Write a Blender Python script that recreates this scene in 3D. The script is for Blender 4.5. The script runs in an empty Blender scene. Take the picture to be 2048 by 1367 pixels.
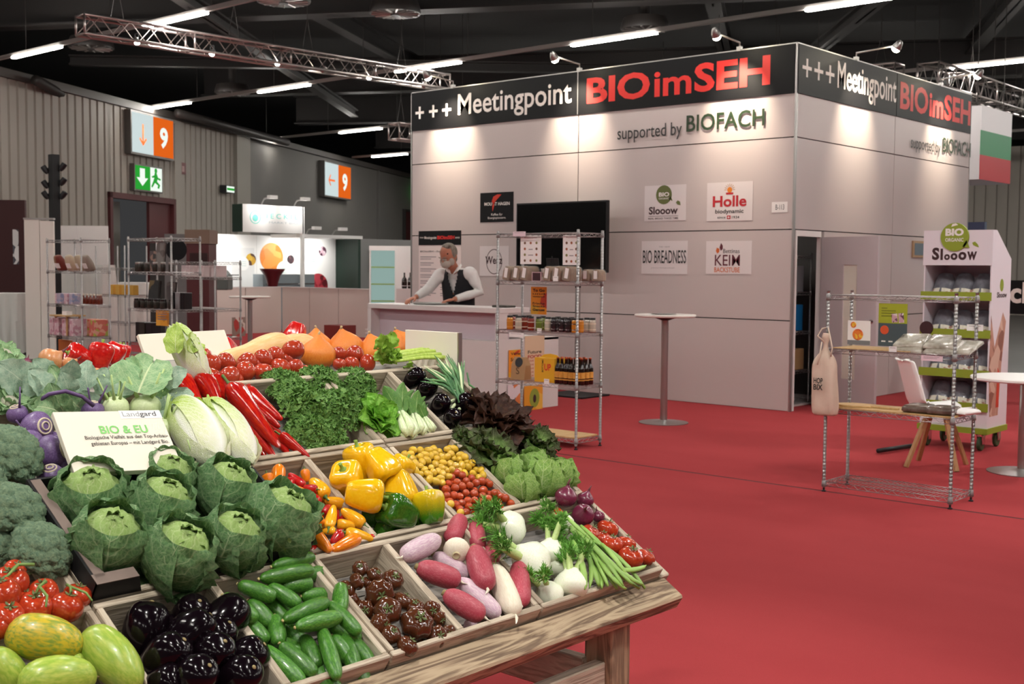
import bpy, bmesh, math, random
from mathutils import Vector, Matrix, Euler, noise
SC = bpy.context.scene
COL = SC.collection
R = math.radians
# ------------------------------------------------------------------ camera (solved from the booth's 1 m panel grid)
FPX, HEAD, PITCH, ROLL, CAMH = 2392.5, R(41.49), R(3.558), R(0.4446), 1.56
CAM = Vector((0, 0, CAMH))
_fw = Vector((math.cos(PITCH)*math.cos(HEAD), math.cos(PITCH)*math.sin(HEAD), -math.sin(PITCH)))
_r0 = Vector((math.sin(HEAD), -math.cos(HEAD), 0))
_u0 = _r0.cross(_fw)
_rt = _r0*math.cos(ROLL) + _u0*math.sin(ROLL)
_up = _u0*math.cos(ROLL) - _r0*math.sin(ROLL)
cd = bpy.data.cameras.new('camera')
cam = bpy.data.objects.new('camera', cd); COL.objects.link(cam)
mw = Matrix((_rt, _up, -_fw)).transposed().to_4x4(); mw.translation = CAM
cam.matrix_world = mw
cd.sensor_width = 36; cd.lens = FPX/2048*36; cd.clip_end = 300; cd.clip_start = .05
cd.dof.use_dof = True; cd.dof.focus_distance = 3.7; cd.dof.aperture_fstop = 10
SC.camera = cam
# ------------------------------------------------------------------ world, exposure
w = bpy.data.worlds.new('hall_air'); SC.world = w; w.use_nodes = True
w.node_tree.nodes['Background'].inputs[0].default_value = (.80, .80, .82, 1)
w.node_tree.nodes['Background'].inputs[1].default_value = .05
SC.view_settings.view_transform = 'Standard'; SC.view_settings.look = 'None'
SC.view_settings.exposure = 0.0; SC.view_settings.gamma = 1.0; SC.view_settings.use_curve_mapping = False
STRIP_L = 120.0          # radiance of the ceiling light strips

def spot(name, loc, target, power, size, color=(1, .95, .88), blend=.6, soft=.06):
    d = bpy.data.lights.new(name, 'SPOT'); d.energy = power; d.spot_size = R(size); d.spot_blend = blend
    d.color = color; d.shadow_soft_size = soft
    o = bpy.data.objects.new(name, d); COL.objects.link(o)
    o.location = loc
    o.rotation_euler = (Vector(target)-Vector(loc)).to_track_quat('-Z', 'Y').to_euler()
    return o
# spot lamps hung over the vegetable display (above the picture)
spot('display_spot_lamp', (.2, .9, 4.9), (2.1, 2.5, 1.0), 430, 62, (1, .965, .91), .7, .10)
spot('display_spot_lamp', (3.4, -.6, 4.9), (2.6, 2.3, .9), 330, 58, (1, .965, .91), .7, .10)
spot('display_spot_lamp', (1.2, 5.2, 5.0), (1.9, 2.8, 1.1), 300, 60, (1, .97, .93), .7, .10)
# hall spot lamps over the aisle at the right, above the picture
spot('aisle_spot_lamp', (6.2, .2, 5.2), (9.6, 3.6, .3), 420, 75, (1, .96, .92), .9, .12)
spot('aisle_spot_lamp', (12.5, 1.0, 5.2), (9.8, 4.2, .2), 420, 75, (1, .96, .92), .9, .12)

# ------------------------------------------------------------------ pixel helpers: a pixel is a direction, a surface gives the distance
def ray(x, y): return _fw + _rt*((x-1024)/FPX) + _up*((683.5-y)/FPX)
def onX(x, y, X): d = ray(x, y); return CAM + d*(X/d.x)
def onY(x, y, Y): d = ray(x, y); return CAM + d*(Y/d.y)
def onZ(x, y, Z): d = ray(x, y); return CAM + d*((Z-CAMH)/d.z)
# ------------------------------------------------------------------ colour / material helpers
def lin(h):
    if isinstance(h, str):
        h = h.lstrip('#'); c = [int(h[i:i+2], 16)/255 for i in (0, 2, 4)]
    else: c = h
    return tuple(((v/12.92) if v <= .04045 else ((v+.055)/1.055)**2.4) for v in c) + (1,)
MATS = {}
def nodes_of(name):
    m = bpy.data.materials.new(name); m.use_nodes = True
    nt = m.node_tree; b = nt.nodes['Principled BSDF']
    return m, nt, b
def nn(nt, t, **k):
    n = nt.nodes.new(t)
    for a, v in k.items():
        if a.startswith('i_'): n.inputs[int(a[2:])].default_value = v
        else: setattr(n, a, v)
    return n
def mat(name, col, rough=.5, metal=0, col2=None, nscale=8, nlo=.35, nhi=.7, bump=0, bscale=40, coat=0, spec=.5, emit=0, sss=0, alpha=1, trans=0, ior=1.45, stretch=None, objrand=0):
    if name in MATS: return MATS[name]
    m, nt, b = nodes_of(name)
    L = nt.links
    b.inputs['Base Color'].default_value = lin(col)
    b.inputs['Roughness'].default_value = rough; b.inputs['Metallic'].default_value = metal
    b.inputs['Coat Weight'].default_value = coat; b.inputs['Coat Roughness'].default_value = .08
    b.inputs['Specular IOR Level'].default_value = spec; b.inputs['IOR'].default_value = ior
    b.inputs['Transmission Weight'].default_value = trans; b.inputs['Alpha'].default_value = alpha
    if sss:
        b.inputs['Subsurface Weight'].default_value = sss; b.inputs['Subsurface Radius'].default_value = (.01, .006, .003)
    tc = None
    if col2 or bump or objrand:
        tc = nn(nt, 'ShaderNodeTexCoord'); src = tc.outputs['Object']
        if stretch:
            mp = nn(nt, 'ShaderNodeMapping'); mp.inputs['Scale'].default_value = stretch
            L.new(src, mp.inputs[0]); src = mp.outputs[0]
    if col2:
        no = nn(nt, 'ShaderNodeTexNoise'); no.inputs['Scale'].default_value = nscale; no.inputs['Detail'].default_value = 5
        L.new(src, no.inputs['Vector'])
        cr = nn(nt, 'ShaderNodeValToRGB'); e = cr.color_ramp.elements
        e[0].position = nlo; e[0].color = lin(col); e[1].position = nhi; e[1].color = lin(col2)
        L.new(no.outputs[0], cr.inputs[0]); cout = cr.outputs[0]
        L.new(cout, b.inputs['Base Color'])
    if objrand:
        oi = nn(nt, 'ShaderNodeObjectInfo'); hs = nn(nt, 'ShaderNodeHueSaturation')
        mr = nn(nt, 'ShaderNodeMapRange'); mr.inputs[3].default_value = 1-objrand; mr.inputs[4].default_value = 1+objrand
        L.new(oi.outputs['Random'], mr.inputs[0]); L.new(mr.outputs[0], hs.inputs['Value'])
        if col2: L.new(cout, hs.inputs['Color'])
        else: hs.inputs['Color'].default_value = lin(col)
        L.new(hs.outputs[0], b.inputs['Base Color'])
    if bump:
        n2 = nn(nt, 'ShaderNodeTexNoise'); n2.inputs['Scale'].default_value = bscale; n2.inputs['Detail'].default_value = 4
        L.new(src, n2.inputs['Vector'])
        bp = nn(nt, 'ShaderNodeBump'); bp.inputs['Strength'].default_value = bump; bp.inputs['Distance'].default_value = .01
        L.new(n2.outputs[0], bp.inputs['Height']); L.new(bp.outputs[0], b.inputs['Normal'])
    if emit:
        b.inputs['Emission Color'].default_value = lin(col); b.inputs['Emission Strength'].default_value = emit
    MATS[name] = m
    return m
# ------------------------------------------------------------------ mesh helpers
ID = Matrix.Identity(4)
def T(x=0, y=0, z=0): return Matrix.Translation((x, y, z))
def RX(a): return Matrix.Rotation(R(a), 4, 'X')
def RY(a): return Matrix.Rotation(R(a), 4, 'Y')
def RZ(a): return Matrix.Rotation(R(a), 4, 'Z')
def S(x, y=None, z=None):
    if y is None: y = z = x
    return Matrix.Diagonal((x, y, z, 1))
def frame(o, x, y, z):
    m = Matrix((x, y, z)).transposed().to_4x4(); m.translation = o; return m
def align(a, b):
    """matrix at a with local Z towards b"""
    d = (Vector(b)-Vector(a))
    m = d.to_track_quat('Z', 'Y').to_matrix().to_4x4(); m.translation = a; return m
class MB:
    def __init__(s): s.v = []; s.f = []; s.mi = []; s.uv = {}
    def add(s, vs, fs, t=None, mi=0, uvs=None):
        n = len(s.v)
        s.v += [(t @ Vector(v)) if t is not None else Vector(v) for v in vs]
        for k, f in enumerate(fs):
            s.f.append([i+n for i in f]); s.mi.append(mi)
        if uvs:
            for i, u in enumerate(uvs): s.uv[n+i] = u
        return s
    def box(s, c, d, t=None, mi=0):
        x, y, z = d[0]/2, d[1]/2, d[2]/2
        vs = [(c[0]+a*x, c[1]+b*y, c[2]+e*z) for a in (-1, 1) for b in (-1, 1) for e in (-1, 1)]
        fs = [(0, 1, 3, 2), (4, 6, 7, 5), (0, 4, 5, 1), (2, 3, 7, 6), (0, 2, 6, 4), (1, 5, 7, 3)]
        return s.add(vs, fs, t, mi)
    def span(s, a, b, t=None, mi=0):
        return s.box([(a[i]+b[i])/2 for i in range(3)], [abs(a[i]-b[i]) for i in range(3)], t, mi)
    def lathe(s, prof, n=16, t=None, mi=0, rfun=None, cap=True, bend=None):
        vs = []; fs = []; m = len(prof)
        for i, (r, z) in enumerate(prof):
            for k in range(n):
                a = 2*math.pi*k/n
                rr = r*(rfun(a, i/(m-1)) if rfun else 1)
                p = Vector((rr*math.cos(a), rr*math.sin(a), z))
                if bend: p = bend(p)
                vs.append(p)
        for i in range(m-1):
            for k in range(n):
                k2 = (k+1) % n
                fs.append((i*n+k, i*n+k2, (i+1)*n+k2, (i+1)*n+k))
        if cap:
            fs.append(tuple(reversed(range(n)))); fs.append(tuple(range((m-1)*n, m*n)))
        uvs = [(k/n, i/(m-1)) for i in range(m) for k in range(n)]
        return s.add(vs, fs, t, mi, uvs)
    def tube(s, pts, r, n=8, t=None, mi=0, cap=True):
        pts = [Vector(p) for p in pts]; m = len(pts); vs = []; fs = []
        if not isinstance(r, (list, tuple)): r = [r]*m
        ref = None
        for i, p in enumerate(pts):
            d = (pts[min(i+1, m-1)]-pts[max(i-1, 0)]).normalized()
            if ref is None:
                ref = d.orthogonal().normalized()
            ref = (ref - d*ref.dot(d))
            if ref.length < 1e-6: ref = d.orthogonal()
            ref.normalize(); b = d.cross(ref)
            for k in range(n):
                a = 2*math.pi*k/n
                vs.append(p + (ref*math.cos(a)+b*math.sin(a))*r[i])
        for i in range(m-1):
            for k in range(n):
                k2 = (k+1) % n
                fs.append((i*n+k, i*n+k2, (i+1)*n+k2, (i+1)*n+k))
        if cap: fs.append(tuple(reversed(range(n)))); fs.append(tuple(range((m-1)*n, m*n)))
        uvs = [(k/n, i/(m-1)) for i in range(m) for k in range(n)]
        return s.add(vs, fs, t, mi, uvs)
    def cyl(s, c, r, h, n=20, t=None, mi=0):
        return s.lathe([(r, c[2]), (r, c[2]+h)], n, (t or ID) @ T(c[0], c[1], 0), mi)
    def ngon(s, pts, t=None, mi=0): return s.add(pts, [tuple(range(len(pts)))], t, mi)
    def prism(s, pts, h, t=None, mi=0):
        n = len(pts)
        vs = [(p[0], p[1], 0) for p in pts]+[(p[0], p[1], h) for p in pts]
        fs = [tuple(reversed(range(n))), tuple(range(n, 2*n))]+[(i, (i+1) % n, n+(i+1) % n, n+i) for i in range(n)]
        return s.add(vs, fs, t, mi)
    def mesh(s, name, mats, smooth=False, bevel=0, sharp=None):
        me = bpy.data.meshes.new(name)
        me.from_pydata([tuple(v) for v in s.v], [], s.f)
        if not isinstance(mats, (list, tuple)): mats = [mats]
        for m in mats: me.materials.append(m)
        if any(s.mi): me.polygons.foreach_set('material_index', s.mi)
        if s.uv:
            ul = me.uv_layers.new(name='UVMap')
            li = [0]*len(me.loops); me.loops.foreach_get('vertex_index', li)
            flat = []
            for i in li: flat += s.uv.get(i, (0, 0))
            ul.data.foreach_set('uv', flat)
        if bevel:
            bm = bmesh.new(); bm.from_mesh(me)
            bmesh.ops.bevel(bm, geom=bm.edges[:], offset=bevel, segments=1, affect='EDGES', clamp_overlap=True)
            bm.to_mesh(me); bm.free()
        if smooth:
            me.polygons.foreach_set('use_smooth', [True]*len(me.polygons))
            if sharp: me.set_sharp_from_angle(angle=R(sharp))
        me.update()
        return me
    def build(s, name, mats, parent=None, smooth=False, bevel=0, sharp=None):
        return put(name, s.mesh(name, mats, smooth, bevel, sharp), parent)
def put(name, me, parent=None, M=None):
    o = bpy.data.objects.new(name, me); COL.objects.link(o)
    if parent: o.parent = parent
    if M is not None: o.matrix_local = M if parent else M
    return o
def tag(o, label, cat, group=None):
    o['label'] = label; o['category'] = cat
    if group: o['group'] = group
    return o
def thing(name, label, cat, M=None, group=None):
    o = bpy.data.objects.new(name, None); COL.objects.link(o); o.empty_display_size = .05
    if M is not None: o.matrix_world = M if isinstance(M, Matrix) else Matrix.Translation(M)
    return tag(o, label, cat, group)
def struct(o): o['kind'] = 'structure'; return o
def copy_tree(o, M=None, label=None, group=None, parent=None):
    c = o.copy(); COL.objects.link(c)
    if parent is not None: c.parent = parent
    if M is not None: c.matrix_world = M
    if label: c['label'] = label
    if group: c['group'] = group
    for ch in o.children: copy_tree(ch, parent=c)
    return c
_tx = {}
def text_mesh(s, bold=0, extrude=0.0):
    k = (s, bold)
    if k in _tx: return _tx[k]
    c = bpy.data.curves.new('lettering', 'FONT'); c.body = s; c.offset = bold; c.align_x = 'LEFT'; c.resolution_u = 3
    c.space_line = .9
    o = bpy.data.objects.new('lettering', c); COL.objects.link(o)
    me = bpy.data.meshes.new_from_object(o.evaluated_get(bpy.context.evaluated_depsgraph_get()))
    bpy.data.objects.remove(o); bpy.data.curves.remove(c)
    xs = [v.co.x for v in me.vertices]; ys = [v.co.y for v in me.vertices]
    bb = (min(xs), min(ys), max(xs), max(ys)); _tx[k] = (me, bb)
    return _tx[k]
def letters(s, M, wid, hgt, material, parent, bold=0, name='lettering'):
    """flat lettering filling wid x hgt from the lower left corner of frame M (local x right, y up, z out)"""
    me, bb = text_mesh(s, bold)
    me = me.copy(); me.materials.clear(); me.materials.append(material)
    sx = wid/(bb[2]-bb[0]); sy = hgt/(bb[3]-bb[1]) if hgt else sx
    me.transform(Matrix.Diagonal((sx, sy, 1, 1)) @ T(-bb[0], -bb[1], 0))
    me.transform(M)
    return put(name, me, parent)
# ================================================================== HALL
m_carpet = None
def carpet_mat():
    m, nt, b = nodes_of('red_carpet'); L = nt.links
    tc = nn(nt, 'ShaderNodeTexCoord')
    n1 = nn(nt, 'ShaderNodeTexNoise'); n1.inputs['Scale'].default_value = .9; n1.inputs['Detail'].default_value = 6
    mp = nn(nt, 'ShaderNodeMapping'); mp.inputs['Scale'].default_value = (1, .35, 1); L.new(tc.outputs['Object'], mp.inputs[0])
    L.new(mp.outputs[0], n1.inputs['Vector'])
    cr = nn(nt, 'ShaderNodeValToRGB'); e = cr.color_ramp.elements
    e[0].position = .3; e[0].color = lin('#9a3639'); e[1].position = .72; e[1].color = lin('#aa4043')
    L.new(n1.outputs[0], cr.inputs[0]); L.new(cr.outputs[0], b.inputs['Base Color'])
    n2 = nn(nt, 'ShaderNodeTexNoise'); n2.inputs['Scale'].default_value = 350; L.new(tc.outputs['Object'], n2.inputs['Vector'])
    bp = nn(nt, 'ShaderNodeBump'); bp.inputs['Strength'].default_value = .35; bp.inputs['Distance'].default_value = .004
    L.new(n2.outputs[0], bp.inputs['Height']); L.new(bp.outputs[0], b.inputs['Normal'])
    b.inputs['Roughness'].default_value = .95; b.inputs['Specular IOR Level'].default_value = .1
    return m
m_carpet = carpet_mat()
m_floor = mat('grey_hall_floor', '#4d4a48', .45, col2='#5a5654', nscale=.6)
m_ceil = mat('black_ceiling', '#171514', .9)
m_beam = mat('dark_steel_beam', '#1d1a19', .7)
m_duct = mat('dark_duct', '#2b2725', .5)
m_wall = mat('grey_corrugated_wall', '#8f877f', .6, bump=.05, bscale=3)
m_wall2 = mat('smooth_grey_wall', '#6b6966', .7, col2='#73706b', nscale=.4)
m_darkred = mat('dark_red_panel', '#4a1a1c', .6)
m_white = mat('white_laminate', '#d8d2d0', .38, spec=.4)
m_whiter = mat('bright_white', '#eeecea', .4)
m_chrome = mat('chrome', '#c8c8ca', .16, 1)
m_brush = mat('brushed_steel', '#b0adab', .34, 1)
m_alu = mat('aluminium', '#a8a5a2', .35, .9)
m_black = mat('matt_black', '#121214', .6)
m_dark = mat('dark_plastic', '#1f1f22', .4)
def emis(name, col, strength):
    if name in MATS: return MATS[name]
    m = bpy.data.materials.new(name); m.use_nodes = True; nt = m.node_tree
    nt.nodes.remove(nt.nodes['Principled BSDF'])
    e = nt.nodes.new('ShaderNodeEmission'); e.inputs[0].default_value = lin(col); e.inputs[1].default_value = strength
    nt.links.new(e.outputs[0], nt.nodes['Material Output'].inputs[0]); MATS[name] = m
    return m
m_strip = emis('light_strip_diffuser', '#fffaf2', STRIP_L)
m_glow = emis('spot_lamp_lens', '#fff4e0', 60)

fl = MB().span((-30, -30, -.12), (75, 75, -.012)).build('floor', m_floor); struct(fl)
# carpet in rolled-out widths; the dark joint between two of them runs along X = 7.75
cp = bpy.data.objects.new('floor_carpet', None); COL.objects.link(cp); struct(cp)
MB().span((-12, -14, -.012), (7.735, 18, 0)).build('carpet_sheet', m_carpet, cp)
MB().span((7.765, -14, -.012), (11.9, 9.8, -.0005)).build('carpet_sheet', m_carpet, cp)
MB().span((11.9, -14, -.012), (17.6, 9.8, -.0005)).build('carpet_sheet', m_carpet, cp)
MB().span((10.3, 9.8, -.012), (18.4, 23.4, -.0005)).build('carpet_sheet', m_carpet, cp)
MB().span((7.735, -14, -.011), (7.765, 9.8, -.0015)).build('carpet_joint', mat('joint_tape', '#1f1516', .8), cp)
ce = MB().span((-30, -30, 7.6), (75, 75, 7.8)).build('ceiling', m_ceil); struct(ce)

# left hall wall: recedes 12 degrees to the right of the view; corrugated sheets, then smooth wall
W0 = Vector((16.31, 26.84, 0)); WD = Vector((.874, .486, 0)).normalized(); WN = Vector((WD.y, -WD.x, 0))
WM = frame(W0, WD, Vector((0, 0, 1)), WN)     # local x along the wall, y up, z towards the hall
def wall_s(x):   # distance along the wall for picture column x
    d = ray(x, 500); d = Vector((d.x, d.y)); a = Vector((WD.x, WD.y)); c = Vector((W0.x, W0.y))
    den = d.x*(-a.y) - d.y*(-a.x)
    t = (c.x*(-a.y) - c.y*(-a.x))/den
    return ((d*t)-c).dot(a)
def on_wall(x, y):
    d = ray(x, y); t = (W0-CAM).dot(WN)/d.dot(WN); p = CAM+d*t
    return (p-W0).dot(WD), p.z
wl = bpy.data.objects.new('wall_left', None); COL.objects.link(wl); wl.matrix_world = WM; struct(wl)
WH = 5.35
sA, sB, sC, sD, sE = wall_s(-260), wall_s(213), wall_s(345), wall_s(492), 60
def corr(x0, x1, y0, y1, name='wall_sheet'):
    mb = MB(); x = x0; P = .30
    prof = []
    while x < x1:
        prof += [(x, 0), (x+.03, 0), (x+.05, .045), (x+P-.03, .045), (x+P-.01, 0)]; x += P
    prof.append((x1, 0))
    vs = [(a, y0, b) for a, b in prof]+[(a, y1, b) for a, b in prof]; n = len(prof)
    mb.add(vs, [(i, i+1, n+i+1, n+i) for i in range(n-1)])
    return mb.build(name, m_wall, wl)
corr(sA, sB, 0, WH); corr(sB, sC, 3.28, WH); corr(sC+.35, sD-.9, 0, WH)
MB().span((sC, 0, -.1), (sC+.35, WH, .10)).build('pilaster', m_wall, wl)
MB().span((sD-.9, 0, -.1), (sD, WH, .16)).build('pilaster', mat('pale_grey_pilaster', '#8b867e', .6), wl)
MB().span((sD, 0, -.1), (sE, WH, .0)).build('smooth_panel', m_wall2, wl)
for s in (12, 19.5, 22.5, 30):
    MB().span((sD+s, 0, 0), (sD+s+.12, WH, .09)).build('panel_joint', m_wall2, wl)
MB().span((sA, WH, -.2), (sE, WH+.18, .14)).build('wall_cap', mat('wall_cap', '#4b4643', .6), wl)
# tall gateway with dark red frame, one leaf open
d1 = bpy.data.objects.new('door_1', None); COL.objects.link(d1); d1.matrix_world = WM; struct(d1)
MB().span((sB, 0, -.05), (sB+.12, 3.28, .12)).span((sC-.12, 0, -.05), (sC, 3.28, .12)).span((sB, 3.14, -.05), (sC, 3.28, .12)).build('door_frame', m_darkred, d1)
sm = sB+(sC-sB)*.62
MB().span((sB+.12, 0, -.9), (sm, 3.14, -.8)).build('lit_passage_panel', mat('passage_panel', '#8d8a84', .6), d1)
MB().span((sm, 0, -.06), (sC-.12, 3.14, .02)).build('door_leaf', m_darkred, d1)
d2 = bpy.data.objects.new('door_2', None); COL.objects.link(d2); d2.matrix_world = WM; struct(d2)
s0 = wall_s(806)
MB().span((s0, 0, 0), (s0+2.4, 3.9, .1)).build('door_leaf', m_darkred, d2)
MB().span((s0-.1, 0, 0), (s0, 4.0, .14)).span((s0, 3.9, 0), (s0+2.4, 4, .14)).build('door_frame', m_duct, d2)
# far right wall
wr = bpy.data.objects.new('wall_right', None); COL.objects.link(wr); struct(wr)
mb = MB()
for i in range(150):
    y = -14+i*.4
    mb.add([(44, y, 0), (44, y+.05, 0), (43.95, y+.07, 0), (43.95, y+.4, 0), (44, y, 6), (44, y+.05, 6), (43.95, y+.07, 6), (43.95, y+.4, 6)], [(0, 1, 5, 4), (1, 2, 6, 5), (2, 3, 7, 6)])
mb.build('wall_sheet', m_wall, wr)
wb = MB().span((-14.3, -14.3, 0), (-14, 40, 7.6)).build('wall_back', m_wall2); struct(wb)
wf = MB().span((-14, -14.3, 0), (44, -14, 7.6)).build('wall_side', m_wall2); struct(wf)

# ------------------------------------------------------------------ ceiling steelwork
bi = 0
def beam(a, b, wd=.35, h=.55, name='ceiling_beam', m=None):
    a = Vector(a); b = Vector(b); d = (b-a); L = d.length
    mb = MB(); M = align(a, b)
    z = M.to_3x3() @ Vector((0, 0, 1))
    side = z.cross(Vector((0, 0, 1))).normalized(); up = side.cross(z).normalized()
    F = frame(a, z, side, up)
    mb.span((0, -wd/2, -h/2), (L, wd/2, -h/2+.04), F).span((0, -wd/2, h/2-.04), (L, wd/2, h/2), F).span((0, -.02, -h/2), (L, .02, h/2), F)
    o = mb.build(name, m or m_beam); struct(o); return o
nW = Vector((-WN.x, -WN.y, 0))
for k, off in enumerate((-14, -6, 3.5, 10, 18, 26)):      # main girders square to the hall wall
    p = W0 + WD*off; q = p + WN*46
    beam((p.x, p.y, 6.65), (q.x, q.y, 6.65), .45, .9)
for k, off in enumerate((6, 14.2, 20, 27)):                # purlins along the wall
    p = W0 + WN*off - WD*26; q = W0 + WN*off + WD*40
    beam((p.x, p.y, 6.95), (q.x, q.y, 6.95), .3, .4)
for a, b in (((9.3, 15.8), (23.3, 26.8)), ((25.2, 12.6), (13.4, 24.8)), ((18, 8), (30, 18)), ((30, 6), (40, 20)), ((26, -2), (36, 8))):
    beam((a[0], a[1], 6.0), (b[0], b[1], 6.0), .22, .22, 'ceiling_brace')
for a, b in (((12.2, 24, 5.35), (19, 31.2, 5.2)), ((17.5, 27, 5.45), (23.5, 30.2, 5.4))):
    o = MB().tube([a, b], .11, 10).build('ceiling_duct', m_duct, None, True); struct(o)
# swirl air outlets, clear of the girders
def diffuser(x, y, z, lab, r=.45):
    M = T(x, y, z)
    o = thing('air_diffuser', 'round grey ceiling air outlet ' + lab, 'air vent', M)
    MB().lathe([(r, 0), (r*1.02, .03), (r*.98, .12), (r*.9, .22)], 28).build('ring', m_duct, o, True, sharp=40)
    mb = MB()
    for k in range(14):
        mb.box((r*.55, 0, 0), (r*.75, .035, .02), RZ(k*360/14) @ RX(25))
    mb.build('vanes', m_alu, o)
    MB().cyl((0, 0, -.03), r*.18, .05, 16).build('hub', m_duct, o)
    MB().cyl((0, 0, .2), .1, 1.35, 12).build('drop_duct', m_duct, o)
for x, y, lab in ((182, 97, 'under the free end of the long truss'), (465, 187, 'between two light rails above the hall wall'), (567, 4, 'above the middle of the long truss'), (790, 28, 'above the booth end of the long truss'), (1290, 60, 'beside the light rail over the booth')):
    p = onZ(x, y, 6.0); diffuser(p.x, p.y, 6.0, lab)
# ------------------------------------------------------------------ continuous light strips: rails along Y, lit inserts of 1.8 m
ZS = 5.5
HANG = MB().tube([(0, 0, .07), (0, 0, 1.3)], .008, 5).mesh('hanger', m_duct)
def strip(X, y0, y1, lit, name='light_rail'):
    o = thing(name, 'white suspended light rail with lit strips, rail number %d from the left wall corner' % 0, 'light', T(X, 0, ZS))
    MB().span((-.03, y0, .0), (.03, y1, .07)).build('rail', mat('rail_white', '#9b9692', .5), o)
    for a in lit:
        MB().span((-.042, a, -.03), (.042, a+1.8, .001)).build('lit_insert', m_strip, o)
    y = y0+1
    while y < y1:
        put('hanger', HANG, o).location = (0, y, 0); y += 3
    return o
names = {-7.2: 'behind the stand', -1.0: 'over the aisle behind the stand', 5.0: 'above the vegetable stand', 11.0: 'passing just over the end of the long truss',
         16.75: 'meeting the wall above the first number sign', 23.3: 'ending above the lit white stand', 29.1: 'low above the second number sign', 35.0: 'far down the hall near the back door'}
for X, s0, yend in ((-7.2, 30, 31), (-1.0, 30, 31), (5.0, 23, 24), (11.0, 20.7, 24.2), (16.75, 25.3, 27.3), (23.3, 30.2, 32.6), (29.1, 30.7, 33.6), (35.0, 31.2, 36.5)):
    lit = []; y = s0
    while y > -12: lit.append(y); y -= 4.55
    o = strip(X, -12, yend, lit)
    o['label'] = 'white light rail with lit strips, ' + names[X]
# ================================================================== BOOTH (4 m high, 6 m front, 5 m side, 1 m panel courses)
BX, BY = 11.835, 6.384
FM = frame(Vector((BX, BY+6, 0)), Vector((0, -1, 0)), Vector((0, 0, 1)), Vector((-1, 0, 0)))   # front face: x right, y up, z out
SM = frame(Vector((BX, BY, 0)), Vector((1, 0, 0)), Vector((0, 0, 1)), Vector((0, -1, 0)))      # side face
booth = thing('exhibition_booth', 'large white panelled exhibition booth with black lettered fascia on red carpet', 'booth', T(BX, BY, 0))
bi_ = booth.matrix_world.inverted()
FL, SL = bi_ @ FM, bi_ @ SM
m_panel = mat('booth_panel_white', '#bfb3b1', .30, spec=.5)
m_seam = mat('panel_seam', '#4a4445', .6)
m_fascia = mat('black_fascia', '#0b0b0e', .5, spec=.25)
m_red = mat('red_letters', '#d02a24', .5)
m_wl = mat('white_letters', '#e9e2dd', .5)
m_dk = mat('dark_letters', '#2a2b2a', .5)
m_gr = mat('dark_green_letters', '#23361f', .5)
G = .006
for c in range(2):
    for r_ in range(4):
        MB().span((c*3+G, r_+G, -.06), (c*3+3-G, min(r_+1, 4)-G, 0), FL).build('wall_panel', m_panel, booth)
for (x0, x1) in ((0, 2.53), (2.53, 5)):
    for r_ in range(4):
        if r_ < 2 and x0 == 0:
            if r_ == 0:
                MB().span((.72, G, -.06), (2.53-G, 1-G, 0), SL).build('wall_panel', m_panel, booth)
            else:
                MB().span((.72, 1+G, -.06), (2.53-G, 2-G, 0), SL).build('wall_panel', m_panel, booth)
            continue
        MB().span((x0+G, r_+G, -.06), (x1-G, r_+1-G, 0), SL).build('wall_panel', m_panel, booth)
MB().span((.066, 1.93, -.058), (.66, 2-G, -.002), SL).span((.066, 0, -.058), (.10, 1.93, -.002), SL).span((.66, 0, -.06), (.72, 1.93, 0.004), SL).build('door_frame', mat('door_frame_white', '#ddd6d3', .4), booth)
MB().span((0.02, .02, -.075), (5.98, 3.98, -.06), FL).build('backing', m_seam, booth)
MB().span((.74, .02, -.075), (4.98, 3.98, -.06), SL).span((.02, 2, -.075), (.74, 3.98, -.06), SL).build('backing', m_seam, booth)
MB().span((-.02, 0, -.06), (0, 4.0, .005), FL).build('corner_post', m_alu, booth)
MB().span((5.985, 0, -.03), (6.006, 4.005, .006), FL).build('corner_post', m_alu, booth)
MB().span((4.985, 0, -.05), (5.0, 4.0, .006), SL).build('corner_post', m_alu, booth)
MB().span((0, 4, -.05), (6, 4.012, .008), FL).span((0, 4, -.05), (5, 4.012, .008), SL).build('top_trim', m_alu, booth)
for a, b, M in ((0.002, 2.985, FL), (2.997, 5.98, FL), (.012, 2.52, SL), (2.535, 4.98, SL)):
    MB().span((a, 3.47, 0), (b, 3.998, .014), M).build('fascia_board', m_fascia, booth)
MB().span((2.985, 3.47, 0), (2.997, 4, .016), FL).build('fascia_joint', m_alu, booth)
# far walls of the booth block (back and left side)
MB().span((.06, .2, 0), (4.94, 5.94, .02)).span((.06, 5.92, 0), (4.94, 6, 4)).span((4.92, .06, 0), (5, 6, 4)).build('rear_wall', m_panel, booth)
MB().span((1.6, .1, 0), (1.64, 5.9, 3.9)).build('store_partition', mat('store_dark', '#5b5654', .7), booth)
# lettering on the front
z = .0155
def F_(y, zz, out=z): return FL @ T(BY+6-y, zz, out)
def S_(x, zz, out=z): return SL @ T(x-BX, zz, out)
for yy in (12.30, 12.03, 11.77):
    letters('+', F_(yy, 3.63), .17, .17, m_wl, booth, .012)
letters('Meetingpoint', F_(11.47, 3.535), 1.98, .37, m_wl, booth, .012)
letters('BIO', F_(9.25, 3.585), .95, .32, m_red, booth, .032)
letters('im', F_(8.24, 3.585), .52, .29, m_red, booth, .022)
letters('SEH', F_(7.68, 3.585), .98, .33, m_red, booth, .032)
letters('supported by', F_(8.77, 3.07), .93, .20, m_dk, booth, .004)
letters('BIOFACH', F_(7.78, 3.145), 1.02, .19, m_gr, booth, .012)
for xx in (11.93, 12.20, 12.47): letters('+', S_(xx, 3.66), .21, .2, m_wl, booth, .006)
letters('Meetingpoint', S_(12.76, 3.535), 1.58, .40, m_wl, booth, .012)
letters('BIO', S_(14.46, 3.57), .86, .34, m_red, booth, .03)
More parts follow.
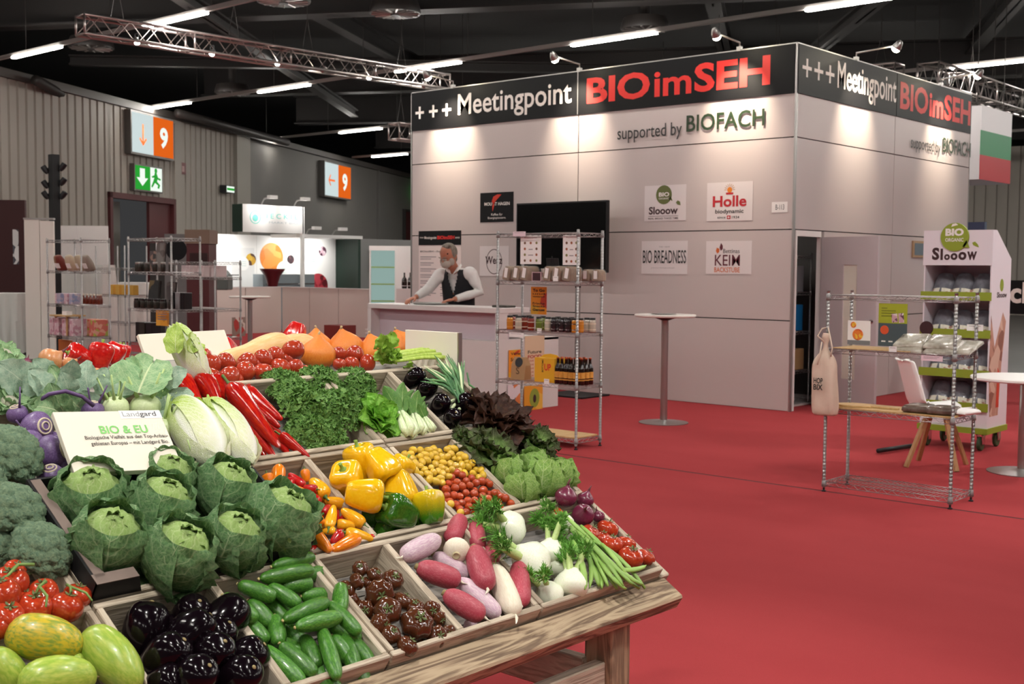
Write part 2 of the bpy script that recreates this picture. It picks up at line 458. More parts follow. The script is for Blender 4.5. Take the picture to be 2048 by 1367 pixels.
letters('im', S_(15.36, 3.57), .46, .30, m_red, booth, .03)
letters('SEH', S_(15.86, 3.57), .92, .34, m_red, booth, .03)
letters('supported by', S_(14.82, 3.07), .95, .20, m_dk, booth, .004)
letters('BIOFACH', S_(15.85, 3.14), .98, .20, m_gr, booth, .012)
# open door leaf with glass slot
hx, hy = 12.50-BX, 0
ang = math.degrees(math.atan2(5.66-BY, 12.38-12.50))
DM = T(hx, hy-.01, 0) @ RZ(ang)
m_door = mat('door_grey', '#b9aeb0', .45)
dl = bpy.data.objects.new('door_leaf', None); COL.objects.link(dl); dl.parent = booth; dl.matrix_local = DM
MB().span((0, -.02, .01), (.30, .02, 1.93)).span((.48, -.02, .01), (.74, .02, 1.93)).span((.30, -.02, 1.62), (.48, .02, 1.93)).span((.30, -.02, .01), (.48, .02, .35)).build('leaf_panel', m_door, dl)
MB().span((.30, -.004, .35), (.48, .004, 1.62)).build('glass_slot', mat('frosted_slot', '#d9d3c6', .25, spec=.6), dl)
hm = MB()
for i in range(4):
    hm.box((.345+.06*(i % 2), .006, 1.52-.12*i), (.03, .004, .04)).box((.405, .006, 1.5-.12*i), (.03, .004, .04))
hm.build('sticker', mat('sticker_olive', '#6d6a48', .6), dl)
for s in (1, -1):
    MB().tube([(.68, .02*s, 1.0), (.68, .06*s, 1.0), (.56, .065*s, 1.0)], .010, 8).build('handle', m_chrome, dl, True)
    MB().lathe([(.025, 0), (.025, .006)], 14, T(.68, .02*s, 1.0) @ RX(-90*s)).build('rosette', m_chrome, dl)
# arm spot lamps on the booth top
m_warm = emis('warm_lamp_lens', '#fff0d0', 90)
def arm_lamp(base, out, label):
    M = T(*base); o = thing('arm_spot_lamp', label, 'lamp', M, None)
    d = Vector(out)
    MB().tube([(0, 0, -.02), (0, 0, .05), d*.9+Vector((0, 0, .08))], .011, 8).build('arm', m_alu, o, True)
    MB().box((0, 0, -.02), (.05, .05, .05)).build('clamp', m_alu, o)
    hp = d+Vector((0, 0, .07)); tgt = Vector((-d.x*.2, -d.y*.2, -.75))
    A = align(hp, hp+(tgt-hp).normalized()*.1)
    MB().lathe([(.02, -.07), (.035, -.05), (.05, .0), (.05, .03)], 16, A).build('lamp_head', m_alu, o, True, sharp=40)
    MB().lathe([(.047, .030), (.043, .05), (.028, .066), (.004, .072)], 16, A).build('lens', m_warm, o, True)
    gp = Vector(base)+hp+(tgt-hp).normalized()*.09
    l = spot('arm_spot_light', gp, Vector(base)+tgt+Vector((d.x*.05, d.y*.05, 0)), 215, 72, (1, .86, .66), .95, .03)
    return o
arm_lamp((BX, 11.58, 4.04), (-.5, 0, 0), 'booth spot lamp over the word Meetingpoint at the far front end')
arm_lamp((BX, 9.38, 4.04), (-.5, 0, 0), 'booth spot lamp on an arm over the fascia joint of the front')
arm_lamp((BX, 7.10, 4.04), (-.5, 0, 0), 'booth spot lamp on an arm over the red letters near the corner')
arm_lamp((13.25, BY, 4.04), (0, -.5, 0), 'booth spot lamp on the side face above the white plus signs')
arm_lamp((15.75, BY, 4.04), (0, -.5, 0), 'booth spot lamp on the side face above the red letters')
# ================================================================== VEGETABLE STAND (slope of 31.6 degrees, rising towards +Y)
TH = math.atan(.615)
SO = Vector((0, 1.953, .612)); SY = Vector((0, math.cos(TH), math.sin(TH))); SZ = Vector((0, -math.sin(TH), math.cos(TH)))
SLM = frame(SO, Vector((1, 0, 0)), SY, SZ)       # local: x along the stand, y up the slope, z off the crate rims
SLI = SLM.inverted()
def sl(x, y, h=0.0):
    d = ray(x, y); P = SO+SZ*h
    return CAM + d*((P-CAM).dot(SZ)/d.dot(SZ))
def wood_mat(name, axis, c1, c2, c3):
    m, nt, b = nodes_of(name); L = nt.links
    tc = nn(nt, 'ShaderNodeTexCoord'); mp = nn(nt, 'ShaderNodeMapping')
    oi = nn(nt, 'ShaderNodeObjectInfo')
    sc = {'x': (1.6, 16, 16), 'y': (16, 1.6, 16), 'z': (16, 16, 1.6)}[axis]
    mp.inputs['Scale'].default_value = sc
    ad = nn(nt, 'ShaderNodeVectorMath', operation='ADD'); L.new(tc.outputs['Object'], ad.inputs[0])
    ml = nn(nt, 'ShaderNodeVectorMath', operation='SCALE'); L.new(oi.outputs['Location'], ml.inputs[0]); ml.inputs['Scale'].default_value = 3.1
    cb = nn(nt, 'ShaderNodeCombineXYZ'); L.new(oi.outputs['Random'], cb.inputs[0]); L.new(oi.outputs['Random'], cb.inputs[2])
    L.new(cb.outputs[0], ad.inputs[1]); L.new(ad.outputs[0], mp.inputs[0])
    n1 = nn(nt, 'ShaderNodeTexNoise'); n1.inputs['Scale'].default_value = 1.3; n1.inputs['Detail'].default_value = 7; n1.inputs['Distortion'].default_value = 1.4
    L.new(mp.outputs[0], n1.inputs['Vector'])
    wv = nn(nt, 'ShaderNodeMath', operation='MULTIPLY'); wv.inputs[1].default_value = 26; L.new(n1.outputs[0], wv.inputs[0])
    sn = nn(nt, 'ShaderNodeMath', operation='SINE'); L.new(wv.outputs[0], sn.inputs[0])
    mr = nn(nt, 'ShaderNodeMapRange'); mr.inputs[1].default_value = -1; mr.inputs[2].default_value = 1; L.new(sn.outputs[0], mr.inputs[0])
    cr = nn(nt, 'ShaderNodeValToRGB'); e = cr.color_ramp.elements
    e[0].color = lin(c1); e[0].position = .0; e[1].color = lin(c2); e[1].position = .55
    x = e.new(1.0); x.color = lin(c3)
    L.new(mr.outputs[0], cr.inputs[0])
    n2 = nn(nt, 'ShaderNodeTexNoise'); n2.inputs['Scale'].default_value = 7; L.new(tc.outputs['Object'], n2.inputs['Vector'])
    hs = nn(nt, 'ShaderNodeHueSaturation'); m2 = nn(nt, 'ShaderNodeMapRange'); m2.inputs[3].default_value = .7; m2.inputs[4].default_value = 1.2
    L.new(n2.outputs[0], m2.inputs[0]); L.new(m2.outputs[0], hs.inputs['Value']); L.new(cr.outputs[0], hs.inputs['Color'])
    L.new(hs.outputs[0], b.inputs['Base Color']); b.inputs['Roughness'].default_value = .75
    bp = nn(nt, 'ShaderNodeBump'); bp.inputs['Strength'].default_value = .25; bp.inputs['Distance'].default_value = .003
    L.new(sn.outputs[0], bp.inputs['Height']); L.new(bp.outputs[0], b.inputs['Normal'])
    return m
wd_x = wood_mat('weathered_wood_x', 'x', '#a29380', '#b9aa95', '#c6b8a3')
wd_y = wood_mat('weathered_wood_y', 'y', '#a59683', '#bcad98', '#c9bba6')
wd_z = wood_mat('weathered_wood_z', 'z', '#84705a', '#a48c70', '#b59e80')
wg_x = wood_mat('grey_wood_x', 'x', '#7f7c79', '#98938c', '#a69f95')
wb_x = wood_mat('brown_beam_x', 'x', '#6f5a47', '#9b856b', '#b49f82')

stand = thing('display_stand', 'weathered wooden stand with sloping tiers carrying the vegetable crates', 'display stand', SLM)
def sp(a, b, name, m, bev=.003): return MB().span(a, b).build(name, m, stand, bevel=bev)
sp((-.6, -.012, -.085), (3.012, .075, -.035), 'front_beam', wb_x, .006)
sp((2.992, .075, -.085), (3.04, 1.17, -.03), 'side_beam', wd_y, .004)
for k in range(5):
    a = .08+k*.272; sp((-.6, a, -.128), (3.03, a+.262, -.108), 'deck_board', wg_x)
# level top shelf and its rear rail
SWI = SLI
def lv(a, b, name, m, bev=.003):       # axis-aligned box given in world coordinates
    o = MB().span(a, b).build(name, m, stand, bevel=bev); o.matrix_parent_inverse = SLI; return o
lv((-.6, 2.95, 1.12), (3.02, 3.5, 1.14), 'top_deck', wg_x)
lv((-.6, 3.49, 1.12), (3.02, 3.51, 1.22), 'top_rail', wd_x)
for X, Yl, zt in ((2.74, 2.03, .58), (2.74, 3.44, 1.11), (.2, 2.03, .58), (.2, 3.44, 1.11)):
    lv((X, Yl, 0), (X+.062, Yl+.10, zt), 'leg', wd_z, .004)
    lv((X+.064, Yl+.012, 0), (X+.11, Yl+.088, zt-.05), 'leg', wd_z, .004)
lv((.2, 2.05, .30), (2.74, 2.09, .42), 'stretcher', wd_x, .004)
lv((2.72, 2.12, .30), (2.76, 3.46, .42), 'stretcher', wd_y, .004)
lv((.2, 3.46, .30), (2.74, 3.50, .42), 'stretcher', wd_x, .004)

def crate(x0, x1, s0, s1, divs=(), depth=.095, label='', group=None):
    o = thing('wooden_crate', label, 'crate', SLM @ T(x0, s0, 0), group)
    w_, l_ = x1-x0, s1-s0; t = .016; g = .004
    MB().span((g, g, -depth), (w_-g, g+t, 0)).build('front_board', wd_x, o, bevel=.0025)
    MB().span((g, l_-g-t, -depth), (w_-g, l_-g, 0)).build('back_board', wd_x, o, bevel=.0025)
    for xx in (g, w_-g-t):
        MB().span((xx, g+t, -depth), (xx+t, l_-g-t, 0)).build('side_board', wd_y, o, bevel=.0025)
    for d in divs:
        MB().span((d-x0-.011, g+t, -depth), (d-x0+.011, l_-g-t, -.001)).build('divider', wd_y, o, bevel=.0025)
    n = 4; bw = (l_-2*g)/n
    for k in range(n):
        MB().span((g, g+k*bw+.001, -depth-.010), (w_-g, g+(k+1)*bw-.003, -depth)).build('floor_slat', wg_x, o)
    return o
S1, S2, S3, S4 = .075, .440, .806, 1.166
crate(.70, 1.285, S1, S2, (), label='weathered wooden crate of mangoes at the low edge of the stand')
crate(1.285, 1.873, S1, S2, (1.578,), label='weathered wooden crate divided between aubergines and cucumbers')
crate(1.873, 2.42, S1, S2, (2.118,), label='weathered wooden crate divided between brown tomatoes and red radishes')
crate(2.42, 2.99, S1, S2, (), label='weathered wooden crate with fennel, flat beans and red onions at the stand corner')
crate(.70, 1.285, S2, S3, (), label='weathered wooden crate of broccoli and vine tomatoes')
crate(1.285, 1.883, S2, S3, (), .07, label='weathered wooden crate under the black carton of savoy cabbages')
crate(1.883, 2.413, S2, S3, (2.107,), label='weathered wooden crate divided between mini peppers and bell peppers')
crate(2.413, 2.99, S2, S3, (2.69,), label='weathered wooden crate divided between cherry tomatoes and lettuces')
crate(.70, 1.285, S3, S4, (), label='weathered wooden crate of purple kohlrabi')
crate(1.285, 1.883, S3, S4, (), label='weathered wooden crate of green kohlrabi and Chinese cabbage')
crate(1.883, 2.42, S3, S4, (), label='weathered wooden crate of pointed red peppers and parsley')
crate(2.42, 2.99, S3, S4, (2.70,), label='weathered wooden crate divided between pak choi and round aubergines')

# ------------------------------------------------------------------ vegetable toolkit
random.seed(7)
rnd = random.random
def uni(a, b): return a+(b-a)*random.random()
def cat(pts, n):
    out = []; m = len(pts)
    for k in range(n):
        t = k/(n-1)*(m-1); i = min(int(t), m-2); f = t-i
        p = [pts[max(i-1, 0)], pts[i], pts[i+1], pts[min(i+2, m-1)]]
        q = []
        for c in range(2):
            a, b, c_, d = [x[c] for x in p]
            q.append(.5*((2*b)+(c_-a)*f+(2*a-5*b+4*c_-d)*f*f+(3*b-a-3*c_+d)*f**3))
        out.append((max(q[0], .0004), q[1]))
    return out
def body(pts, n=18, m=14, rfun=None, bend=0, mats=None, name='body', squash=0):
    L = pts[-1][1]
    def bf(p):
        t = p.z/L if L else 0
        p = Vector(p); p.x += bend*L*math.sin(math.pi*max(0, min(1, t))); return p
    mb = MB().lathe(cat(pts, m), n, None, 0, rfun, True, bf if bend else None)
    return mb.mesh(name, mats, True)
def calyx(r, n, z, mt, up=.004, stem=.012, sr=.003, curl=.0):
    mb = MB()
    for k in range(n):
        a = 2*math.pi*k/n+uni(-.15, .15)
        c, s = math.cos(a), math.sin(a); w_ = r*.22
        mb.add([(0, 0, z+up), (c*r*.55-s*w_, s*r*.55+c*w_, z+up*.8), (c*r, s*r, z+curl), (c*r*.55+s*w_, s*r*.55-c*w_, z+up*.8)], [(0, 3, 2, 1)])
    if stem: mb.tube([(0, 0, z), (0, 0, z+stem*.6), (stem*.3, 0, z+stem)], [sr*1.3, sr, sr*1.1], 6)
    return mb.mesh('calyx', mt, False)
def veg(name, label, cat_, group, parts, M):
    if len(parts) == 1:
        o = put(name, parts[0][1]); o.matrix_world = M; return tag(o, label, cat_, group)
    o = thing(name, label, cat_, M, group)
    for pn, me in parts: put(pn, me, o)
    return o
def at_axis(p, ax, scale=(1, 1, 1), roll=None):
    """local Z along slope-frame vector ax"""
    d = (SLM.to_3x3() @ Vector(ax)).normalized()
    m = d.to_track_quat('Z', 'Y').to_matrix().to_4x4(); m.translation = p
    return m @ RZ(uni(0, 360) if roll is None else roll) @ S(*scale)
def zc(x0, y0, s): return lambda a, b: (x0+a/s, y0+b/s)
def ends(c, q, h0, h1=None):
    a = sl(*c(q[0], q[1]), h0); b = sl(*c(q[2], q[3]), h0 if h1 is None else h1); return a, b
def along(a, b, L0, r, roll=None):
    m = align(a, b); L = (b-a).length
    return m @ RZ(uni(0, 360) if roll is None else roll) @ S(r, r, L/L0)
def depth(p): return (p-CAM).dot(_fw)
def r_m(rz, s, p): return rz/s*depth(p)/FPX        # zoomed-pixel radius to metres at p

# materials of the produce
m_aub = mat('aubergine_skin', '#0d060b', .13, coat=.0, spec=.32)
m_green_calyx = mat('calyx_green', '#5d6b3c', .6)
m_stem = mat('stem_green', '#6f8a45', .6)
m_drystem = mat('dry_stem', '#8a7a52', .8)
def skin(name, c1, c2, rough=.25, nscale=12, coat=.3, lo=.4, hi=.65, bump=.02, bscale=80, objrand=.08, stretch=None):
    return mat(name, c1, rough, col2=c2, nscale=nscale, nlo=lo, nhi=hi, coat=coat, bump=bump, bscale=bscale, objrand=objrand, stretch=stretch)
m_cuc = skin('cucumber_skin', '#2f6220', '#5e9636', .3, 9, .25, .38, .72, .12, 60, .15, (1, 1, 12))
m_brt = skin('brown_tomato_skin', '#552815', '#40301a', .15, 14, .5, .45, .7)
m_rad = skin('red_radish_skin', '#a83b4c', '#c06a72', .42, 16, .05, .45, .75, .12, 60)
m_lil = skin('lilac_radish_skin', '#c6a3b6', '#dccbcd', .5, 10, 0, .4, .65, .12, 60)
m_wht = skin('white_root_skin', '#e6dfcb', '#d8cdb0', .5, 10, 0, .4, .8, .1, 60)
m_fen = skin('fennel_white', '#e9ead8', '#d3dfb4', .35, 9, .1, .45, .8, .05, 30, .04, (3, 3, .6))
m_fstalk = skin('fennel_stalk', '#c2d58d', '#9fc065', .4, 9, .05, .4, .7, .05, 30, .05, (8, 8, .6))
m_frond = mat('fennel_frond', '#669f3e', .6, objrand=.15)
m_bean = skin('flat_bean_skin', '#7fa84a', '#9cc064', .45, 10, .05, .4, .7, .08, 50, .12)
m_tom = skin('red_tomato_skin', '#a83119', '#b84422', .16, 6, .5, .4, .7, .0, 1, .08)
m_roma = skin('roma_tomato_skin', '#ad3c22', '#a2301d', .2, 6, .4, .4, .7, .0, 1, .1)
m_ctom = skin('cherry_red_skin', '#b5481e', '#a23a18', .16, 9, .5, .4, .7, .0, 1, .14)
m_ytom = skin('cherry_yellow_skin', '#d7ae32', '#c8a63a', .2, 20, .4, .4, .7, .0, 1, .1)
m_onr = skin('red_onion_skin', '#5b1830', '#7d3450', .25, 14, .25, .4, .7, .05, 60, .08, (3, 3, .5))
m_ony = skin('yellow_onion_skin', '#c27a48', '#d9a274', .3, 14, .2, .4, .7, .05, 60, .08, (3, 3, .5))
m_por = skin('mini_pepper_orange', '#e0700c', '#e98a14', .18, 9, .5, objrand=.06)
m_pye = skin('mini_pepper_yellow', '#eaa012', '#f0b428', .18, 9, .5, objrand=.06)
m_pre = skin('mini_pepper_red', '#a8141c', '#c02018', .18, 9, .5, objrand=.1)
m_bye = skin('bell_pepper_yellow', '#efb50a', '#f2bf1c', .16, 6, .6, objrand=.04)
m_bgr = skin('bell_pepper_green', '#2a5a14', '#3a6e1c', .16, 8, .6, objrand=.06)
m_bre = skin('bell_pepper_red', '#b3100f', '#c4221a', .15, 6, .6, objrand=.06)
m_ppr = skin('pointed_pepper_red', '#a30f10', '#c42a12', .16, 8, .6, .42, .7, .05, 40, .08)
m_pump = skin('hokkaido_skin', '#d9741f', '#e2903a', .45, 9, .05, .4, .7, .18, 28, .05, (4, 4, .5))
m_but = skin('butternut_skin', '#d9b073', '#e3c08a', .45, 8, .05, objrand=.03)
m_mang = skin('mango_green', '#8aa83c', '#b3bf58', .3, 7, .2, .4, .7, .05, 70, .08)
m_mangy = skin('mango_yellow', '#c9b030', '#82973a', .3, 9, .2, .42, .62, .08, 70, .06)
m_kop = skin('purple_kohlrabi_skin', '#5b4170', '#7a6390', .4, 12, .05, .35, .7, .05, 60, .08)
m_kog = skin('green_kohlrabi_skin', '#c6d6a0', '#d3dfb0', .4, 8, .05)
m_cel = skin('celery_stalk', '#a5c04c', '#bfd470', .35, 6, .1, stretch=(12, 12, .6))
def bicolor(name, c1, c2, lo, hi, axis=2, rough=.16, coat=.6):
    """two skin colours meeting along the fruit's own length"""
    m, nt, b = nodes_of(name); L = nt.links
    tc = nn(nt, 'ShaderNodeTexCoord'); sx = nn(nt, 'ShaderNodeSeparateXYZ'); L.new(tc.outputs['Object'], sx.inputs[0])
    no = nn(nt, 'ShaderNodeTexNoise'); no.inputs['Scale'].default_value = 25; L.new(tc.outputs['Object'], no.inputs['Vector'])
    ma = nn(nt, 'ShaderNodeMath', operation='MULTIPLY_ADD'); ma.inputs[1].default_value = (hi-lo)*.9; L.new(no.outputs[0], ma.inputs[0]); L.new(sx.outputs[axis], ma.inputs[2])
    mr = nn(nt, 'ShaderNodeMapRange'); mr.inputs[1].default_value = lo; mr.inputs[2].default_value = hi; L.new(ma.outputs[0], mr.inputs[0])
    mx = nn(nt, 'ShaderNodeMix', data_type='RGBA'); mx.inputs[6].default_value = lin(c1); mx.inputs[7].default_value = lin(c2)
    L.new(mr.outputs[0], mx.inputs[0]); L.new(mx.outputs[2], b.inputs['Base Color'])
    b.inputs['Roughness'].default_value = rough; b.inputs['Coat Weight'].default_value = coat; b.inputs['Coat Roughness'].default_value = .08
    return m
def leaf_mat(name, dark, lite, vein, nv=7, slope=5, rough=.45, bump=.5, bs=60, vw=.1, edge=None, rib=.05, ribtaper=.9, side=.8):
    m, nt, b = nodes_of(name); L = nt.links
    tc = nn(nt, 'ShaderNodeTexCoord'); sx = nn(nt, 'ShaderNodeSeparateXYZ'); L.new(tc.outputs['UV'], sx.inputs[0])
    def ma(op, a, b_=None, c=None, clamp=False):
        n = nn(nt, 'ShaderNodeMath', operation=op); n.use_clamp = clamp
        for i, v in enumerate((a, b_, c)):
            if v is None: continue
            if isinstance(v, (int, float)): n.inputs[i].default_value = v
            else: L.new(v, n.inputs[i])
        return n.outputs[0]
    no = nn(nt, 'ShaderNodeTexNoise'); no.inputs['Scale'].default_value = 6; no.inputs['Detail'].default_value = 3; L.new(tc.outputs['UV'], no.inputs['Vector'])
    wob = ma('MULTIPLY', ma('SUBTRACT', no.outputs[0], .5), .14)
    f = ma('ABSOLUTE', ma('SUBTRACT', ma('ADD', sx.outputs[0], ma('MULTIPLY', wob, .35)), .5))      # 0 midrib .. .5 edge
    v = ma('ADD', sx.outputs[1], wob)
    w_ = ma('SUBTRACT', rib, ma('MULTIPLY', v, rib*ribtaper))
    mid = ma('SUBTRACT', 1, ma('DIVIDE', f, w_), clamp=True)
    ph = ma('FRACT', ma('SUBTRACT', ma('MULTIPLY', v, nv), ma('MULTIPLY', f, slope)))
    tri = ma('ABSOLUTE', ma('SUBTRACT', ph, .5))
    sv = ma('MULTIPLY', ma('SUBTRACT', 1, ma('DIVIDE', tri, vw), clamp=True), ma('SUBTRACT', side, ma('MULTIPLY', f, side*1.2)))
    vo = nn(nt, 'ShaderNodeTexVoronoi', feature='DISTANCE_TO_EDGE'); vo.inputs['Scale'].default_value = 16; L.new(tc.outputs['UV'], vo.inputs['Vector'])
    cells = ma('MULTIPLY', ma('SUBTRACT', 1, ma('MULTIPLY', vo.outputs[0], 9), clamp=True), .35*side)
    fac = ma('MAXIMUM', ma('MAXIMUM', mid, sv), cells, clamp=True)
    n2 = nn(nt, 'ShaderNodeTexNoise'); n2.inputs['Scale'].default_value = 9; n2.inputs['Detail'].default_value = 5; L.new(tc.outputs['Object'], n2.inputs['Vector'])
    cr = nn(nt, 'ShaderNodeValToRGB'); e = cr.color_ramp.elements; e[0].position = .35; e[0].color = lin(dark); e[1].position = .68; e[1].color = lin(lite)
    L.new(n2.outputs[0], cr.inputs[0]); base = cr.outputs[0]
    if edge:
        mx0 = nn(nt, 'ShaderNodeMix', data_type='RGBA'); L.new(base, mx0.inputs[6]); mx0.inputs[7].default_value = lin(edge)
        L.new(ma('MULTIPLY', ma('SUBTRACT', v, .35), 2.2, clamp=True), mx0.inputs[0]); base = mx0.outputs[2]
    mx = nn(nt, 'ShaderNodeMix', data_type='RGBA'); L.new(base, mx.inputs[6]); mx.inputs[7].default_value = lin(vein); L.new(fac, mx.inputs[0])
    L.new(mx.outputs[2], b.inputs['Base Color']); b.inputs['Roughness'].default_value = rough
    b.inputs['Specular IOR Level'].default_value = .35
    n3 = nn(nt, 'ShaderNodeTexVoronoi'); n3.inputs['Scale'].default_value = bs; L.new(tc.outputs['Object'], n3.inputs['Vector'])
    bp = nn(nt, 'ShaderNodeBump'); bp.inputs['Strength'].default_value = bump; bp.inputs['Distance'].default_value = .006
    L.new(ma('SUBTRACT', ma('MULTIPLY', n3.outputs[0], -1), ma('MULTIPLY', fac, .6)), bp.inputs['Height']); L.new(bp.outputs[0], b.inputs['Normal'])
    # thin blade: some light passes through
    tr = nn(nt, 'ShaderNodeBsdfTranslucent'); L.new(mx.outputs[2], tr.inputs[0])
    ms = nn(nt, 'ShaderNodeMixShader'); ms.inputs[0].default_value = .18
    L.new(b.outputs[0], ms.inputs[1]); L.new(tr.outputs[0], ms.inputs[2]); L.new(ms.outputs[0], nt.nodes['Material Output'].inputs[0])
    MATS[name] = m
    return m
lm_savoy = leaf_mat('savoy_leaf', '#6b9a52', '#93bb6c', '#e0ebb6', 7, 5, .5, .55, 90, .1, '#a6c770')
lm_savoyo = leaf_mat('savoy_outer_leaf', '#56834f', '#79a568', '#bdd3a0', 7, 5, .5, .6, 90)
lm_lett = leaf_mat('butter_lettuce_leaf', '#68a834', '#97cf52', '#c4e08c', 5, 4, .35, .25, 40, .05, None, .035, .9, .4)
lm_gem = leaf_mat('little_gem_leaf', '#74a544', '#a3c766', '#d3e2a6', 7, 5, .4, .5, 70)
lm_oakd = leaf_mat('dark_oak_leaf', '#33201a', '#523026', '#7a6844', 4, 4, .4, .4, 60, .05, None, .03, .9, .3)
lm_oakg = leaf_mat('green_oak_leaf', '#628b42', '#92b55e', '#b9cb8c', 4, 4, .45, .4, 60, .05, '#3f4426', .03, .9, .3)
lm_chin = leaf_mat('chinese_cabbage_leaf', '#e6ebbe', '#f0f1d6', '#fdfcf6', 16, 9, .35, .35, 50, .16, '#b2cf4e', .34, .72, .85)
lm_kohl = leaf_mat('kohlrabi_leaf', '#8aa892', '#aec4ac', '#cfdac4', 5, 5, .55, .25, 40, .05, None, .03, .8, .5)
lm_kohd = leaf_mat('cauliflower_leaf', '#7aa676', '#a4c490', '#e0e8bd', 6, 5, .5, .35, 50, .07, None, .05, .8, .6)
lm_pak = leaf_mat('pak_choi_leaf', '#5b8c48', '#6b9a4c', '#b9cf8e', 6, 4, .4, .2, 40, .05, None, .05, .8, .4)
lm_pars = leaf_mat('parsley_leaf', '#4b7d36', '#7fa853', '#b8d290', 3, 4, .5, .2, 40, .04, None, .03, .9, .3)

def leaf(L, W, bend=60, cup=.2, ruf=.05, freq=4, nu=12, nv=8, seed=0, tip=.8, stalk=.0, mt=None, lobes=0):
    """blade along +Z, face towards -Y; bends towards +Y"""
    rs = random.Random(seed); ph = rs.random()*6; vs = []; uv = []
    for i in range(nu+1):
        u = i/nu
        wu = W*(math.sin(math.pi*min(1, .04+u*.96)**tip))**.62 if u < 1 else W*.06
        if stalk and u < stalk: wu = W*.10
        if lobes: wu *= 1+lobes*math.sin(u*28+ph)
        a = R(bend)*u
        k = R(bend) if abs(bend) > .5 else .01
        cy = L*(1-math.cos(k*u))/k; cz = L*math.sin(k*u)/k
        nrm = Vector((0, -math.cos(a), math.sin(a)))
        for j in range(nv+1):
            v = j/nv*2-1
            e = abs(v)
            off = cup*W*v*v + ruf*W*(e**1.6)*math.sin(freq*6.28*u*.5+ph+(1.7 if v > 0 else 0)) + .25*ruf*W*noise.noise((v*2.3, u*5, seed*1.7))
            off += ruf*.8*W*(u**4)*math.sin(freq*3*v+ph)
            p = Vector((v*wu, cy, cz)) + nrm*off
            vs.append(p); uv.append((j/nv, u))
    fs = [(i*(nv+1)+j, i*(nv+1)+j+1, (i+1)*(nv+1)+j+1, (i+1)*(nv+1)+j) for i in range(nu) for j in range(nv)]
    return MB().add(vs, fs, None, 0, uv).mesh('leaf', mt, True)
def wrap_leaf(Rr, lat0, lat1, hw, flare, ruf, seed, mt, zs=1.0, nu=14, nv=12, freq=5, crink=.03, pointy=.55):
    """leaf wrapped on a ball of radius Rr; rises from the base (-Z) along +Y side over to the crown (+Z)"""
    rs = random.Random(seed); ph = rs.random()*6; vs = []; uv = []
    for i in range(nu+1):
        u = i/nu; lat = R(lat0+(lat1-lat0)*u)
        wu = hw*(math.sin(math.pi*(.12+.80*u)))**pointy
        for j in range(nv+1):
            v = j/nv*2-1; e = max(abs(v)**2.2, u**3.2 if u > .5 else 0)
            lon = R(wu)*v/max(.34, math.cos(lat))*(1 if abs(math.cos(lat)) > .34 else 1)
            lon = max(-2.4, min(2.4, lon))
            rr = Rr*(1+flare*e + ruf*e*math.sin(freq*(u*6+v*5)+ph) + crink*noise.noise((v*3.1+seed, u*4.3, seed*.77)) + .012*math.cos(v*3.14))
            p = Vector((math.sin(lon)*math.cos(lat), math.cos(lon)*math.cos(lat), math.sin(lat)*zs))*rr
            vs.append(p); uv.append((j/nv, u))
    fs = [(i*(nv+1)+j, i*(nv+1)+j+1, (i+1)*(nv+1)+j+1, (i+1)*(nv+1)+j) for i in range(nu) for j in range(nv)]
    return MB().add(vs, fs, None, 0, uv).mesh('leaf', mt, True)
def ball(r, zs, mt, name='heart', n=16, m=10, crink=.04):
    pr = [(max(.0005, r*math.sin(math.pi*i/m)), -r*zs*math.cos(math.pi*i/m)) for i in range(m+1)]
    return MB().lathe(pr, n, None, 0, lambda a, t: 1+crink*noise.noise((math.cos(a)*2, math.sin(a)*2, t*5))).mesh(name, mt, True)
# ================================================================== PRODUCE, FRONT TIER
# --- aubergines
aub_me = body([(.003, 0), (.030, .004), (.0465, .026), (.053, .062), (.046, .105), (.031, .142), (.021, .163), (.012, .167)], 20, 16, None, .03, m_aub)
aub_cal = calyx(.03, 6, .160, m_green_calyx, .006, .035, .006, -.018)
aub_tip = MB().lathe([(.006, -.0015), (.0045, -.003), (.001, -.0035)], 10).mesh('blossom_scar', m_drystem, True)
AUB = [('body', aub_me), ('calyx', aub_cal), ('blossom_scar', aub_tip)]
def aubergine(p, ax, sc, label, group):
    m = at_axis(p, ax, (sc, sc, sc)); m = m @ T(0, 0, -.075)
    return veg('aubergine', label, 'aubergine', group, AUB, m)
c1 = zc(220, 1080, 4.7625)
for x, y, ax, h, sc in ((330, 890, (-.25, -.5, -.9), -.005, 1.0), (740, 760, (-.1, .1, -1), -.01, .9), (1060, 780, (-.9, -.3, -.45), .01, 1.0), (730, 940, (-.8, -.2, -.7), .02, 1.0),
                        (990, 960, (-.3, .1, -1), .0, .85), (960, 1130, (-.1, .2, -1), .015, .92), (500, 1160, (-.45, .1, -1), .012, .98), (1240, 1160, (-.6, .2, -.9), -.01, .95),
                        (1210, 1330, (-.1, .4, -1), .01, .92), (770, 1350, (-.2, .3, -1), .015, .95), (540, 900, (.3, .4, -.9), -.05, .85), (1150, 1420, (.2, .5, -1), -.02, .9), (480, 1400, (-.3, .5, -1), -.01, .9)):
    ax = (-ax[0], -ax[1], -ax[2]); aubergine(sl(*c1(x, y), h-.01), (-ax[0], -ax[1], -ax[2]), sc*.92, 'glossy black oval aubergine in the low crate beside the cucumbers', 'aubergines in the low crate')
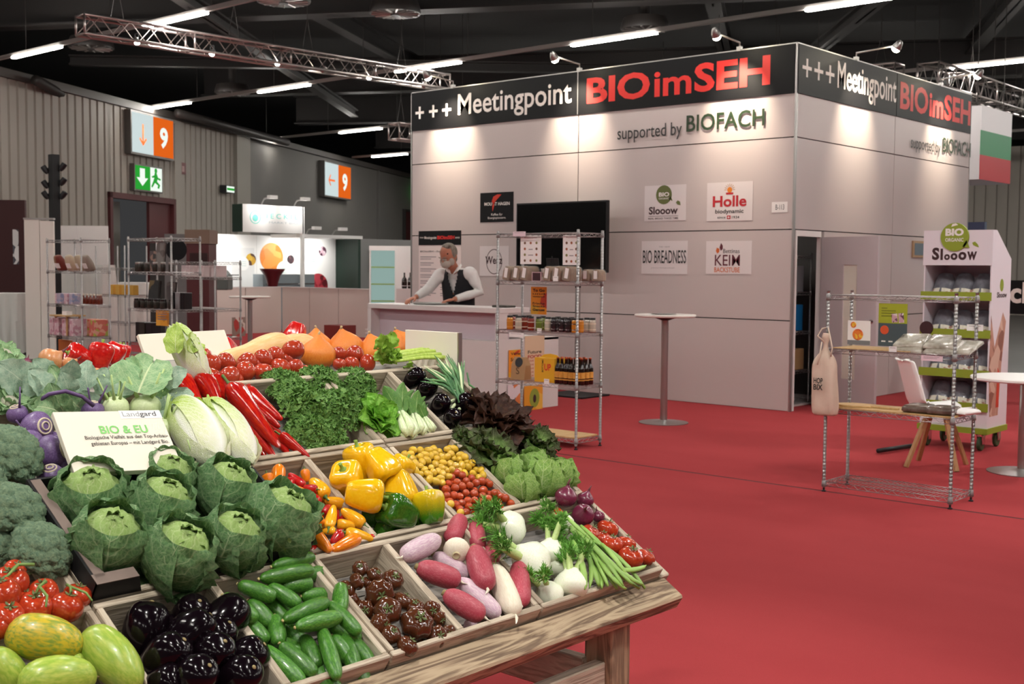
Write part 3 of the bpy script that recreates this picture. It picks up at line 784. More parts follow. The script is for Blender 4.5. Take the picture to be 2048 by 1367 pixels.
# --- cucumbers
cuc_me = [body([(.002, 0), (.55, .008), (.85, .03), (1.0, .075), (.98, .11), (.8, .138), (.4, .150), (.002, .152)], 14, 14, lambda a, t: 1+.025*math.cos(a*7), b_, m_cuc) for b_ in (.0, .05, -.06)]
cuc_tip = MB().lathe([(.22, -.002), (.16, -.005), (.02, -.006)], 8).mesh('blossom_end', mat('cucumber_tip', '#b9a870', .7), True)
c2_ = zc(430, 1090, 4.934)
CU = [(560, 210, 980, 110, .02), (440, 330, 970, 240, .03), (850, 310, 1085, 235, .0), (225, 380, 600, 520, .02), (520, 390, 840, 590, .015), (650, 410, 955, 370, .005), (75, 490, 415, 740, .02), (330, 540, 555, 745, .0),
      (250, 690, 520, 950, -.005), (590, 690, 635, 910, .0), (675, 740, 1115, 550, .025), (795, 810, 1245, 700, .035), (1120, 560, 1430, 875, .02), (1240, 380, 1235, 660, .02), (640, 970, 995, 1285, .01), (470, 1000, 880, 1370, .0),
      (1045, 800, 1210, 1320, .02), (1120, 780, 1310, 850, -.0), (1150, 890, 1295, 1040, -.005), (1265, 870, 1390, 1250, -.01), (1320, 890, 1555, 1180, -.015), (880, 890, 1015, 1210, -.01), (500, 540, 640, 650, -.02),
      (680, 780, 840, 920, -.02), (1000, 1150, 1095, 1350, -.02), (900, 1310, 1025, 1340, -.01), (850, 500, 1090, 470, -.012), (520, 920, 770, 1000, -.02), (640, 620, 1000, 700, -.035), (350, 800, 640, 1050, -.045), (1380, 1080, 1440, 1220, -.03), (1000, 1000, 1280, 1100, -.05)]
for k, q in enumerate(CU):
    a, b = ends(c2_, q, q[4]-.012); L = (b-a).length
    if L < .085: b = a+(b-a)*(.085/L) - SZ*.01
    M = along(a, b, .152, .0205 if k % 4 else .0185)
    veg('cucumber', 'short green snack cucumber in the crate between aubergines and brown tomatoes', 'cucumber', 'snack cucumbers in the crate', [('body', cuc_me[k % 3]), ('blossom_end', cuc_tip)], M)
# --- brown ribbed tomatoes
def ribbed(n, amp): return lambda a, t: 1+amp*math.cos(a*n+.4*math.sin(a*2))*math.sin(math.pi*t)**.6
def tomato_mesh(mt, n=8, amp=.07, flat=.78, nm='body'):
    pr = cat([(.002, -flat*.96), (.5, -flat*.92), (.9, -flat*.5), (1.0, 0), (.9, flat*.52), (.55, flat*.86), (.25, flat*.88), (.05, flat*.74)], 14)
    return MB().lathe(pr, 26, None, 0, ribbed(n, amp)).mesh(nm, mt, True)
brt = [tomato_mesh(m_brt, 9, .07), tomato_mesh(m_brt, 7, .09), tomato_mesh(m_brt, 5, .04, .85)]
cal_t = calyx(.44, 5, .74, m_green_calyx, .05, .3, .045, .14)
c3 = zc(640, 1100, 6.213)
for k, (x, y, r, h) in enumerate(((500, 230, 95, .0), (460, 385, 95, .005), (680, 310, 92, .008), (905, 370, 125, -.01), (585, 400, 75, -.01), (320, 500, 115, -.02), (740, 545, 170, .005), (545, 750, 125, -.02), (840, 755, 160, .012),
                                  (1020, 635, 115, .0), (1170, 710, 110, .0), (1385, 745, 110, -.01), (745, 930, 135, .0), (1200, 915, 190, .01), (880, 1050, 115, .005), (1085, 1190, 125, .005), (1455, 1065, 125, -.005), (1605, 1020, 90, -.015), (1490, 850, 85, -.01), (390, 620, 90, -.03), (1250, 1100, 85, -.03))):
    p = sl(*c3(x, y), h-.008); r = r_m(r, 6.213, p)*1.1
    M = at_axis(p, (uni(-.6, .5), uni(-.7, .2), uni(.4, 1)), (r, r, r))
    veg('brown_tomato', 'dark brown ribbed tomato with green calyx in the crate beside the radishes', 'tomato', 'brown ribbed tomatoes in the crate', [('body', brt[k % 3]), ('calyx', cal_t)], M)
# --- radishes and white roots
rad_p = [(.03, 0), (.45, .03), (.85, .12), (1.0, .32), (1.0, .6), (.82, .84), (.4, .97), (.05, 1.0)]
rad_me = {n: body(rad_p, 18, 16, lambda a, t: 1+.02*math.sin(a*3+t*4), .03, m) for n, m in (('red', m_rad), ('lil', m_lil), ('wht', m_wht))}
tail_me = MB().tube([(0, 0, .005), (.1, 0, -.12), (.35, .1, -.25)], [.16, .07, .015], 6).mesh('root_tail', m_wht, True)
crown_me = MB().lathe([(.32, .975), (.26, 1.03), (.05, 1.04)], 10).mesh('crown', m_drystem, True)
c7 = zc(780, 960, 3.303)
RD = (('lil', 320, 385, 85, 505, 72, .02, 'long lilac white radish lying on the crate rim', 1), ('red', 475, 245, 400, 395, 66, .0, 0, 0), ('red', 560, 275, 590, 450, 58, .005, 0, 0), ('red', 180, 570, 465, 670, 76, .012, 0, 0),
      ('lil', 290, 490, 530, 640, 58, -.015, 'pale lilac radish between the red radishes', 0), ('red', 555, 445, 645, 715, 82, .03, 0, 0), ('red', 690, 410, 660, 560, 62, .0, 0, 0), ('red', 850, 545, 870, 825, 72, .01, 0, 0),
      ('red', 360, 745, 625, 905, 76, .012, 0, 0), ('lil', 460, 655, 725, 900, 64, -.005, 'pale lilac radish between the red radishes', 0), ('wht', 690, 570, 830, 890, 78, .01, 'long white root with thin tail among the red radishes', 0), ('lil', 520, 920, 610, 965, 50, -.04, 'pale lilac radish between the red radishes', 0))
RDL = {1: 'red radish at the back rail beside the white turnip', 2: 'red radish at the back rail next to the fennel', 3: 'red radish lying across below the lilac radish', 5: 'red radish lying on top of the heap', 6: 'short red radish between the top one and the fennel', 7: 'red radish leaning on the fennel side of the crate', 8: 'red radish at the front rim beside the brown tomatoes'}
for k, q in enumerate(RD):
    a = sl(*c7(q[1], q[2]), q[6]-.008); b = sl(*c7(q[3], q[4]), q[6]-.012); r = r_m(q[5], 3.303, (a+b)/2)
    if (b-a).length < .07: b = b - SZ*.05
    M = align(b, a) @ S(r, r, (b-a).length*1.02)
    if q[0] == 'red': lab, g = RDL[k], None
    else: lab, g = q[7], ('lilac radishes' if 'between' in q[7] else None)
    o = veg('radish', lab, 'radish', g, [('body', rad_me[q[0]]), ('crown', crown_me)], M)
    t = put('root_tail', tail_me, o); t.matrix_local = S(1, 1, r/(b-a).length*(4 if q[0] == 'wht' else 2.4))
p = sl(*c7(440, 462), .008); r = r_m(88, 3.303, p)
tn = veg('turnip', 'round white turnip with cut stem end among the radishes', 'turnip', None, [('body', body([(.02, -.85), (.5, -.75), (.95, -.2), (1, .15), (.7, .62), (.32, .8), (.02, .82)], 20, 14, None, 0, m_wht)), ('cut_stem', MB().lathe([(.30, .74), (.30, .9), (.22, .94), (.2, .9), (.02, .9)], 16).mesh('cut_stem', mat('cut_stem', '#cfc49a', .7), True))],
         frame(p, _rt, _up, (CAM-p).normalized()) @ RX(25) @ S(r))
# --- fennel
def fennel_parts(seed, ns=3):
    rs = random.Random(seed)
    bulb = body([(.03, -.75), (.55, -.72), (.95, -.4), (1.0, 0), (.78, .45), (.5, .8), (.38, 1.0), (.1, 1.05)], 18, 14, lambda a, t: 1+.10*math.cos(2*a)+.03*math.cos(a*6+t*3), 0, m_fen, 'bulb')
    P = [('bulb', bulb)]
    for k in range(ns):
        a = 2*math.pi*k/ns+rs.random(); c, s = math.cos(a), math.sin(a); L = 1.0+rs.random()*.8
        base = Vector((c*.22, s*.22, .75)); tip = base+Vector((c*.45, s*.45, L))
        P.append(('stalk', MB().tube([base-Vector((0, 0, .3)), base, base*.4+tip*.6, tip], [.30, .24, .19, .17], 8).mesh('stalk', m_fstalk, True)))
        fr = MB()
        for i in range(60):
            u = rs.random(); o0 = base.lerp(tip, .55+.45*u)
            d = Vector((c*.3+rs.uniform(-1, 1), s*.3+rs.uniform(-1, 1), rs.uniform(.1, 1.2))).normalized(); l = rs.uniform(.35, .8)
            fr.tube([o0, o0+d*l], [.02, .008], 3, cap=False)
            for j in range(5):
                q0 = o0+d*l*(.3+.14*j); e = (d+Vector((rs.uniform(-1, 1), rs.uniform(-1, 1), rs.uniform(-1, 1)))*.8).normalized()
                sd = e.orthogonal().normalized()*.045
                fr.add([q0-sd, q0+e*.34, q0+sd], [(0, 1, 2)])
        me = fr.mesh('fronds', m_frond, False); P.append(('fronds', me))
    return P
FN = [fennel_parts(3), fennel_parts(8), fennel_parts(12, 2)]
FL_ = ['fennel bulb lying across the crate back rail with thick pale stalks', 'fennel bulb just below the red onions', 'largest fennel bulb, in the middle of the crate', 'slim fennel bulb pressed against the largest one', 'fennel bulb with a single upright stalk beside the bean tips', 'fennel bulb cut flat at the crate front rim', 'fennel bulb half hidden under the green beans', 'small fennel bulb next to the red radishes']
for k, (x, y, r, tx, ty, h) in enumerate(((790, 315, 95, 640, 230, .0), (1120, 300, 74, 1000, 215, .01), (930, 545, 118, 760, 420, .015), (1050, 480, 80, 1090, 330, .0), (1192, 690, 92, 1212, 500, .01), (1050, 745, 78, 970, 640, -.01), (1130, 580, 72, 1170, 400, -.015), (700, 345, 60, 630, 230, -.02))):
    p = sl(*c7(x, y), h-.012); t = sl(*c7(tx, ty), h+.03); r = r_m(r, 3.303, p)
    o = veg('fennel', FL_[k], 'fennel', None, FN[k % 3], align(p, t) @ RZ(uni(0, 360)) @ S(r*1.22))
    for ch in o.children:
        if ch.name.startswith('fronds'): ch['kind'] = 'stuff'
# --- flat green beans
def bean_mesh(pts, wid, th=.004):
    pts = [Vector(p) for p in pts]; n = 12; vs = []; fs = []; uv = []
    def q(t):
        a, b, c = pts; return a*(1-t)*(1-t)+b*2*t*(1-t)+c*t*t
    for i in range(n+1):
        t = i/n; p = q(t); d = (q(min(1, t+.02))-q(max(0, t-.02))).normalized()
        sd = d.cross(SZ).normalized(); nz = sd.cross(d)
        wv = wid*(math.sin(math.pi*(.06+.9*t))**.5)*(1+.08*math.sin(t*30))
        if i == n: wv = wid*.08
        for a_, b_ in ((1, 0), (.5, 1), (-.5, 1), (-1, 0), (-.5, -1), (.5, -1)):
            vs.append(p+sd*a_*wv+nz*b_*th*(1+.35*math.sin(t*38)))
    for i in range(n):
        for k in range(6): fs.append((i*6+k, i*6+(k+1) % 6, (i+1)*6+(k+1) % 6, (i+1)*6+k))
    fs += [tuple(range(5, -1, -1)), tuple(range(n*6, n*6+6))]
    return MB().add(vs, fs).mesh('pod', m_bean, True)
random.seed(21)
BE = [((1160, 210), (1190, 330), (1300, 420)), ((1190, 330), (1370, 420), (1320, 710)), ((1220, 350), (1400, 520), (1400, 715)), ((1240, 340), (1460, 540), (1540, 700)), ((1340, 400), (1530, 480), (1685, 715)), ((1330, 420), (1490, 620), (1650, 715)),
      ((1280, 380), (1390, 560), (1440, 700)), ((1310, 390), (1520, 600), (1600, 690)), ((1200, 270), (1330, 420), (1450, 470)), ((1210, 400), (1290, 560), (1290, 720)), ((1400, 420), (1500, 520), (1560, 620)), ((1500, 580), (1590, 610), (1690, 565)),
      ((1170, 260), (1260, 420), (1340, 560)), ((1350, 470), (1440, 640), (1560, 720)), ((1300, 500), (1370, 620), (1380, 700)), ((1420, 500), (1560, 640), (1670, 690)), ((1260, 300), (1360, 380), (1480, 520)), ((1380, 560), (1470, 650), (1500, 720)), ((1230, 330), (1330, 480), (1470, 620)), ((1150, 230), (1230, 300), (1330, 400))]
for k, q in enumerate(BE):
    h = .012+.026*rnd()+(.006*(k % 4)); P = [sl(*c7(*a), h-.006+dz) for a, dz in zip(q, (0, .012, -.012))]
    o = put('green_bean', bean_mesh(P, uni(.0095, .012))); tag(o, 'flat green bean pod in the heap between fennel and ribbed tomatoes', 'bean', 'flat green beans')
# --- ribbed red tomatoes and red onions at the corner
bft = [tomato_mesh(m_tom, 9, .06, .72), tomato_mesh(m_tom, 7, .05, .76)]
for k, (x, y, r, h) in enumerate(((1325, 350, 68, .0), (1438, 322, 74, .0), (1405, 385, 60, .0), (1468, 425, 74, .008), (1560, 418, 66, .0), (1590, 508, 86, .012), (1690, 508, 66, .0), (1100, 215, 44, .0))):
    p = sl(*c7(x, y), h-.006); r = r_m(r, 3.303, p)
    M = at_axis(p, (uni(-.3, .3), uni(-.1, .5), 1), (r, r, r))
    veg('ribbed_tomato', 'ribbed red tomato with dark calyx at the stand corner beside the beans', 'tomato', 'ribbed red tomatoes at the corner', [('body', bft[k % 2]), ('calyx', cal_t)], M)
on_p = [(.02, -.88), (.4, -.82), (.85, -.45), (1, 0), (.88, .42), (.5, .76), (.22, .98), (.14, 1.15)]
on_neck = MB().tube([(0, 0, 1.05), (.05, 0, 1.35), (-.03, .06, 1.75)], [.16, .10, .05], 7).mesh('neck', mat('onion_neck', '#6b3a3f', .7), True)
on_root = MB().lathe([(.12, -.87), (.16, -.92), (.02, -.94)], 10).mesh('root_plate', m_drystem, True)
ONL = {1160: 'largest red onion with upright neck beside the small lettuces', 1288: 'red onion with curled dry neck at the stand edge', 1275: 'red onion just above the ribbed tomatoes', 1378: 'smallest red onion at the stand edge'}
onr_me = body(on_p, 20, 14, None, 0, m_onr); ony_me = body(on_p, 20, 14, None, 0, m_ony)
for x, y, r, ax, h in ((1160, 110, 76, (0, .3, 1), .03), (1288, 130, 60, (.3, .3, 1), .01), (1275, 228, 76, (-.5, -.2, .8), .01), (1378, 240, 42, (-.3, .6, .8), -.005)):
    p = sl(*c7(x, y), h-.004); r = r_m(r, 3.303, p)
    veg('red_onion', ONL[x], 'onion', None, [('body', onr_me), ('neck', on_neck), ('root_plate', on_root)], at_axis(p, ax, (r, r, r)))
# --- mangoes, vine tomatoes, broccoli at the left
c4 = zc(0, 820, 2.5)
mg_p = [(.03, 0), (.45, .03), (.85, .16), (1.0, .40), (.95, .65), (.68, .88), (.3, .985), (.03, 1.0)]
mg1 = body(mg_p, 22, 16, lambda a, t: 1+.05*math.cos(a), .04, m_mang); mg2 = body(mg_p, 22, 16, lambda a, t: 1+.05*math.cos(a), .04, m_mangy)
mg_st = MB().tube([(0, 0, .99), (.02, 0, 1.03)], [.09, .06], 8).mesh('stem_stub', m_drystem, True)
for q, me, r, lab in (((25, 1110, 415, 1190), mg2, 118, 'large yellow green speckled mango on top of the mango pile'), ((430, 1110, 690, 1390), mg1, 118, 'green mango leaning on the crate side by the aubergines'), ((-90, 1220, 150, 1290), mg1, 112, 'yellow green mango below the speckled one'), ((90, 1370, 480, 1330), mg1, 115, 'green mango lying at the bottom of the pile'), ((380, 1210, 430, 1290), mg1, 60, 'half hidden green mango between the larger ones')):
    a, b = ends(c4, q, .012); r = r_m(r, 2.5, (a+b)/2)
    if (b-a).length < .1: b = b - SZ*.08
    veg('mango', lab, 'mango', None, [('body', me), ('stem_stub', mg_st)], align(a, b) @ RZ(90) @ S(r, r*.9, (b-a).length))
vt = tomato_mesh(m_tom, 5, .02, .86)
vine = MB().tube([(-1.2, .3, .95), (-.4, .1, 1.12), (0, 0, .8)], [.10, .09, .07], 6).tube([(-.4, .1, 1.12), (.4, .7, 1.1), (1.1, .8, .9)], [.09, .08, .06], 6).mesh('vine', m_stem, True)
for k, (x, y, r, h) in enumerate(((50, 860, 92, .03), (75, 800, 58, .03), (0, 920, 100, .045), (30, 1030, 90, .03), (215, 912, 78, .02), (170, 985, 90, .03), (385, 930, 72, .015), (330, 985, 86, .03), (105, 940, 66, .01), (-20, 1080, 80, .02))):
    p = sl(*c4(x, y), h-.012); r = r_m(r, 2.5, p)
    P = [('body', vt), ('calyx', cal_t)] + ([('vine', vine)] if k in (0, 5, 7) else [])
    veg('vine_tomato', 'red vine tomato with green calyx beside the broccoli and mangoes', 'tomato', 'vine tomatoes', P, at_axis(p, (uni(-.3, .3), uni(-.2, .4), 1), (r, r, r)))
# broccoli: lumpy crown of buds on a branching stalk
m_broc = mat('broccoli_buds', '#77997b', .75, col2='#a6c096', nscale=9, nlo=.35, nhi=.7, bump=1.0, bscale=55)
def broccoli_mesh(seed):
    rs = random.Random(seed); mb = MB()
    bm = bmesh.new(); bmesh.ops.create_icosphere(bm, subdivisions=6, radius=1)
    cs = []
    for i in range(30):
        a = i*2.39996; z_ = 1-i/30*1.05; q = math.sqrt(max(0, 1-z_*z_)); cs.append(Vector((q*math.cos(a), q*math.sin(a), z_)).normalized())
    for v in bm.verts:
        d = v.co.normalized()
        if d.z < -.12:
            v.co = Vector((d.x*.8, d.y*.8, -.1+d.z*.35)); continue
        m_ = max(d.dot(c) for c in cs)
        lump = max(0, (m_-.945)/.055)**.5*.27
        f = noise.noise(d*9)*.035+abs(noise.noise(d*20))*.07+noise.noise(d*42)*.035
        v.co = Vector((d.x, d.y, d.z*.78))*(0.86+lump+f)
    bm.normal_update(); me = bpy.data.meshes.new('crown'); bm.to_mesh(me); bm.free()
    me.materials.append(m_broc); me.polygons.foreach_set('use_smooth', [True]*len(me.polygons))
    return me
br_me = [broccoli_mesh(1)]
BRL = ['broccoli head beside the purple kohlrabi', 'broccoli head in the middle of the broccoli row', 'broccoli head resting above the vine tomatoes', 'small broccoli head at the crate side', 'broccoli head farthest from the carton']
m_bst = mat('broccoli_stalk', '#8fa86c', .5)
br_st = MB().tube([(0, 0, -.25), (0, 0, -1.1)], [.42, .26], 10).mesh('stalk', m_bst, True)
br_br = [MB().tube([(0, 0, -.7), (.55*math.cos(a), .55*math.sin(a), -.15)], [.16, .22], 7).mesh('branch', m_bst, True) for a in (0, 1.3, 2.6, 3.9, 5.1)]
for x, y, r, ax, h in ((40, 230, 158, (.2, -.2, 1), .05), (60, 510, 150, (.2, -.1, 1), .04), (200, 712, 150, (.25, -.3, 1), .03), (-20, 690, 100, (-.2, -.2, 1), .0), (-130, 380, 140, (-.2, -.2, 1), .04)):
    p = sl(*c4(x, y), h-.01); r = r_m(r, 2.5, p)
    veg('broccoli', BRL[len([q_ for q_ in bpy.data.objects if q_.name.startswith('broccoli')])], 'broccoli', None, [('crown', br_me[0]), ('stalk', br_st)]+[('branch', b) for b in br_br], at_axis(p, ax, (r, r, r)))

# ================================================================== MIDDLE TIER
# --- savoy cabbages in a black carton
car = thing('cardboard_carton', 'low black cardboard carton holding the savoy cabbages', 'box', SLM @ T(1.29, S2+.004, 0))
m_carton = mat('black_carton', '#1b1a1c', .55); m_kraft = mat('kraft_inside', '#7a6a62', .8)
cw, cl_ = .585, .358
for nm, a, b in (('side_wall', (0, 0, -.06), (.006, cl_, .045)), ('side_wall', (cw-.006, 0, -.06), (cw, cl_, .045)), ('back_wall', (.006, cl_-.006, -.06), (cw-.006, cl_, .045))):
    MB().span(a, b).build(nm, m_carton, car)
pts = [(0, -.06), (cw, -.06), (cw, .045), (cw-.10, .045), (cw-.14, .012), (.20, .012), (.16, -.03), (.13, -.03), (.10, .045), (0, .045)]
MB().prism(pts, .006, frame(Vector((0, .006, 0)), Vector((1, 0, 0)), Vector((0, 0, 1)), Vector((0, -1, 0)))).build('front_wall', m_carton, car)
MB().span((.0, 0, -.066), (cw, cl_, -.06)).build('base', m_kraft, car)
MB().span((.006, .006, .0445), (.03, cl_-.006, .0465)).span((.0, .0, .0445), (.10, .03, .0465)).build('rim_fold', m_kraft, car)
MB().span((.30, -.0015, -.052), (.56, 0, -.024)).build('orange_label', mat('orange_label', '#e2432a', .5), car)
sv_in = [wrap_leaf(1, -80, 112, 74, .05, .03, s, lm_savoy, .95, 16, 16, 7, .05) for s in (1, 2, 3)]
sv_mid = [wrap_leaf(1.04, -82, 76, 78, .15, .075, s, lm_savoy, .95, 16, 16, 8, .06) for s in (4, 5, 6)]
sv_out = [wrap_leaf(1.09, -84, 52, 84, .38, .11, s, lm_savoyo, .95, 16, 16, 9, .07) for s in (7, 8, 9)]
sv_ball = ball(1.025, .95, lm_savoy)
def savoy(p, ax, r, k, label, group):
    o = thing('savoy_cabbage', label, 'cabbage', at_axis(p, ax, (r, r, r), 0), group)
    put('heart', sv_ball, o)
    base = 180+uni(-35, 35)
    for i, a in enumerate((base, base+130, base-130)):
        l = put('leaf', sv_in[(i+k) % 3], o); l.matrix_local = RZ(a) @ S(1+.015*i)
    for i in range(4):
        l = put('leaf', sv_mid[(i+k) % 3], o); l.matrix_local = RZ(base+60+i*90+uni(-15, 15)) @ S(1.0+.02*i)
    for i in range(4):
        l = put('leaf', sv_out[(i+k) % 3], o); l.matrix_local = RZ(base+110+i*75+uni(-15, 15)) @ S(1.0+.02*i)
c5 = zc(100, 880, 3.657)
random.seed(5)
SVL = ['savoy cabbage under the lower corner of the sign board beside the kohlrabi', 'savoy cabbage in the front corner of the carton beside the broccoli', 'savoy cabbage in the middle of the carton', 'savoy cabbage with pale crown touching the sign board', 'savoy cabbage next to the Chinese cabbages', 'savoy cabbage with a leaf hanging over the notched carton front', 'savoy cabbage above the red orange carton label', 'savoy cabbage leaning over the carton side onto the mini peppers']
for k, (x, y, r, ax, h) in enumerate(((300, 430, 215, (-.25, .55, .75), .035), (430, 740, 220, (-.1, .45, .8), .045), (800, 500, 205, (.1, .55, .75), .05), (850, 285, 165, (0, .3, .95), .045), (1270, 370, 185, (.1, .5, .8), .04),
                                      (930, 850, 225, (.05, .35, .9), .05), (1330, 740, 195, (.0, .45, .85), .045), (1670, 600, 225, (.2, .5, .8), .05))):
    p = sl(*c5(x, y), h); r = r_m(r, 3.657, p); ax = (ax[0], ax[1]*.25-.12, 1)
    savoy(p, ax, r*.96, k, SVL[k], None)
# --- mini peppers
mp_p = [(.02, 0), (.35, .03), (.62, .14), (.85, .36), (1.0, .66), (.98, .85), (.7, .96), (.3, .985), (.05, .975)]
mp_me = {c: [body(mp_p, 16, 14, lambda a, t, f=f: 1+.07*math.cos(a*3+f)*t, b_, m) for f, b_ in ((0, .05), (1, -.06))] for c, m in (('O', m_por), ('Y', m_pye), ('R', m_pre))}
mp_st = MB().lathe([(.34, .965), (.30, 1.0), (.16, 1.03), (.11, 1.12), (.13, 1.2), (.02, 1.2)], 10).mesh('stem', mat('pepper_stem', '#4d6b2c', .6), True)
cm = zc(520, 920, 6.835)
MP = (('O', 235, 385, 262, 95, 85, .02), ('O', 150, 370, 60, 260, 70, .0), ('R', 405, 400, 398, 270, 68, .0), ('R', 390, 180, 610, 350, 52, .01), ('O', 640, 300, 575, 200, 55, -.01), ('Y', 700, 260, 895, 500, 98, .01), ('O', 480, 520, 310, 370, 68, .0),
      ('O', 480, 365, 750, 650, 82, .015), ('R', 590, 370, 745, 475, 52, .012), ('R', 690, 450, 808, 595, 58, .008), ('Y', 880, 540, 1145, 600, 68, .0), ('R', 960, 620, 860, 730, 56, -.005), ('Y', 1010, 620, 940, 925, 66, .015), ('O', 740, 690, 825, 885, 70, .012),
      ('O', 640, 600, 690, 900, 62, .0), ('R', 1070, 680, 1030, 840, 42, -.01), ('Y', 1110, 670, 1425, 885, 80, .01), ('Y', 1310, 900, 1040, 870, 62, .0), ('O', 970, 1250, 660, 920, 88, .02), ('R', 830, 1170, 660, 1270, 64, .0), ('Y', 1550, 1080, 1160, 985, 72, .01),
      ('O', 985, 1230, 1350, 1060, 84, .015), ('R', 960, 980, 1150, 985, 42, -.012), ('R', 970, 1140, 1080, 1060, 62, .0), ('R', 1080, 830, 1190, 800, 45, -.015), ('Y', 850, 970, 1000, 1040, 48, -.005), ('R', 1380, 1130, 1530, 1110, 38, -.01), ('R', 850, 1240, 950, 1250, 40, -.01),
      ('O', 540, 560, 640, 640, 55, -.01), ('O', 800, 650, 960, 640, 60, -.03), ('Y', 700, 800, 900, 900, 60, -.035), ('O', 1150, 1000, 1300, 960, 60, -.03), ('R', 500, 300, 640, 420, 55, -.03), ('Y', 780, 420, 900, 520, 55, -.03), ('O', 1200, 760, 1320, 900, 60, -.035))
for k, q in enumerate(MP):
    a, b = ends(cm, (q[1], q[2], q[3], q[4]), q[6]-.012); r = r_m(q[5], 6.835, (a+b)/2)*1.2
    L = (b-a).length
    if L < .04: b = b+SZ*.02
    cn = {'O': 'orange', 'Y': 'yellow orange', 'R': 'dark red'}[q[0]]
    veg('mini_pepper', cn+' mini pepper in the crate between savoy and bell peppers', 'pepper', cn+' mini peppers', [('body', mp_me[q[0]][k % 2]), ('stem', mp_st)], align(a, b) @ RZ(uni(0, 360)) @ S(r, r, (b-a).length))
# --- bell peppers
def bell(mt, n=4, seed=0):
    pr = cat([(.05, -.95), (.36, -1.08), (.62, -1.0), (.80, -.55), (.95, .05), (1.0, .5), (.88, .84), (.55, .97), (.28, .88), (.08, .74)], 18)
    return MB().lathe(pr, 28, None, 0, lambda a, t: 1+.10*math.cos(a*n+seed)*(1-.3*abs(t-.5))+.03*math.cos(a*2+seed)).mesh('body', mt, True)
bl_st = MB().lathe([(.26, .80), (.22, .86), (.12, .92), (.10, 1.15), (.13, 1.28), (.02, 1.28)], 10).mesh('stem', mat('bell_stem', '#7d9a3e', .6), True)
m_bmix = bicolor('bell_pepper_turning', '#3e7a1a', '#d6b514', -.2, .75)
by, bg, bx_, brd = [bell(m_bye, 4, 0), bell(m_bye, 3, 1)], [bell(m_bgr, 4, 0), bell(m_bgr, 3, 2)], bell(m_bmix, 4, .5), [bell(m_bre, 4, 0), bell(m_bre, 3, 1)]
c6 = zc(480, 880, 4.452)
YPL = ['yellow bell pepper showing its stem beside the mini pepper divider', 'yellow bell pepper against the back rail of its compartment', 'tallest yellow bell pepper on top of the heap', 'yellow bell pepper lying on its side above the green ones', 'yellow bell pepper next to the half green one', 'small yellow bell pepper pressed against the cherry tomato divider']
for k, (x, y, r, ax, h, me, c_) in enumerate(((965, 350, 150, (-.6, .3, .75), .03, by[0], 'yellow'), (1080, 190, 150, (-.2, .6, .7), .03, by[1], 'yellow'), (1255, 235, 150, (.1, -.85, -.2), .06, by[0], 'yellow'), (1115, 485, 155, (.75, -.6, .2), .055, by[1], 'yellow'),
                                              (1430, 440, 150, (-.1, -.8, -.5), .03, by[0], 'yellow'), (1430, 250, 110, (.5, .2, .8), .01, by[1], 'yellow'), (1400, 640, 165, (-.85, .35, .3), .03, bg[0], 'green'), (1690, 590, 140, (.1, .75, .55), .04, bx_, 'mix'),
                                              (1290, 790, 100, (.5, .2, .8), -.02, bg[1], 'green'), (1180, 670, 90, (-.3, .3, .8), -.01, bg[0], 'green'), (1390, 810, 100, (.5, -.5, .4), -.025, bg[0], 'green'), (1600, 730, 95, (.3, .3, .8), -.02, bg[1], 'green'))):
    p = sl(*c6(x, y), h-.012); r = r_m(r, 4.452, p)
    if c_ == 'yellow': lab, g = YPL[k], None
    elif c_ == 'green': lab, g = 'dark green bell pepper under the yellow ones', 'green bell peppers'
    else: lab, g = 'bell pepper half green and half yellow on the crate edge', None
    veg('bell_pepper', lab, 'pepper', g, [('body', me), ('stem', bl_st)], at_axis(p, ax, (r, r, r*1.05)))
# --- cherry tomatoes: yellow plum and red round
ct_y = ball(1, 1.3, m_ytom, 'body', 14, 10, .02); ct_r = ball(1, .97, m_ctom, 'body', 14, 10, .01)
cc = zc(790, 870, 7.596)
def inside(x, y, P):
    c = False; j = len(P)-1
    for i in range(len(P)):
        if (P[i][1] > y) != (P[j][1] > y) and x < (P[j][0]-P[i][0])*(y-P[i][1])/(P[j][1]-P[i][1])+P[i][0]: c = not c
        j = i
    return c
random.seed(11)
def scatter(P, sp_, tries=6000):
    xs = [p[0] for p in P]; ys = [p[1] for p in P]; out = []
    for _ in range(tries):
        x, y = uni(min(xs), max(xs)), uni(min(ys), max(ys))
        if inside(x, y, P) and all((x-a)**2+(y-b)**2 > sp_*sp_ for a, b in out): out.append((x, y))
    return out
PY = [(150, 230), (420, 200), (880, 190), (1060, 330), (1380, 580), (1270, 650), (880, 560), (720, 740), (500, 720), (300, 540), (150, 390)]
PR = [(920, 540), (1090, 640), (1420, 660), (1500, 840), (1810, 1020), (1700, 1080), (1100, 1220), (900, 1110), (780, 990), (700, 800)]
for P, sp_, me, rr, nm, lab, g in ((PY, 72, ct_y, 54, 'yellow_cherry_tomato', 'small yellow plum tomato in the crate beside the bell peppers', 'yellow cherry tomatoes'), (PR, 88, ct_r, 62, 'red_cherry_tomato', 'small round red cherry tomato below the yellow ones', 'red cherry tomatoes')):
    for lay, (hh, s2) in enumerate(((-.006, sp_), (-.024, sp_*1.25))):
        for x, y in scatter(P, s2, 3500):
            p = sl(*cc(x, y), hh+uni(-.006, .006)); r = r_m(rr, 7.596, p)*uni(.95, 1.15)
            o = put(nm, me); o.matrix_world = at_axis(p, (uni(-1, 1), uni(-1, 1), uni(-.6, .6)), (r, r, r)); tag(o, lab, 'tomato', g)
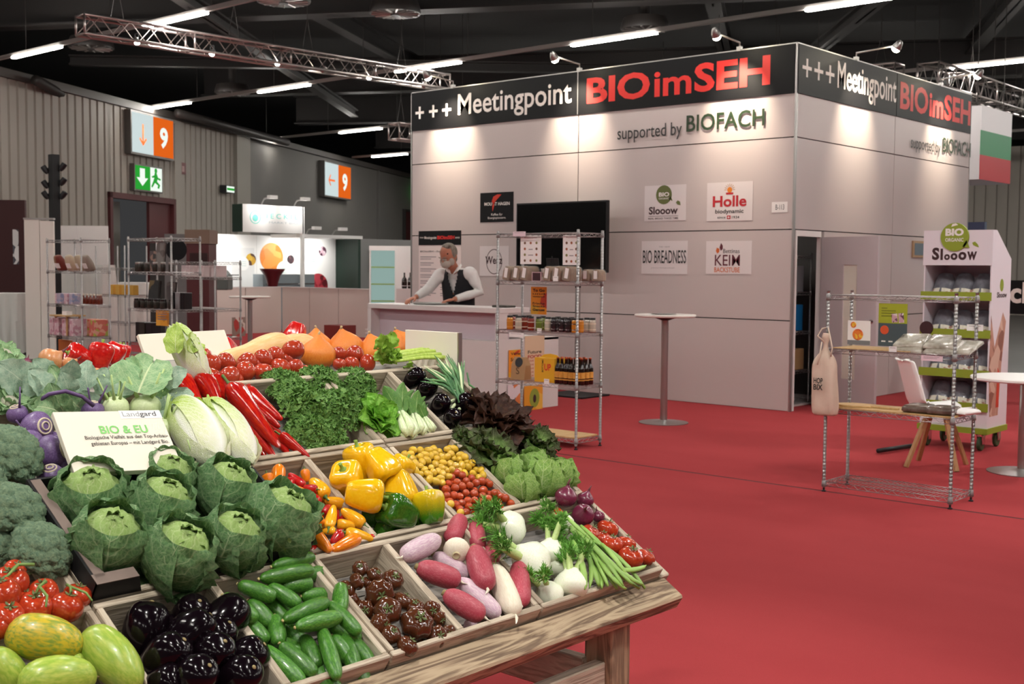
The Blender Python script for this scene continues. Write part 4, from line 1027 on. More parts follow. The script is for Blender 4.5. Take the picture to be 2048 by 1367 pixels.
for x, y, r in ((845, 1045, 62), (995, 1175, 60)):
    p = sl(*cc(x, y), .0); r = r_m(r, 7.596, p); o = put('yellow_cherry_tomato', ct_y); o.matrix_world = at_axis(p, (.5, .5, .2), (r, r, r*.85)); tag(o, 'stray yellow plum tomato lying among the red cherry tomatoes', 'tomato', 'stray yellow tomatoes')
# --- lettuces at the right of the middle tier
def leafy(name, label, cat_, group, p, ax, r, sets, heart=None, seed=0):
    rs = random.Random(seed)
    o = thing(name, label, cat_, at_axis(p, ax, (r, r, r), 0), group)
    if heart: put('heart', heart, o)
    for meshes, n, s0, s1, tilt in sets:
        for i in range(n):
            l = put('leaf', rs.choice(meshes), o)
            l.matrix_local = RZ(360/n*i+rs.uniform(-20, 20)) @ RX(rs.uniform(-tilt, tilt)) @ S(rs.uniform(s0, s1))
    return o
oak_d = [leaf(1.25, .48, 75, .35, .20, 6, 12, 10, s, .7, 0, lm_oakd, .14) for s in range(4)]
oak_g = [leaf(1.2, .46, 70, .35, .22, 7, 12, 10, s+10, .7, 0, lm_oakg, .18) for s in range(4)]
def tilted(meshes, n, r0, tilt0, tilt1, s0, s1): return (meshes, n, r0, tilt0, tilt1, s0, s1)
def rosette(name, label, cat_, group, p, ax, r, rings, seed=0, part='leaf'):
    """leaves growing from one base point, inner ones upright, outer ones lying out"""
    rs = random.Random(seed)
    o = thing(name, label, cat_, at_axis(p, ax, (r, r, r), 0), group)
    for meshes, n, tilt, s0, s1 in rings:
        for i in range(n):
            l = put(part, rs.choice(meshes), o)
            l.matrix_local = RZ(360/n*i+rs.uniform(-18, 18)) @ T(0, .06, 0) @ RX(-(tilt+rs.uniform(-9, 9))) @ RZ(rs.uniform(-15, 15)) @ S(rs.uniform(s0, s1))
    return o
c3b = zc(740, 680, 4.2717)
p = sl(*c3b(1050, 730), .0); r = r_m(350, 4.2717, p)
rosette('oak_leaf_lettuce', 'dark reddish brown oak leaf lettuce beside the round aubergines', 'lettuce', None, p, (.05, .0, 1), r*.80, [(oak_d, 7, 6, .7, .9), (oak_d, 10, 25, .8, 1.0), (oak_d, 12, 48, .85, 1.05), (oak_d, 10, 68, .8, 1.0)], 2)
for k, (x, y, rr, lab) in enumerate(((1010, 985, 250, 'green oak leaf lettuce in front of the dark red one'), (1420, 900, 190, 'green brown oak leaf lettuce at the stand edge beside the dark one'), (800, 860, 130, 'small green oak leaf lettuce against the divider'))):
    p = sl(*c3b(x, y), -.01); r = r_m(rr*1.35, 4.2717, p)
    rosette('oak_leaf_lettuce', lab, 'lettuce', None, p, (.05, -.1, 1), r*.72, [(oak_g, 7, 8, .7, .9), (oak_g, 10, 30, .8, 1.0), (oak_g, 12, 58, .85, 1.1)], 5+k)
gm_in = [wrap_leaf(1, -80, 108, 62, .10, .06, s, lm_gem, 1.05, 12, 12, 6, .05) for s in (31, 32)]
gm_out = [wrap_leaf(1.06, -82, 58, 68, .34, .12, s, lm_gem, 1.05, 12, 12, 7, .06) for s in (33, 34)]
gm_ball = ball(1.02, 1.05, lm_gem)
for k, (x, y, rr, h) in enumerate(((1290, 1260, 118, .02), (1490, 1190, 130, .03), (1190, 1130, 110, .02), (1640, 1160, 110, .01), (1400, 1080, 110, .0))):
    p = sl(*c3b(x, y), h-.01); r = r_m(rr, 4.2717, p)
    o = thing('little_gem_lettuce', 'small crinkled pale green lettuce head below the oak leaf lettuces', 'lettuce', at_axis(p, (uni(-.3, .3), .5, .8), (r, r, r), 0), 'small green lettuce heads')
    put('heart', gm_ball, o)
    for i in range(3): put('leaf', gm_in[i % 2], o).matrix_local = RZ(180+i*120+uni(-20, 20)) @ S(1+.015*i)
    for i in range(4): put('leaf', gm_out[i % 2], o).matrix_local = RZ(120+i*90+uni(-20, 20)) @ S(1+.02*i)
# ================================================================== UPPER TIER
# --- purple and green kohlrabi
k_p = [(.03, -.82), (.5, -.76), (.92, -.4), (1, 0), (.9, .42), (.55, .74), (.2, .84), (.02, .85)]
kp_me = body(k_p, 20, 14, lambda a, t: 1+.04*math.cos(a*3), 0, m_kop); kg_me = body(k_p, 20, 14, lambda a, t: 1+.04*math.cos(a*3), 0, m_kog)
m_pst = mat('purple_stalk', '#5f4672', .45); m_gst = mat('pale_green_stalk', '#b7cf8a', .45)
def stalks(seed, mt, n):
    rs = random.Random(seed); out = []
    for k in range(n):
        a = 6.283*k/n+rs.uniform(-.3, .3); c, s = math.cos(a), math.sin(a); l = rs.uniform(.8, 2.2)
        b0 = Vector((c*.55, s*.55, .62)); out.append(('leaf_stalk', MB().tube([b0*.85, b0+Vector((c*.25, s*.25, .4*l)), b0+Vector((c*.7, s*.7, l))], [.16, .08, .07], 7).mesh('leaf_stalk', mt, True)))
    return out
scar = MB()
for r0, r1, z0 in ((.42, .52, .80), (.2, .28, .885)):
    scar.lathe([(r0, z0-.02), (r0+.02, z0+.03), (r1, z0+.02), (r1+.02, z0-.05)], 18, None, 0, None, False)
scar_me = scar.mesh('leaf_scar', mat('leaf_scar', '#cdbfa6', .6), True)
c1b = zc(0, 640, 4.2725)
stp = stalks(3, m_pst, 4); stg = stalks(5, m_gst, 5)
for k, (x, y, r, ax, h) in enumerate(((315, 915, 138, (.15, -.6, .55), .045), (265, 1040, 105, (-.6, -.2, .5), .04), (440, 1130, 150, (.5, -.4, .5), .035), (440, 1335, 115, (-.3, .2, .9), .03), (490, 1010, 75, (.2, .4, .9), .01), (790, 775, 98, (.0, .5, .85), .05), (150, 800, 90, (-.3, .4, .8), .05), (330, 1230, 90, (-.3, .4, .8), .0), (560, 1260, 90, (.4, -.2, .8), .01))):
    p = sl(*c1b(x, y), h-.03); r = r_m(r, 4.2725, p)
    P = [('body', kp_me), ('leaf_scar', scar_me)] + (stp[:2] if k in (1, 5, 6) else [])
    veg('purple_kohlrabi', 'purple kohlrabi bulb heaped to the side of the sign board', 'kohlrabi', 'purple kohlrabi', P, at_axis(p, ax, (r, r, r)))
for k, (x, y, r, ax, h) in enumerate(((985, 745, 112, (-.1, .5, .85), .05), (1240, 745, 132, (0, .5, .85), .05), (1415, 920, 100, (.4, .3, .8), .045), (1640, 1215, 78, (-.5, .5, .6), .05), (1350, 800, 80, (.4, .5, .8), .02))):
    p = sl(*c1b(x, y), h-.03); r = r_m(r, 4.2725, p)
    veg('green_kohlrabi', 'pale green kohlrabi with thin leaf stalks behind the sign board', 'kohlrabi', 'green kohlrabi', [('body', kg_me)]+stg, at_axis(p, ax, (r, r, r)))
# leafy tops: big blue-green blades lying over the back of the tier
big = [leaf(1.0, .42, 45, .12, .10, 4, 14, 10, s+40, .75, .12, lm_kohl, .05) for s in range(4)]
bigd = [leaf(1.0, .40, 60, .25, .14, 4, 14, 10, s+50, .75, .0, lm_kohd, .05) for s in range(4)]
def blade(x0, y0, x1, y1, h0, h1, me, roll=0, wscale=1.0, parent=None):
    a = sl(*c1b(x0, y0), h0); b = sl(*c1b(x1, y1), h1); L = (b-a).length
    d = (b-a).normalized(); v = (CAM-a).normalized(); n = (v-d*v.dot(d)).normalized(); x = d.cross(-n)
    F = frame(a, (-n).cross(d) , -n, d)          # local -Y looks at the viewer
    return F @ RZ(roll) @ S(L*wscale, L, L*1.05)
def leafbunch(name, label, cat_, blades, extra=(), grp=None):
    M0 = T(*sl(*c1b(blades[0][0], blades[0][1]), 0)); I0 = M0.inverted()
    o = thing(name, label, cat_, M0, grp)
    for q in blades:
        l = put('leaf', q[6] if random.random() < .7 else random.choice(bigd), o); l.matrix_local = I0 @ blade(*q[:4], q[4]+uni(-.02, .01), q[5]+uni(-.01, .03), q[6], (q[7] if len(q) > 7 else 0)+uni(-38, 38), *(q[8:]))
    return o
leafbunch('kohlrabi_greens', 'broad blue green kohlrabi leaves spread behind the sign board', 'leaves',
          [(1130, 640, 960, 290, .05, .10, big[0], 10, 1.15), (1180, 620, 1330, 215, .06, .13, big[1], -10, 1.2), (1380, 560, 1560, 400, .06, .10, big[2], 0, 1.0), (1400, 600, 1450, 800, .05, .06, big[3], 0, 1.1), (760, 620, 680, 330, .05, .10, big[2], 0, .9), (900, 640, 840, 480, .05, .07, big[3], 0, 1.1),
           (1330, 640, 1420, 480, .05, .08, big[0], 0, 1.1), (1040, 660, 1090, 470, .04, .07, big[1], 0, 1.1), (600, 640, 560, 480, .04, .08, big[0], 0, 1.0), (850, 760, 700, 640, .03, .05, big[1], 0, 1.0), (640, 700, 760, 560, .03, .06, big[3], 0, 1.0), (420, 620, 300, 420, .05, .09, big[1], 0, 1.1), (520, 600, 470, 420, .05, .09, big[2], 0, 1.0), (330, 640, 190, 480, .05, .08, big[0], 0, 1.1), (560, 520, 640, 400, .05, .08, big[1], 0, 1.0), (820, 560, 900, 420, .05, .08, big[0], 0, 1.1), (420, 500, 330, 360, .05, .08, big[3], 0, 1.2), (240, 560, 60, 400, .05, .08, big[2], 0, 1.1), (1500, 560, 1420, 420, .05, .08, big[1], 0, 1.1)])
leafbunch('kohlrabi_greens', 'dark green leaf blades under the purple stalks', 'leaves',
          [(560, 800, 420, 620, .03, .06, bigd[0], 0, 1.0), (650, 790, 600, 640, .03, .06, bigd[1], 0, 1.1), (500, 780, 360, 700, .03, .05, bigd[2], 0, 1.0), (700, 770, 640, 690, .02, .05, bigd[3], 0, 1.2), (420, 760, 250, 690, .03, .05, bigd[0], 0, 1.0), (300, 780, 420, 640, .03, .06, bigd[2], 0, 1.0)])
cf = sl(*c1b(40, 560), .02)
for k, (x, y, rr, lab) in enumerate(((30, 560, 260, 'cauliflower wrapped in pale ribbed green leaves at the stand end'), (20, 330, 150, 'cauliflower with curled leaves at the very back of the top tier'), (60, 740, 170, 'smaller cauliflower leaves in front of the wrapped one'))):
    p = sl(*c1b(x, y), .0); r = r_m(rr, 4.2725, p)
    o = rosette('cauliflower', lab, 'cauliflower', None, p, (.2, -.1, 1), r*1.05, [(bigd, 6, 14, .9, 1.1), (bigd, 9, 40, 1.0, 1.2), (bigd, 9, 64, 1.0, 1.3)], 60+k)
    put('curd', ball(.42, .7, mat('cauliflower_curd', '#e6e2cc', .7, bump=.8, bscale=60), 'curd', 16, 10, .2), o).matrix_local = T(0, 0, .3)
# purple stalk arching over
a = [sl(*c1b(*q), h) for q, h in (((330, 690), .05), ((420, 630), .07), ((560, 605), .09), ((700, 650), .08), ((800, 730), .06))]
tag(MB().tube(a, [.005, .0055, .0055, .005, .006], 7).build('kohlrabi_stalk', m_pst, None, True), 'arched purple kohlrabi stalk above the sign board', 'stalk')
# --- Chinese cabbages
def ch_head(seed):
    P = [('heart', ball(.42, 2.1, lm_chin, 'heart', 16, 12, .03))]
    for k, (az, w_, fl, l1) in enumerate(((0, 62, .03, 86), (150, 62, .04, 84), (215, 60, .06, 76), (80, 60, .05, 78), (300, 58, .09, 66), (180, 60, .10, 60))):
        me = wrap_leaf(.46+.015*k, -86, l1, w_, fl, .04, seed+k, lm_chin, 2.05, 18, 14, 6, .03, .4)
        me.transform(RZ(az)); P.append(('leaf', me))
    return P
CH = [ch_head(70), ch_head(90)]
c7b = zc(320, 720, 6.2125)
for k, (q, r, h, lab) in enumerate((((700, 1240, 260, 560), 255, .055, 'plump white ribbed Chinese cabbage beside the sign board'), ((1090, 1220, 640, 560), 215, .05, 'white ribbed Chinese cabbage beside the red pointed peppers'))):
    a, b = ends(c7b, q, h); r = r_m(r, 6.2125, (a+b)/2); L = (b-a).length
    m = align((a+b)/2, b); X_ = (SLM.to_3x3() @ Vector((0, 0, 1)))
    z_ = (b-a).normalized(); vv = (CAM-a).normalized(); y_ = (vv-z_*vv.dot(z_)).normalized(); x_ = y_.cross(z_)
    veg('chinese_cabbage', lab, 'cabbage', None, CH[k], frame((a+b)/2, x_, y_, z_) @ RZ(-25+30*k) @ S(r*2.25, r*2.25, L/2/.92))
a = onY(405, 757, 2.93); b = onY(352, 655, 3.0); z_ = (b-a).normalized(); vv = (CAM-a).normalized(); y_ = (vv-z_*vv.dot(z_)).normalized()
r = 30*depth(a)/FPX
o = veg('chinese_cabbage', 'upright Chinese cabbage with curled leaf tips in front of the white board back', 'cabbage', None, CH[1], frame((a+b)/2, y_.cross(z_), y_, z_) @ RZ(15) @ S(r*1.9, r*1.9, (b-a).length/2/.95))
for q in ((352, 705, 345, 648, -20), (375, 700, 402, 665, 30), (395, 715, 405, 672, 40)):
    a = onY(q[0], q[1], 2.93); b = onY(q[2], q[3], 2.93); L = (b-a).length
    me = leaf(1, .36, 70, .4, .2, 6, 12, 10, 77+q[4], .75, 0, leaf_mat('chinese_leaf_tip', '#9cc043', '#bfd66a', '#e3ebb5', 6, 5, .4, .4, 50) if 'chinese_leaf_tip' not in MATS else MATS['chinese_leaf_tip'])
    z_ = (b-a).normalized(); vv = (CAM-a).normalized(); n_ = (vv-z_*vv.dot(z_)).normalized()
    l = put('leaf', me, o); l.matrix_local = o.matrix_world.inverted() @ frame(a, (-n_).cross(z_), -n_, z_) @ RZ(q[4]) @ S(L*1.0)
# --- pointed red peppers
pp_p = [(.03, 0), (.22, .03), (.45, .2), (.7, .45), (.95, .75), (1.0, .88), (.8, .97), (.35, .985), (.05, .95)]
pp_me = [body(pp_p, 18, 18, lambda a, t, f=f: 1+.12*math.cos(a*3+f+t*2)*min(1, t*1.4)+.05*math.sin(a*2+t*9+f), b_, m_ppr) for f, b_ in ((0, .08), (1, -.07), (2, .03))]
PPQ = ((1490, 1080, 890, 330, 140, .05), (1520, 740, 1050, 400, 118, .03), (520, 590, 250, 230, 120, .04), (740, 560, 520, 240, 135, .04), (880, 520, 660, 230, 100, .02), (1490, 830, 1180, 600, 95, .015), (1860, 1200, 1500, 930, 72, .02),
       (1440, 1210, 1100, 850, 85, .015), (1320, 1200, 1050, 900, 80, .0), (1610, 1190, 1380, 900, 75, .0), (1230, 1210, 1130, 1050, 70, -.01), (1120, 300, 1060, 270, 70, .02), (1500, 900, 1200, 700, 80, .0))
for k, q in enumerate(PPQ):
    a, b = ends(c7b, q, q[5]-.02); r = r_m(q[4], 6.2125, (a+b)/2)*1.12; L = (b-a).length
    if L < .06: b = b - SZ*.05
    veg('pointed_pepper', 'long pointed glossy red pepper between Chinese cabbage and parsley', 'pepper', 'pointed red peppers', [('body', pp_me[k % 3]), ('stem', mp_st)], align(a, b) @ RZ(uni(0, 360)) @ S(r, r, (b-a).length))
# --- parsley bunches: many small cut leaves on thin stems
def parsley(p, ax, r, seed, label):
    rs = random.Random(seed); o = thing('parsley_bunch', label, 'parsley', at_axis(p, ax, (r, r, r), 0))
    st = MB(); fo = MB()
    for i in range(620):
        a = rs.uniform(0, 6.283); q = math.sqrt(rs.random()); hz = .95*(1-.75*q*q)*rs.uniform(.72, 1.05)
        tip = Vector((q*math.cos(a), q*math.sin(a), hz))
        if i % 9 == 0: st.tube([Vector((tip.x*.15, tip.y*.15, -.3)), Vector((tip.x*.6, tip.y*.6, hz*.55)), tip], [.014, .01, .007], 4, cap=False)
        nrm = Vector((tip.x*.9+rs.uniform(-1, 1), tip.y*.9+rs.uniform(-1, 1), .5+rs.uniform(-.4, .6))).normalized()
        x = nrm.orthogonal().normalized(); y = nrm.cross(x); ro = rs.uniform(0, 6.283); x, y = x*math.cos(ro)+y*math.sin(ro), y*math.cos(ro)-x*math.sin(ro)
        s = rs.uniform(.12, .22)
        for da in (-1.05, 0, 1.05):       # three-fold cut leaf
            d = x*math.cos(da)+y*math.sin(da); e = nrm.cross(d)
            pts = [tip, tip+d*s*.5-e*s*.34+nrm*s*.1, tip+d*s*.75-e*s*.16, tip+d*s*1.15+nrm*s*rs.uniform(-.25, .2), tip+d*s*.75+e*s*.16, tip+d*s*.5+e*s*.34+nrm*s*.1]
            fo.add(pts, [(0, 1, 2), (0, 2, 3), (0, 3, 4), (0, 4, 5)], None, 0, [(.5, 0), (0, .4), (.3, .6), (.5, 1), (.7, .6), (1, .4)])
    a_ = st.build('stems', mat('parsley_stem', '#7fae52', .5), o); b_ = fo.build('foliage', lm_pars, o)
    a_['kind'] = 'stuff'; b_['kind'] = 'stuff'
    return o
c2b = zc(380, 620, 3.657)
for k, (x, y, r, h, lab) in enumerate(((660, 590, 150, .0, 'flat parsley bunch next to the stems of the red peppers'), (930, 575, 160, -.005, 'flat parsley bunch in front of the orange pumpkins'), (1190, 580, 150, -.01, 'flat parsley bunch against the crate back rail'), (820, 760, 185, .04, 'flat parsley bunch in the middle of the herb heap'),
                                       (1080, 760, 170, .03, 'flat parsley bunch beside the butter lettuce'), (860, 930, 150, .03, 'flat parsley bunch drooping over the lower rail'), (1010, 960, 130, .01, 'thin parsley bunch with stems at the lower rail'), (760, 650, 140, .03, 'flat parsley bunch behind the tip of the pointed pepper'))):
    p = sl(*c2b(x, y), h-.05); r = r_m(r, 3.657, p)*1.12
    parsley(p, (uni(-.2, .2), -.15, 1), r, 100+k, lab)
# --- butter lettuce
bl_ = [leaf(1.1, .55, 60, .30, .13, 3, 12, 10, s+20, .65, 0, lm_lett) for s in range(4)]
p = sl(*c2b(1370, 800), .0); r = r_m(230, 3.657, p)
rosette('butter_lettuce', 'bright green butter lettuce with broad smooth leaves beside the pak choi', 'lettuce', None, p, (-.05, -.25, 1), r*.72, [(bl_, 5, 4, .6, .8), (bl_, 7, 26, .8, 1.0), (bl_, 8, 50, .95, 1.15), (bl_, 6, 72, 1.0, 1.2)], 9)
# --- pak choi
pk_leaf = [leaf(1.0, .30, 35, .2, .05, 3, 10, 8, s, .7, 0, lm_pak) for s in range(2)]
m_pkst = skin('pak_choi_stalk', '#dfe8c8', '#c3d79a', .35, 6, .1, stretch=(10, 10, .6))
def pakchoi(a, b, seed):
    rs = random.Random(seed); L = (b-a).length
    o = thing('pak_choi', 'pak choi with white bulb and green leaves leaning on the divider', 'pak choi', align(a, b) @ S(L), 'pak choi plants')
    for k in range(7):
        an = 6.283*k/7; c, s = math.cos(an), math.sin(an); ro = .14
        MB().tube([(c*.04, s*.04, 0), (c*ro, s*ro, .10), (c*ro*.9, s*ro*.9, .24), (c*.07, s*.07, .5), (c*.10, s*.10, .62)], [.04, .065, .055, .03, .016], 8).build('stalk', m_pkst, o, True)
        l = put('leaf', pk_leaf[k % 2], o); l.matrix_local = RZ(math.degrees(an)-90) @ T(0, .10, .50) @ RX(-8-rs.uniform(0, 24)) @ S(.45)
for k, q in enumerate(((1600, 930, 1480, 600), (1680, 910, 1600, 640), (1770, 890, 1660, 690))):
    a, b = ends(c2b, q, .0, .03); pakchoi(a, b, k)
# --- round aubergines at the upper right
for x, y, r, h in ((380, 330, 78, .02), (480, 425, 82, .02), (590, 560, 82, .02), (700, 680, 78, .02), (795, 545, 80, .03)):
    p = sl(*c3b(x, y), h-.01); sc = r_m(r, 4.2717, p)/.053
    aubergine(p, (uni(-.3, .3), .25, -.95), sc, 'round black aubergine in the upper compartment beside the spring onions', 'round aubergines in the upper tier')
# --- spring onions
so = thing('spring_onion_bunch', 'bunch of spring onions with fanned dark green leaves', 'spring onions', T(*sl(*c3b(800, 500), .02)))
soI = so.matrix_world.inverted()
m_so = mat('spring_onion_leaf', '#3f6b45', .4, col2='#6c9a5c', nscale=20, objrand=.15); m_sow = mat('spring_onion_white', '#cfdcae', .4)
random.seed(3)
for k in range(42):
    t = k/41; bx = uni(760, 820); by_ = uni(470, 540)
    tx = 440+ (790-440)*t + uni(-30, 30); ty = 130+ 70*abs(t-.6)+uni(-30, 120)
    if t < .2: ty += 60
    a = soI @ sl(*c3b(bx, by_), .015+uni(0, .02)); b = soI @ sl(*c3b(tx, ty), uni(.01, .07)); m_ = (a+b)/2+Vector((0, 0, uni(.0, .03)))
    MB().tube([a, a*.75+m_*.25, m_, m_*.4+b*.6, b], [.0045, .004, .0045, .0035, .0008], 6).build('leaf_blade', m_so if k % 5 else m_sow, so, True)
for k in range(8):
    a = soI @ sl(*c3b(uni(690, 800), uni(510, 600)), .015); b = soI @ sl(*c3b(uni(770, 810), uni(470, 500)), .02)
    MB().tube([a, b], [.006, .0045], 7).build('white_shank', m_sow, so, True)
MB().tube([soI @ sl(*c3b(q[0], q[1]), .05) for q in ((830, 280), (850, 380), (910, 420), (960, 470))], [.003, .0035, .003, .002], 6).build('leaf_blade', m_so, so, True)

# ================================================================== TOP SHELF
c8 = zc(380, 640, 5.389)
rom = [body([(.02, -1.1), (.5, -1.0), (.88, -.6), (1, 0), (.9, .6), (.5, 1.0), (.15, 1.08), (.02, 1.02)], 18, 14, None, 0, m_roma)]
rom_c = MB().lathe([(.12, 1.05), (.10, 1.09), (.02, 1.08)], 8).mesh('stem_scar', m_drystem, True)
random.seed(17)
for k, (x, y, r, Y) in enumerate(((240, 480, 90, 3.06), (385, 460, 95, 3.07), (235, 600, 78, 3.0), (425, 605, 100, 3.0), (590, 560, 100, 3.02), (610, 455, 92, 3.08), (790, 420, 92, 3.09), (925, 375, 85, 3.11), (1112, 325, 100, 3.12), (785, 560, 88, 3.02), (970, 510, 92, 3.05), (1130, 505, 78, 3.05),
                                  (1610, 365, 70, 3.13), (1770, 375, 92, 3.13), (1610, 475, 60, 3.07), (1740, 470, 72, 3.07), (1915, 460, 78, 3.07), (150, 385, 75, 3.08), (500, 640, 70, 3.0), (700, 480, 80, 3.1), (1030, 420, 80, 3.13), (1000, 600, 70, 3.0), (1250, 560, 70, 3.02))):
    p = onY(*c8(x, y), Y); r = r_m(r, 5.389, p)*1.1
    m = align(p, p+Vector((uni(-1, 1), uni(-1, .2), uni(-.4, .8)))) @ S(r, r, r*1.02)
    veg('roma_tomato', 'red plum tomato piled on the top shelf before the pumpkins', 'tomato', 'plum tomatoes on the top shelf', [('body', rom[0]), ('stem_scar', rom_c)], m)
pk_me = body([(.02, -.72), (.5, -.7), (.88, -.42), (1, 0), (.9, .36), (.6, .66), (.3, .9), (.14, 1.08), (.06, 1.14)], 30, 18, lambda a, t: 1+.025*math.cos(a*10), 0, m_pump)
pk_st = MB().tube([(0, 0, 1.08), (.02, 0, 1.2), (.07, 0, 1.28)], [.09, .06, .07], 7).mesh('stem', mat('pumpkin_stem', '#b9a27c', .8), True)
PKL = {635: 'orange pumpkin in front, between the two groups of plum tomatoes', 632: 'orange pumpkin half hidden behind the front one', 690: 'orange pumpkin with a long curved neck', 748: 'orange pumpkin between the long necked one and the celery', 803: 'large orange pumpkin above the celery stalks', 850: 'smallest orange pumpkin beside the cream end panel'}
for x, y, r, Y, ax in ((635, 706, 33, 3.16, (0, -.1, 1)), (632, 690, 30, 3.32, (0, 0, 1)), (690, 692, 33, 3.26, (-.35, -.1, 1)), (748, 700, 31, 3.2, (-.35, 0, 1)), (803, 690, 31, 3.24, (-.45, 0, .9)), (850, 684, 23, 3.22, (-.9, .2, .5))):
    p = onY(x, y+3, Y); r = r*1.1*depth(p)/FPX
    veg('hokkaido_pumpkin', PKL[x], 'pumpkin', None, [('body', pk_me), ('stem', pk_st)], align(p, p+Vector(ax)) @ S(r))
bn_me = body([(.03, 0), (.5, .02), (.9, .1), (1, .25), (.9, .42), (.68, .6), (.62, .8), (.55, .95), (.2, 1)], 22, 18, None, 0, m_but)
bn_st = MB().tube([(0, 0, .99), (0, 0, 1.05)], [.2, .16], 7).mesh('stem', m_drystem, True)
for q, r, Y, lab in (((575, 688, 440, 722), 30, 3.2, 'pale butternut squash lying behind the plum tomatoes'), ((625, 694, 515, 690), 27, 3.3, 'second pale butternut squash tucked under the red pepper')):
    a = onY(q[0], q[1], Y); b = onY(q[2], q[3], Y-.06); r = r*depth(a)/FPX
    veg('butternut_squash', lab, 'squash', None, [('body', bn_me), ('stem', bn_st)], align(a, b) @ S(r, r, (b-a).length))
for x, y, r, Y, ax, lab in ((590, 670, 24, 3.34, (-.4, .1, -1), 'dark red bell pepper on top of the butternut squash'), (455, 699, 22, 3.38, (-.8, 0, .5), 'red bell pepper beside the white board back'), (200, 712, 27, 3.1, (.3, .1, 1), 'large red bell pepper behind the onions'), (228, 708, 22, 3.15, (.6, .1, .8), 'red bell pepper touching the blue green leaves'), (155, 712, 24, 3.1, (-.9, .1, .4), 'flat lying red bell pepper behind the yellow onions'), (245, 705, 16, 3.3, (.2, .1, .8), 'small red pepper half hidden by the board')):
    p = onY(x, y, Y); r = r*depth(p)/FPX
    veg('red_bell_pepper', lab, 'pepper', None, [('body', brd[0]), ('stem', bl_st)], align(p, p+Vector(ax)) @ S(r))
for x, y, r, Y, lab in ((100, 720, 25, 3.0, 'large yellow onion at the front of the onion row'), (138, 730, 17, 3.0, 'yellow onion touching the lying red pepper'), (193, 748, 14, 2.97, 'yellow onion between the upright leaves'), (140, 746, 14, 2.98, 'small yellow onion half under a leaf')):
    p = onY(x, y, Y); r = r*depth(p)/FPX
    veg('yellow_onion', lab, 'onion', None, [('body', ony_me), ('neck', on_neck), ('root_plate', on_root)], align(p, p+Vector((.7, -.2, .5))) @ S(r))
p = onY(54, 724, 3.0); r = 9*depth(p)/FPX
veg('red_onion', 'small red onion behind the cauliflower leaves', 'onion', None, [('body', onr_me), ('neck', on_neck)], align(p, p+Vector((.3, 0, 1))) @ S(r))
# --- celery
ce_ = thing('celery', 'pale green celery bunch lying on the top rail', 'celery', T(*onY(840, 712, 3.02))); ceI = ce_.matrix_world.inverted()
for k, (y0, y1, Y, wv) in enumerate(((718, 708, 3.0, 9), (712, 702, 3.03, 10), (707, 699, 3.06, 9), (722, 714, 2.98, 8), (704, 697, 3.09, 7))):
    a = ceI @ onY(790, y0, Y); b = ceI @ onY(900, y1, Y+.0); r = wv*.5*4.1/FPX
    m_ = (a+b)/2+Vector((0, 0, .006))
    MB().tube([a, a*.7+m_*.3, m_, m_*.3+b*.7, b], [r*.7, r*.9, r, r*1.1, r*1.15], 10).build('stalk', m_cel, ce_, True)
lm_cel = leaf_mat('celery_leaf', '#7fae34', '#a6c94f', '#cfe08e', 4, 4, .45, .2, 40, .05, None, .03, .9, .3)
cl_me = [leaf(.045, .022, 50, .3, .3, 5, 8, 6, s, .7, 0, lm_cel, .15) for s in range(3)]
for k in range(34):
    p = ceI @ onY(uni(757, 795), uni(692, 728), uni(2.98, 3.06))
    l = put('leaf', cl_me[k % 3], ce_); l.matrix_local = T(*p) @ RZ(uni(0, 360)) @ RX(uni(-60, 60)) @ S(uni(.6, 1.1))
p = onY(809, 736, 2.95); put_ = put('celery_leaf_sprig', cl_me[0]); put_.matrix_world = T(*p) @ RX(70) @ S(.9); tag(put_, 'torn pale green celery leaf on the crate rail', 'leaf')
# ================================================================== SIGN BOARDS ON THE STAND
m_board = mat('cream_board', '#e0d8c8', .55); m_bedge = mat('cream_board_edge', '#d3c6b4', .6)
def board(name, label, TL, TR, BL, th=.016):
    x = (TR-TL); W_ = x.length; x.normalize(); y = TL-BL; y = (y-x*y.dot(x)); H_ = y.length; y.normalize(); n = x.cross(y)
    M = frame(TL-y*H_, x, y, n); o = thing(name, label, 'sign', M)
    MB().span((0, 0, -th), (W_, H_, 0)).build('panel', m_board, o, bevel=.001)
    return o, W_, H_
TL, TR, BL = sl(105, 823, .125), sl(318, 820, .125), sl(150, 946, .09)
o, W_, H_ = board('sign_board', 'cream sign board with green BIO & EU lettering above the savoy', TL, TR, BL)
m_gt = mat('sign_green_text', '#7cc36a', .6); m_bt = mat('sign_dark_text', '#3f3c38', .6)
MB().span((W_*.60, H_*.86, 0), (W_*1.0, H_*1.0, .0006)).build('logo_patch', m_whiter, o)
letters('Land', T(W_*.625, H_*.895, .0012), W_*.16, H_*.085, mat('logo_grey', '#8f9294', .6), o, .0)
letters('gard', T(W_*.79, H_*.872, .0012), W_*.16, H_*.108, mat('logo_grey_dark', '#55585c', .6), o, .012)
letters('BIO & EU', T(W_*.36, H_*.61, .0012), W_*.45, H_*.135, m_gt, o, .02)
letters('Biologische Vielfalt aus den Top-Anbau-', T(W_*.20, H_*.505, .0012), W_*.78, H_*.078, m_bt, o, .008)
letters('gebieten Europas \u2013 mit Landgard Bio.', T(W_*.235, H_*.405, .0012), W_*.73, H_*.078, m_bt, o, .008)
# the back of a second board on the far slope
TLb, TRb = onY(276, 668, 3.3), onY(449, 659, 3.3); BLb = onY(240, 712, 3.12); BLb2 = TLb+Vector((0, -.10, -.16))
o, W_, H_ = board('sign_board', 'plain cream board seen from behind on the top shelf', TLb, TRb, BLb2, .014)
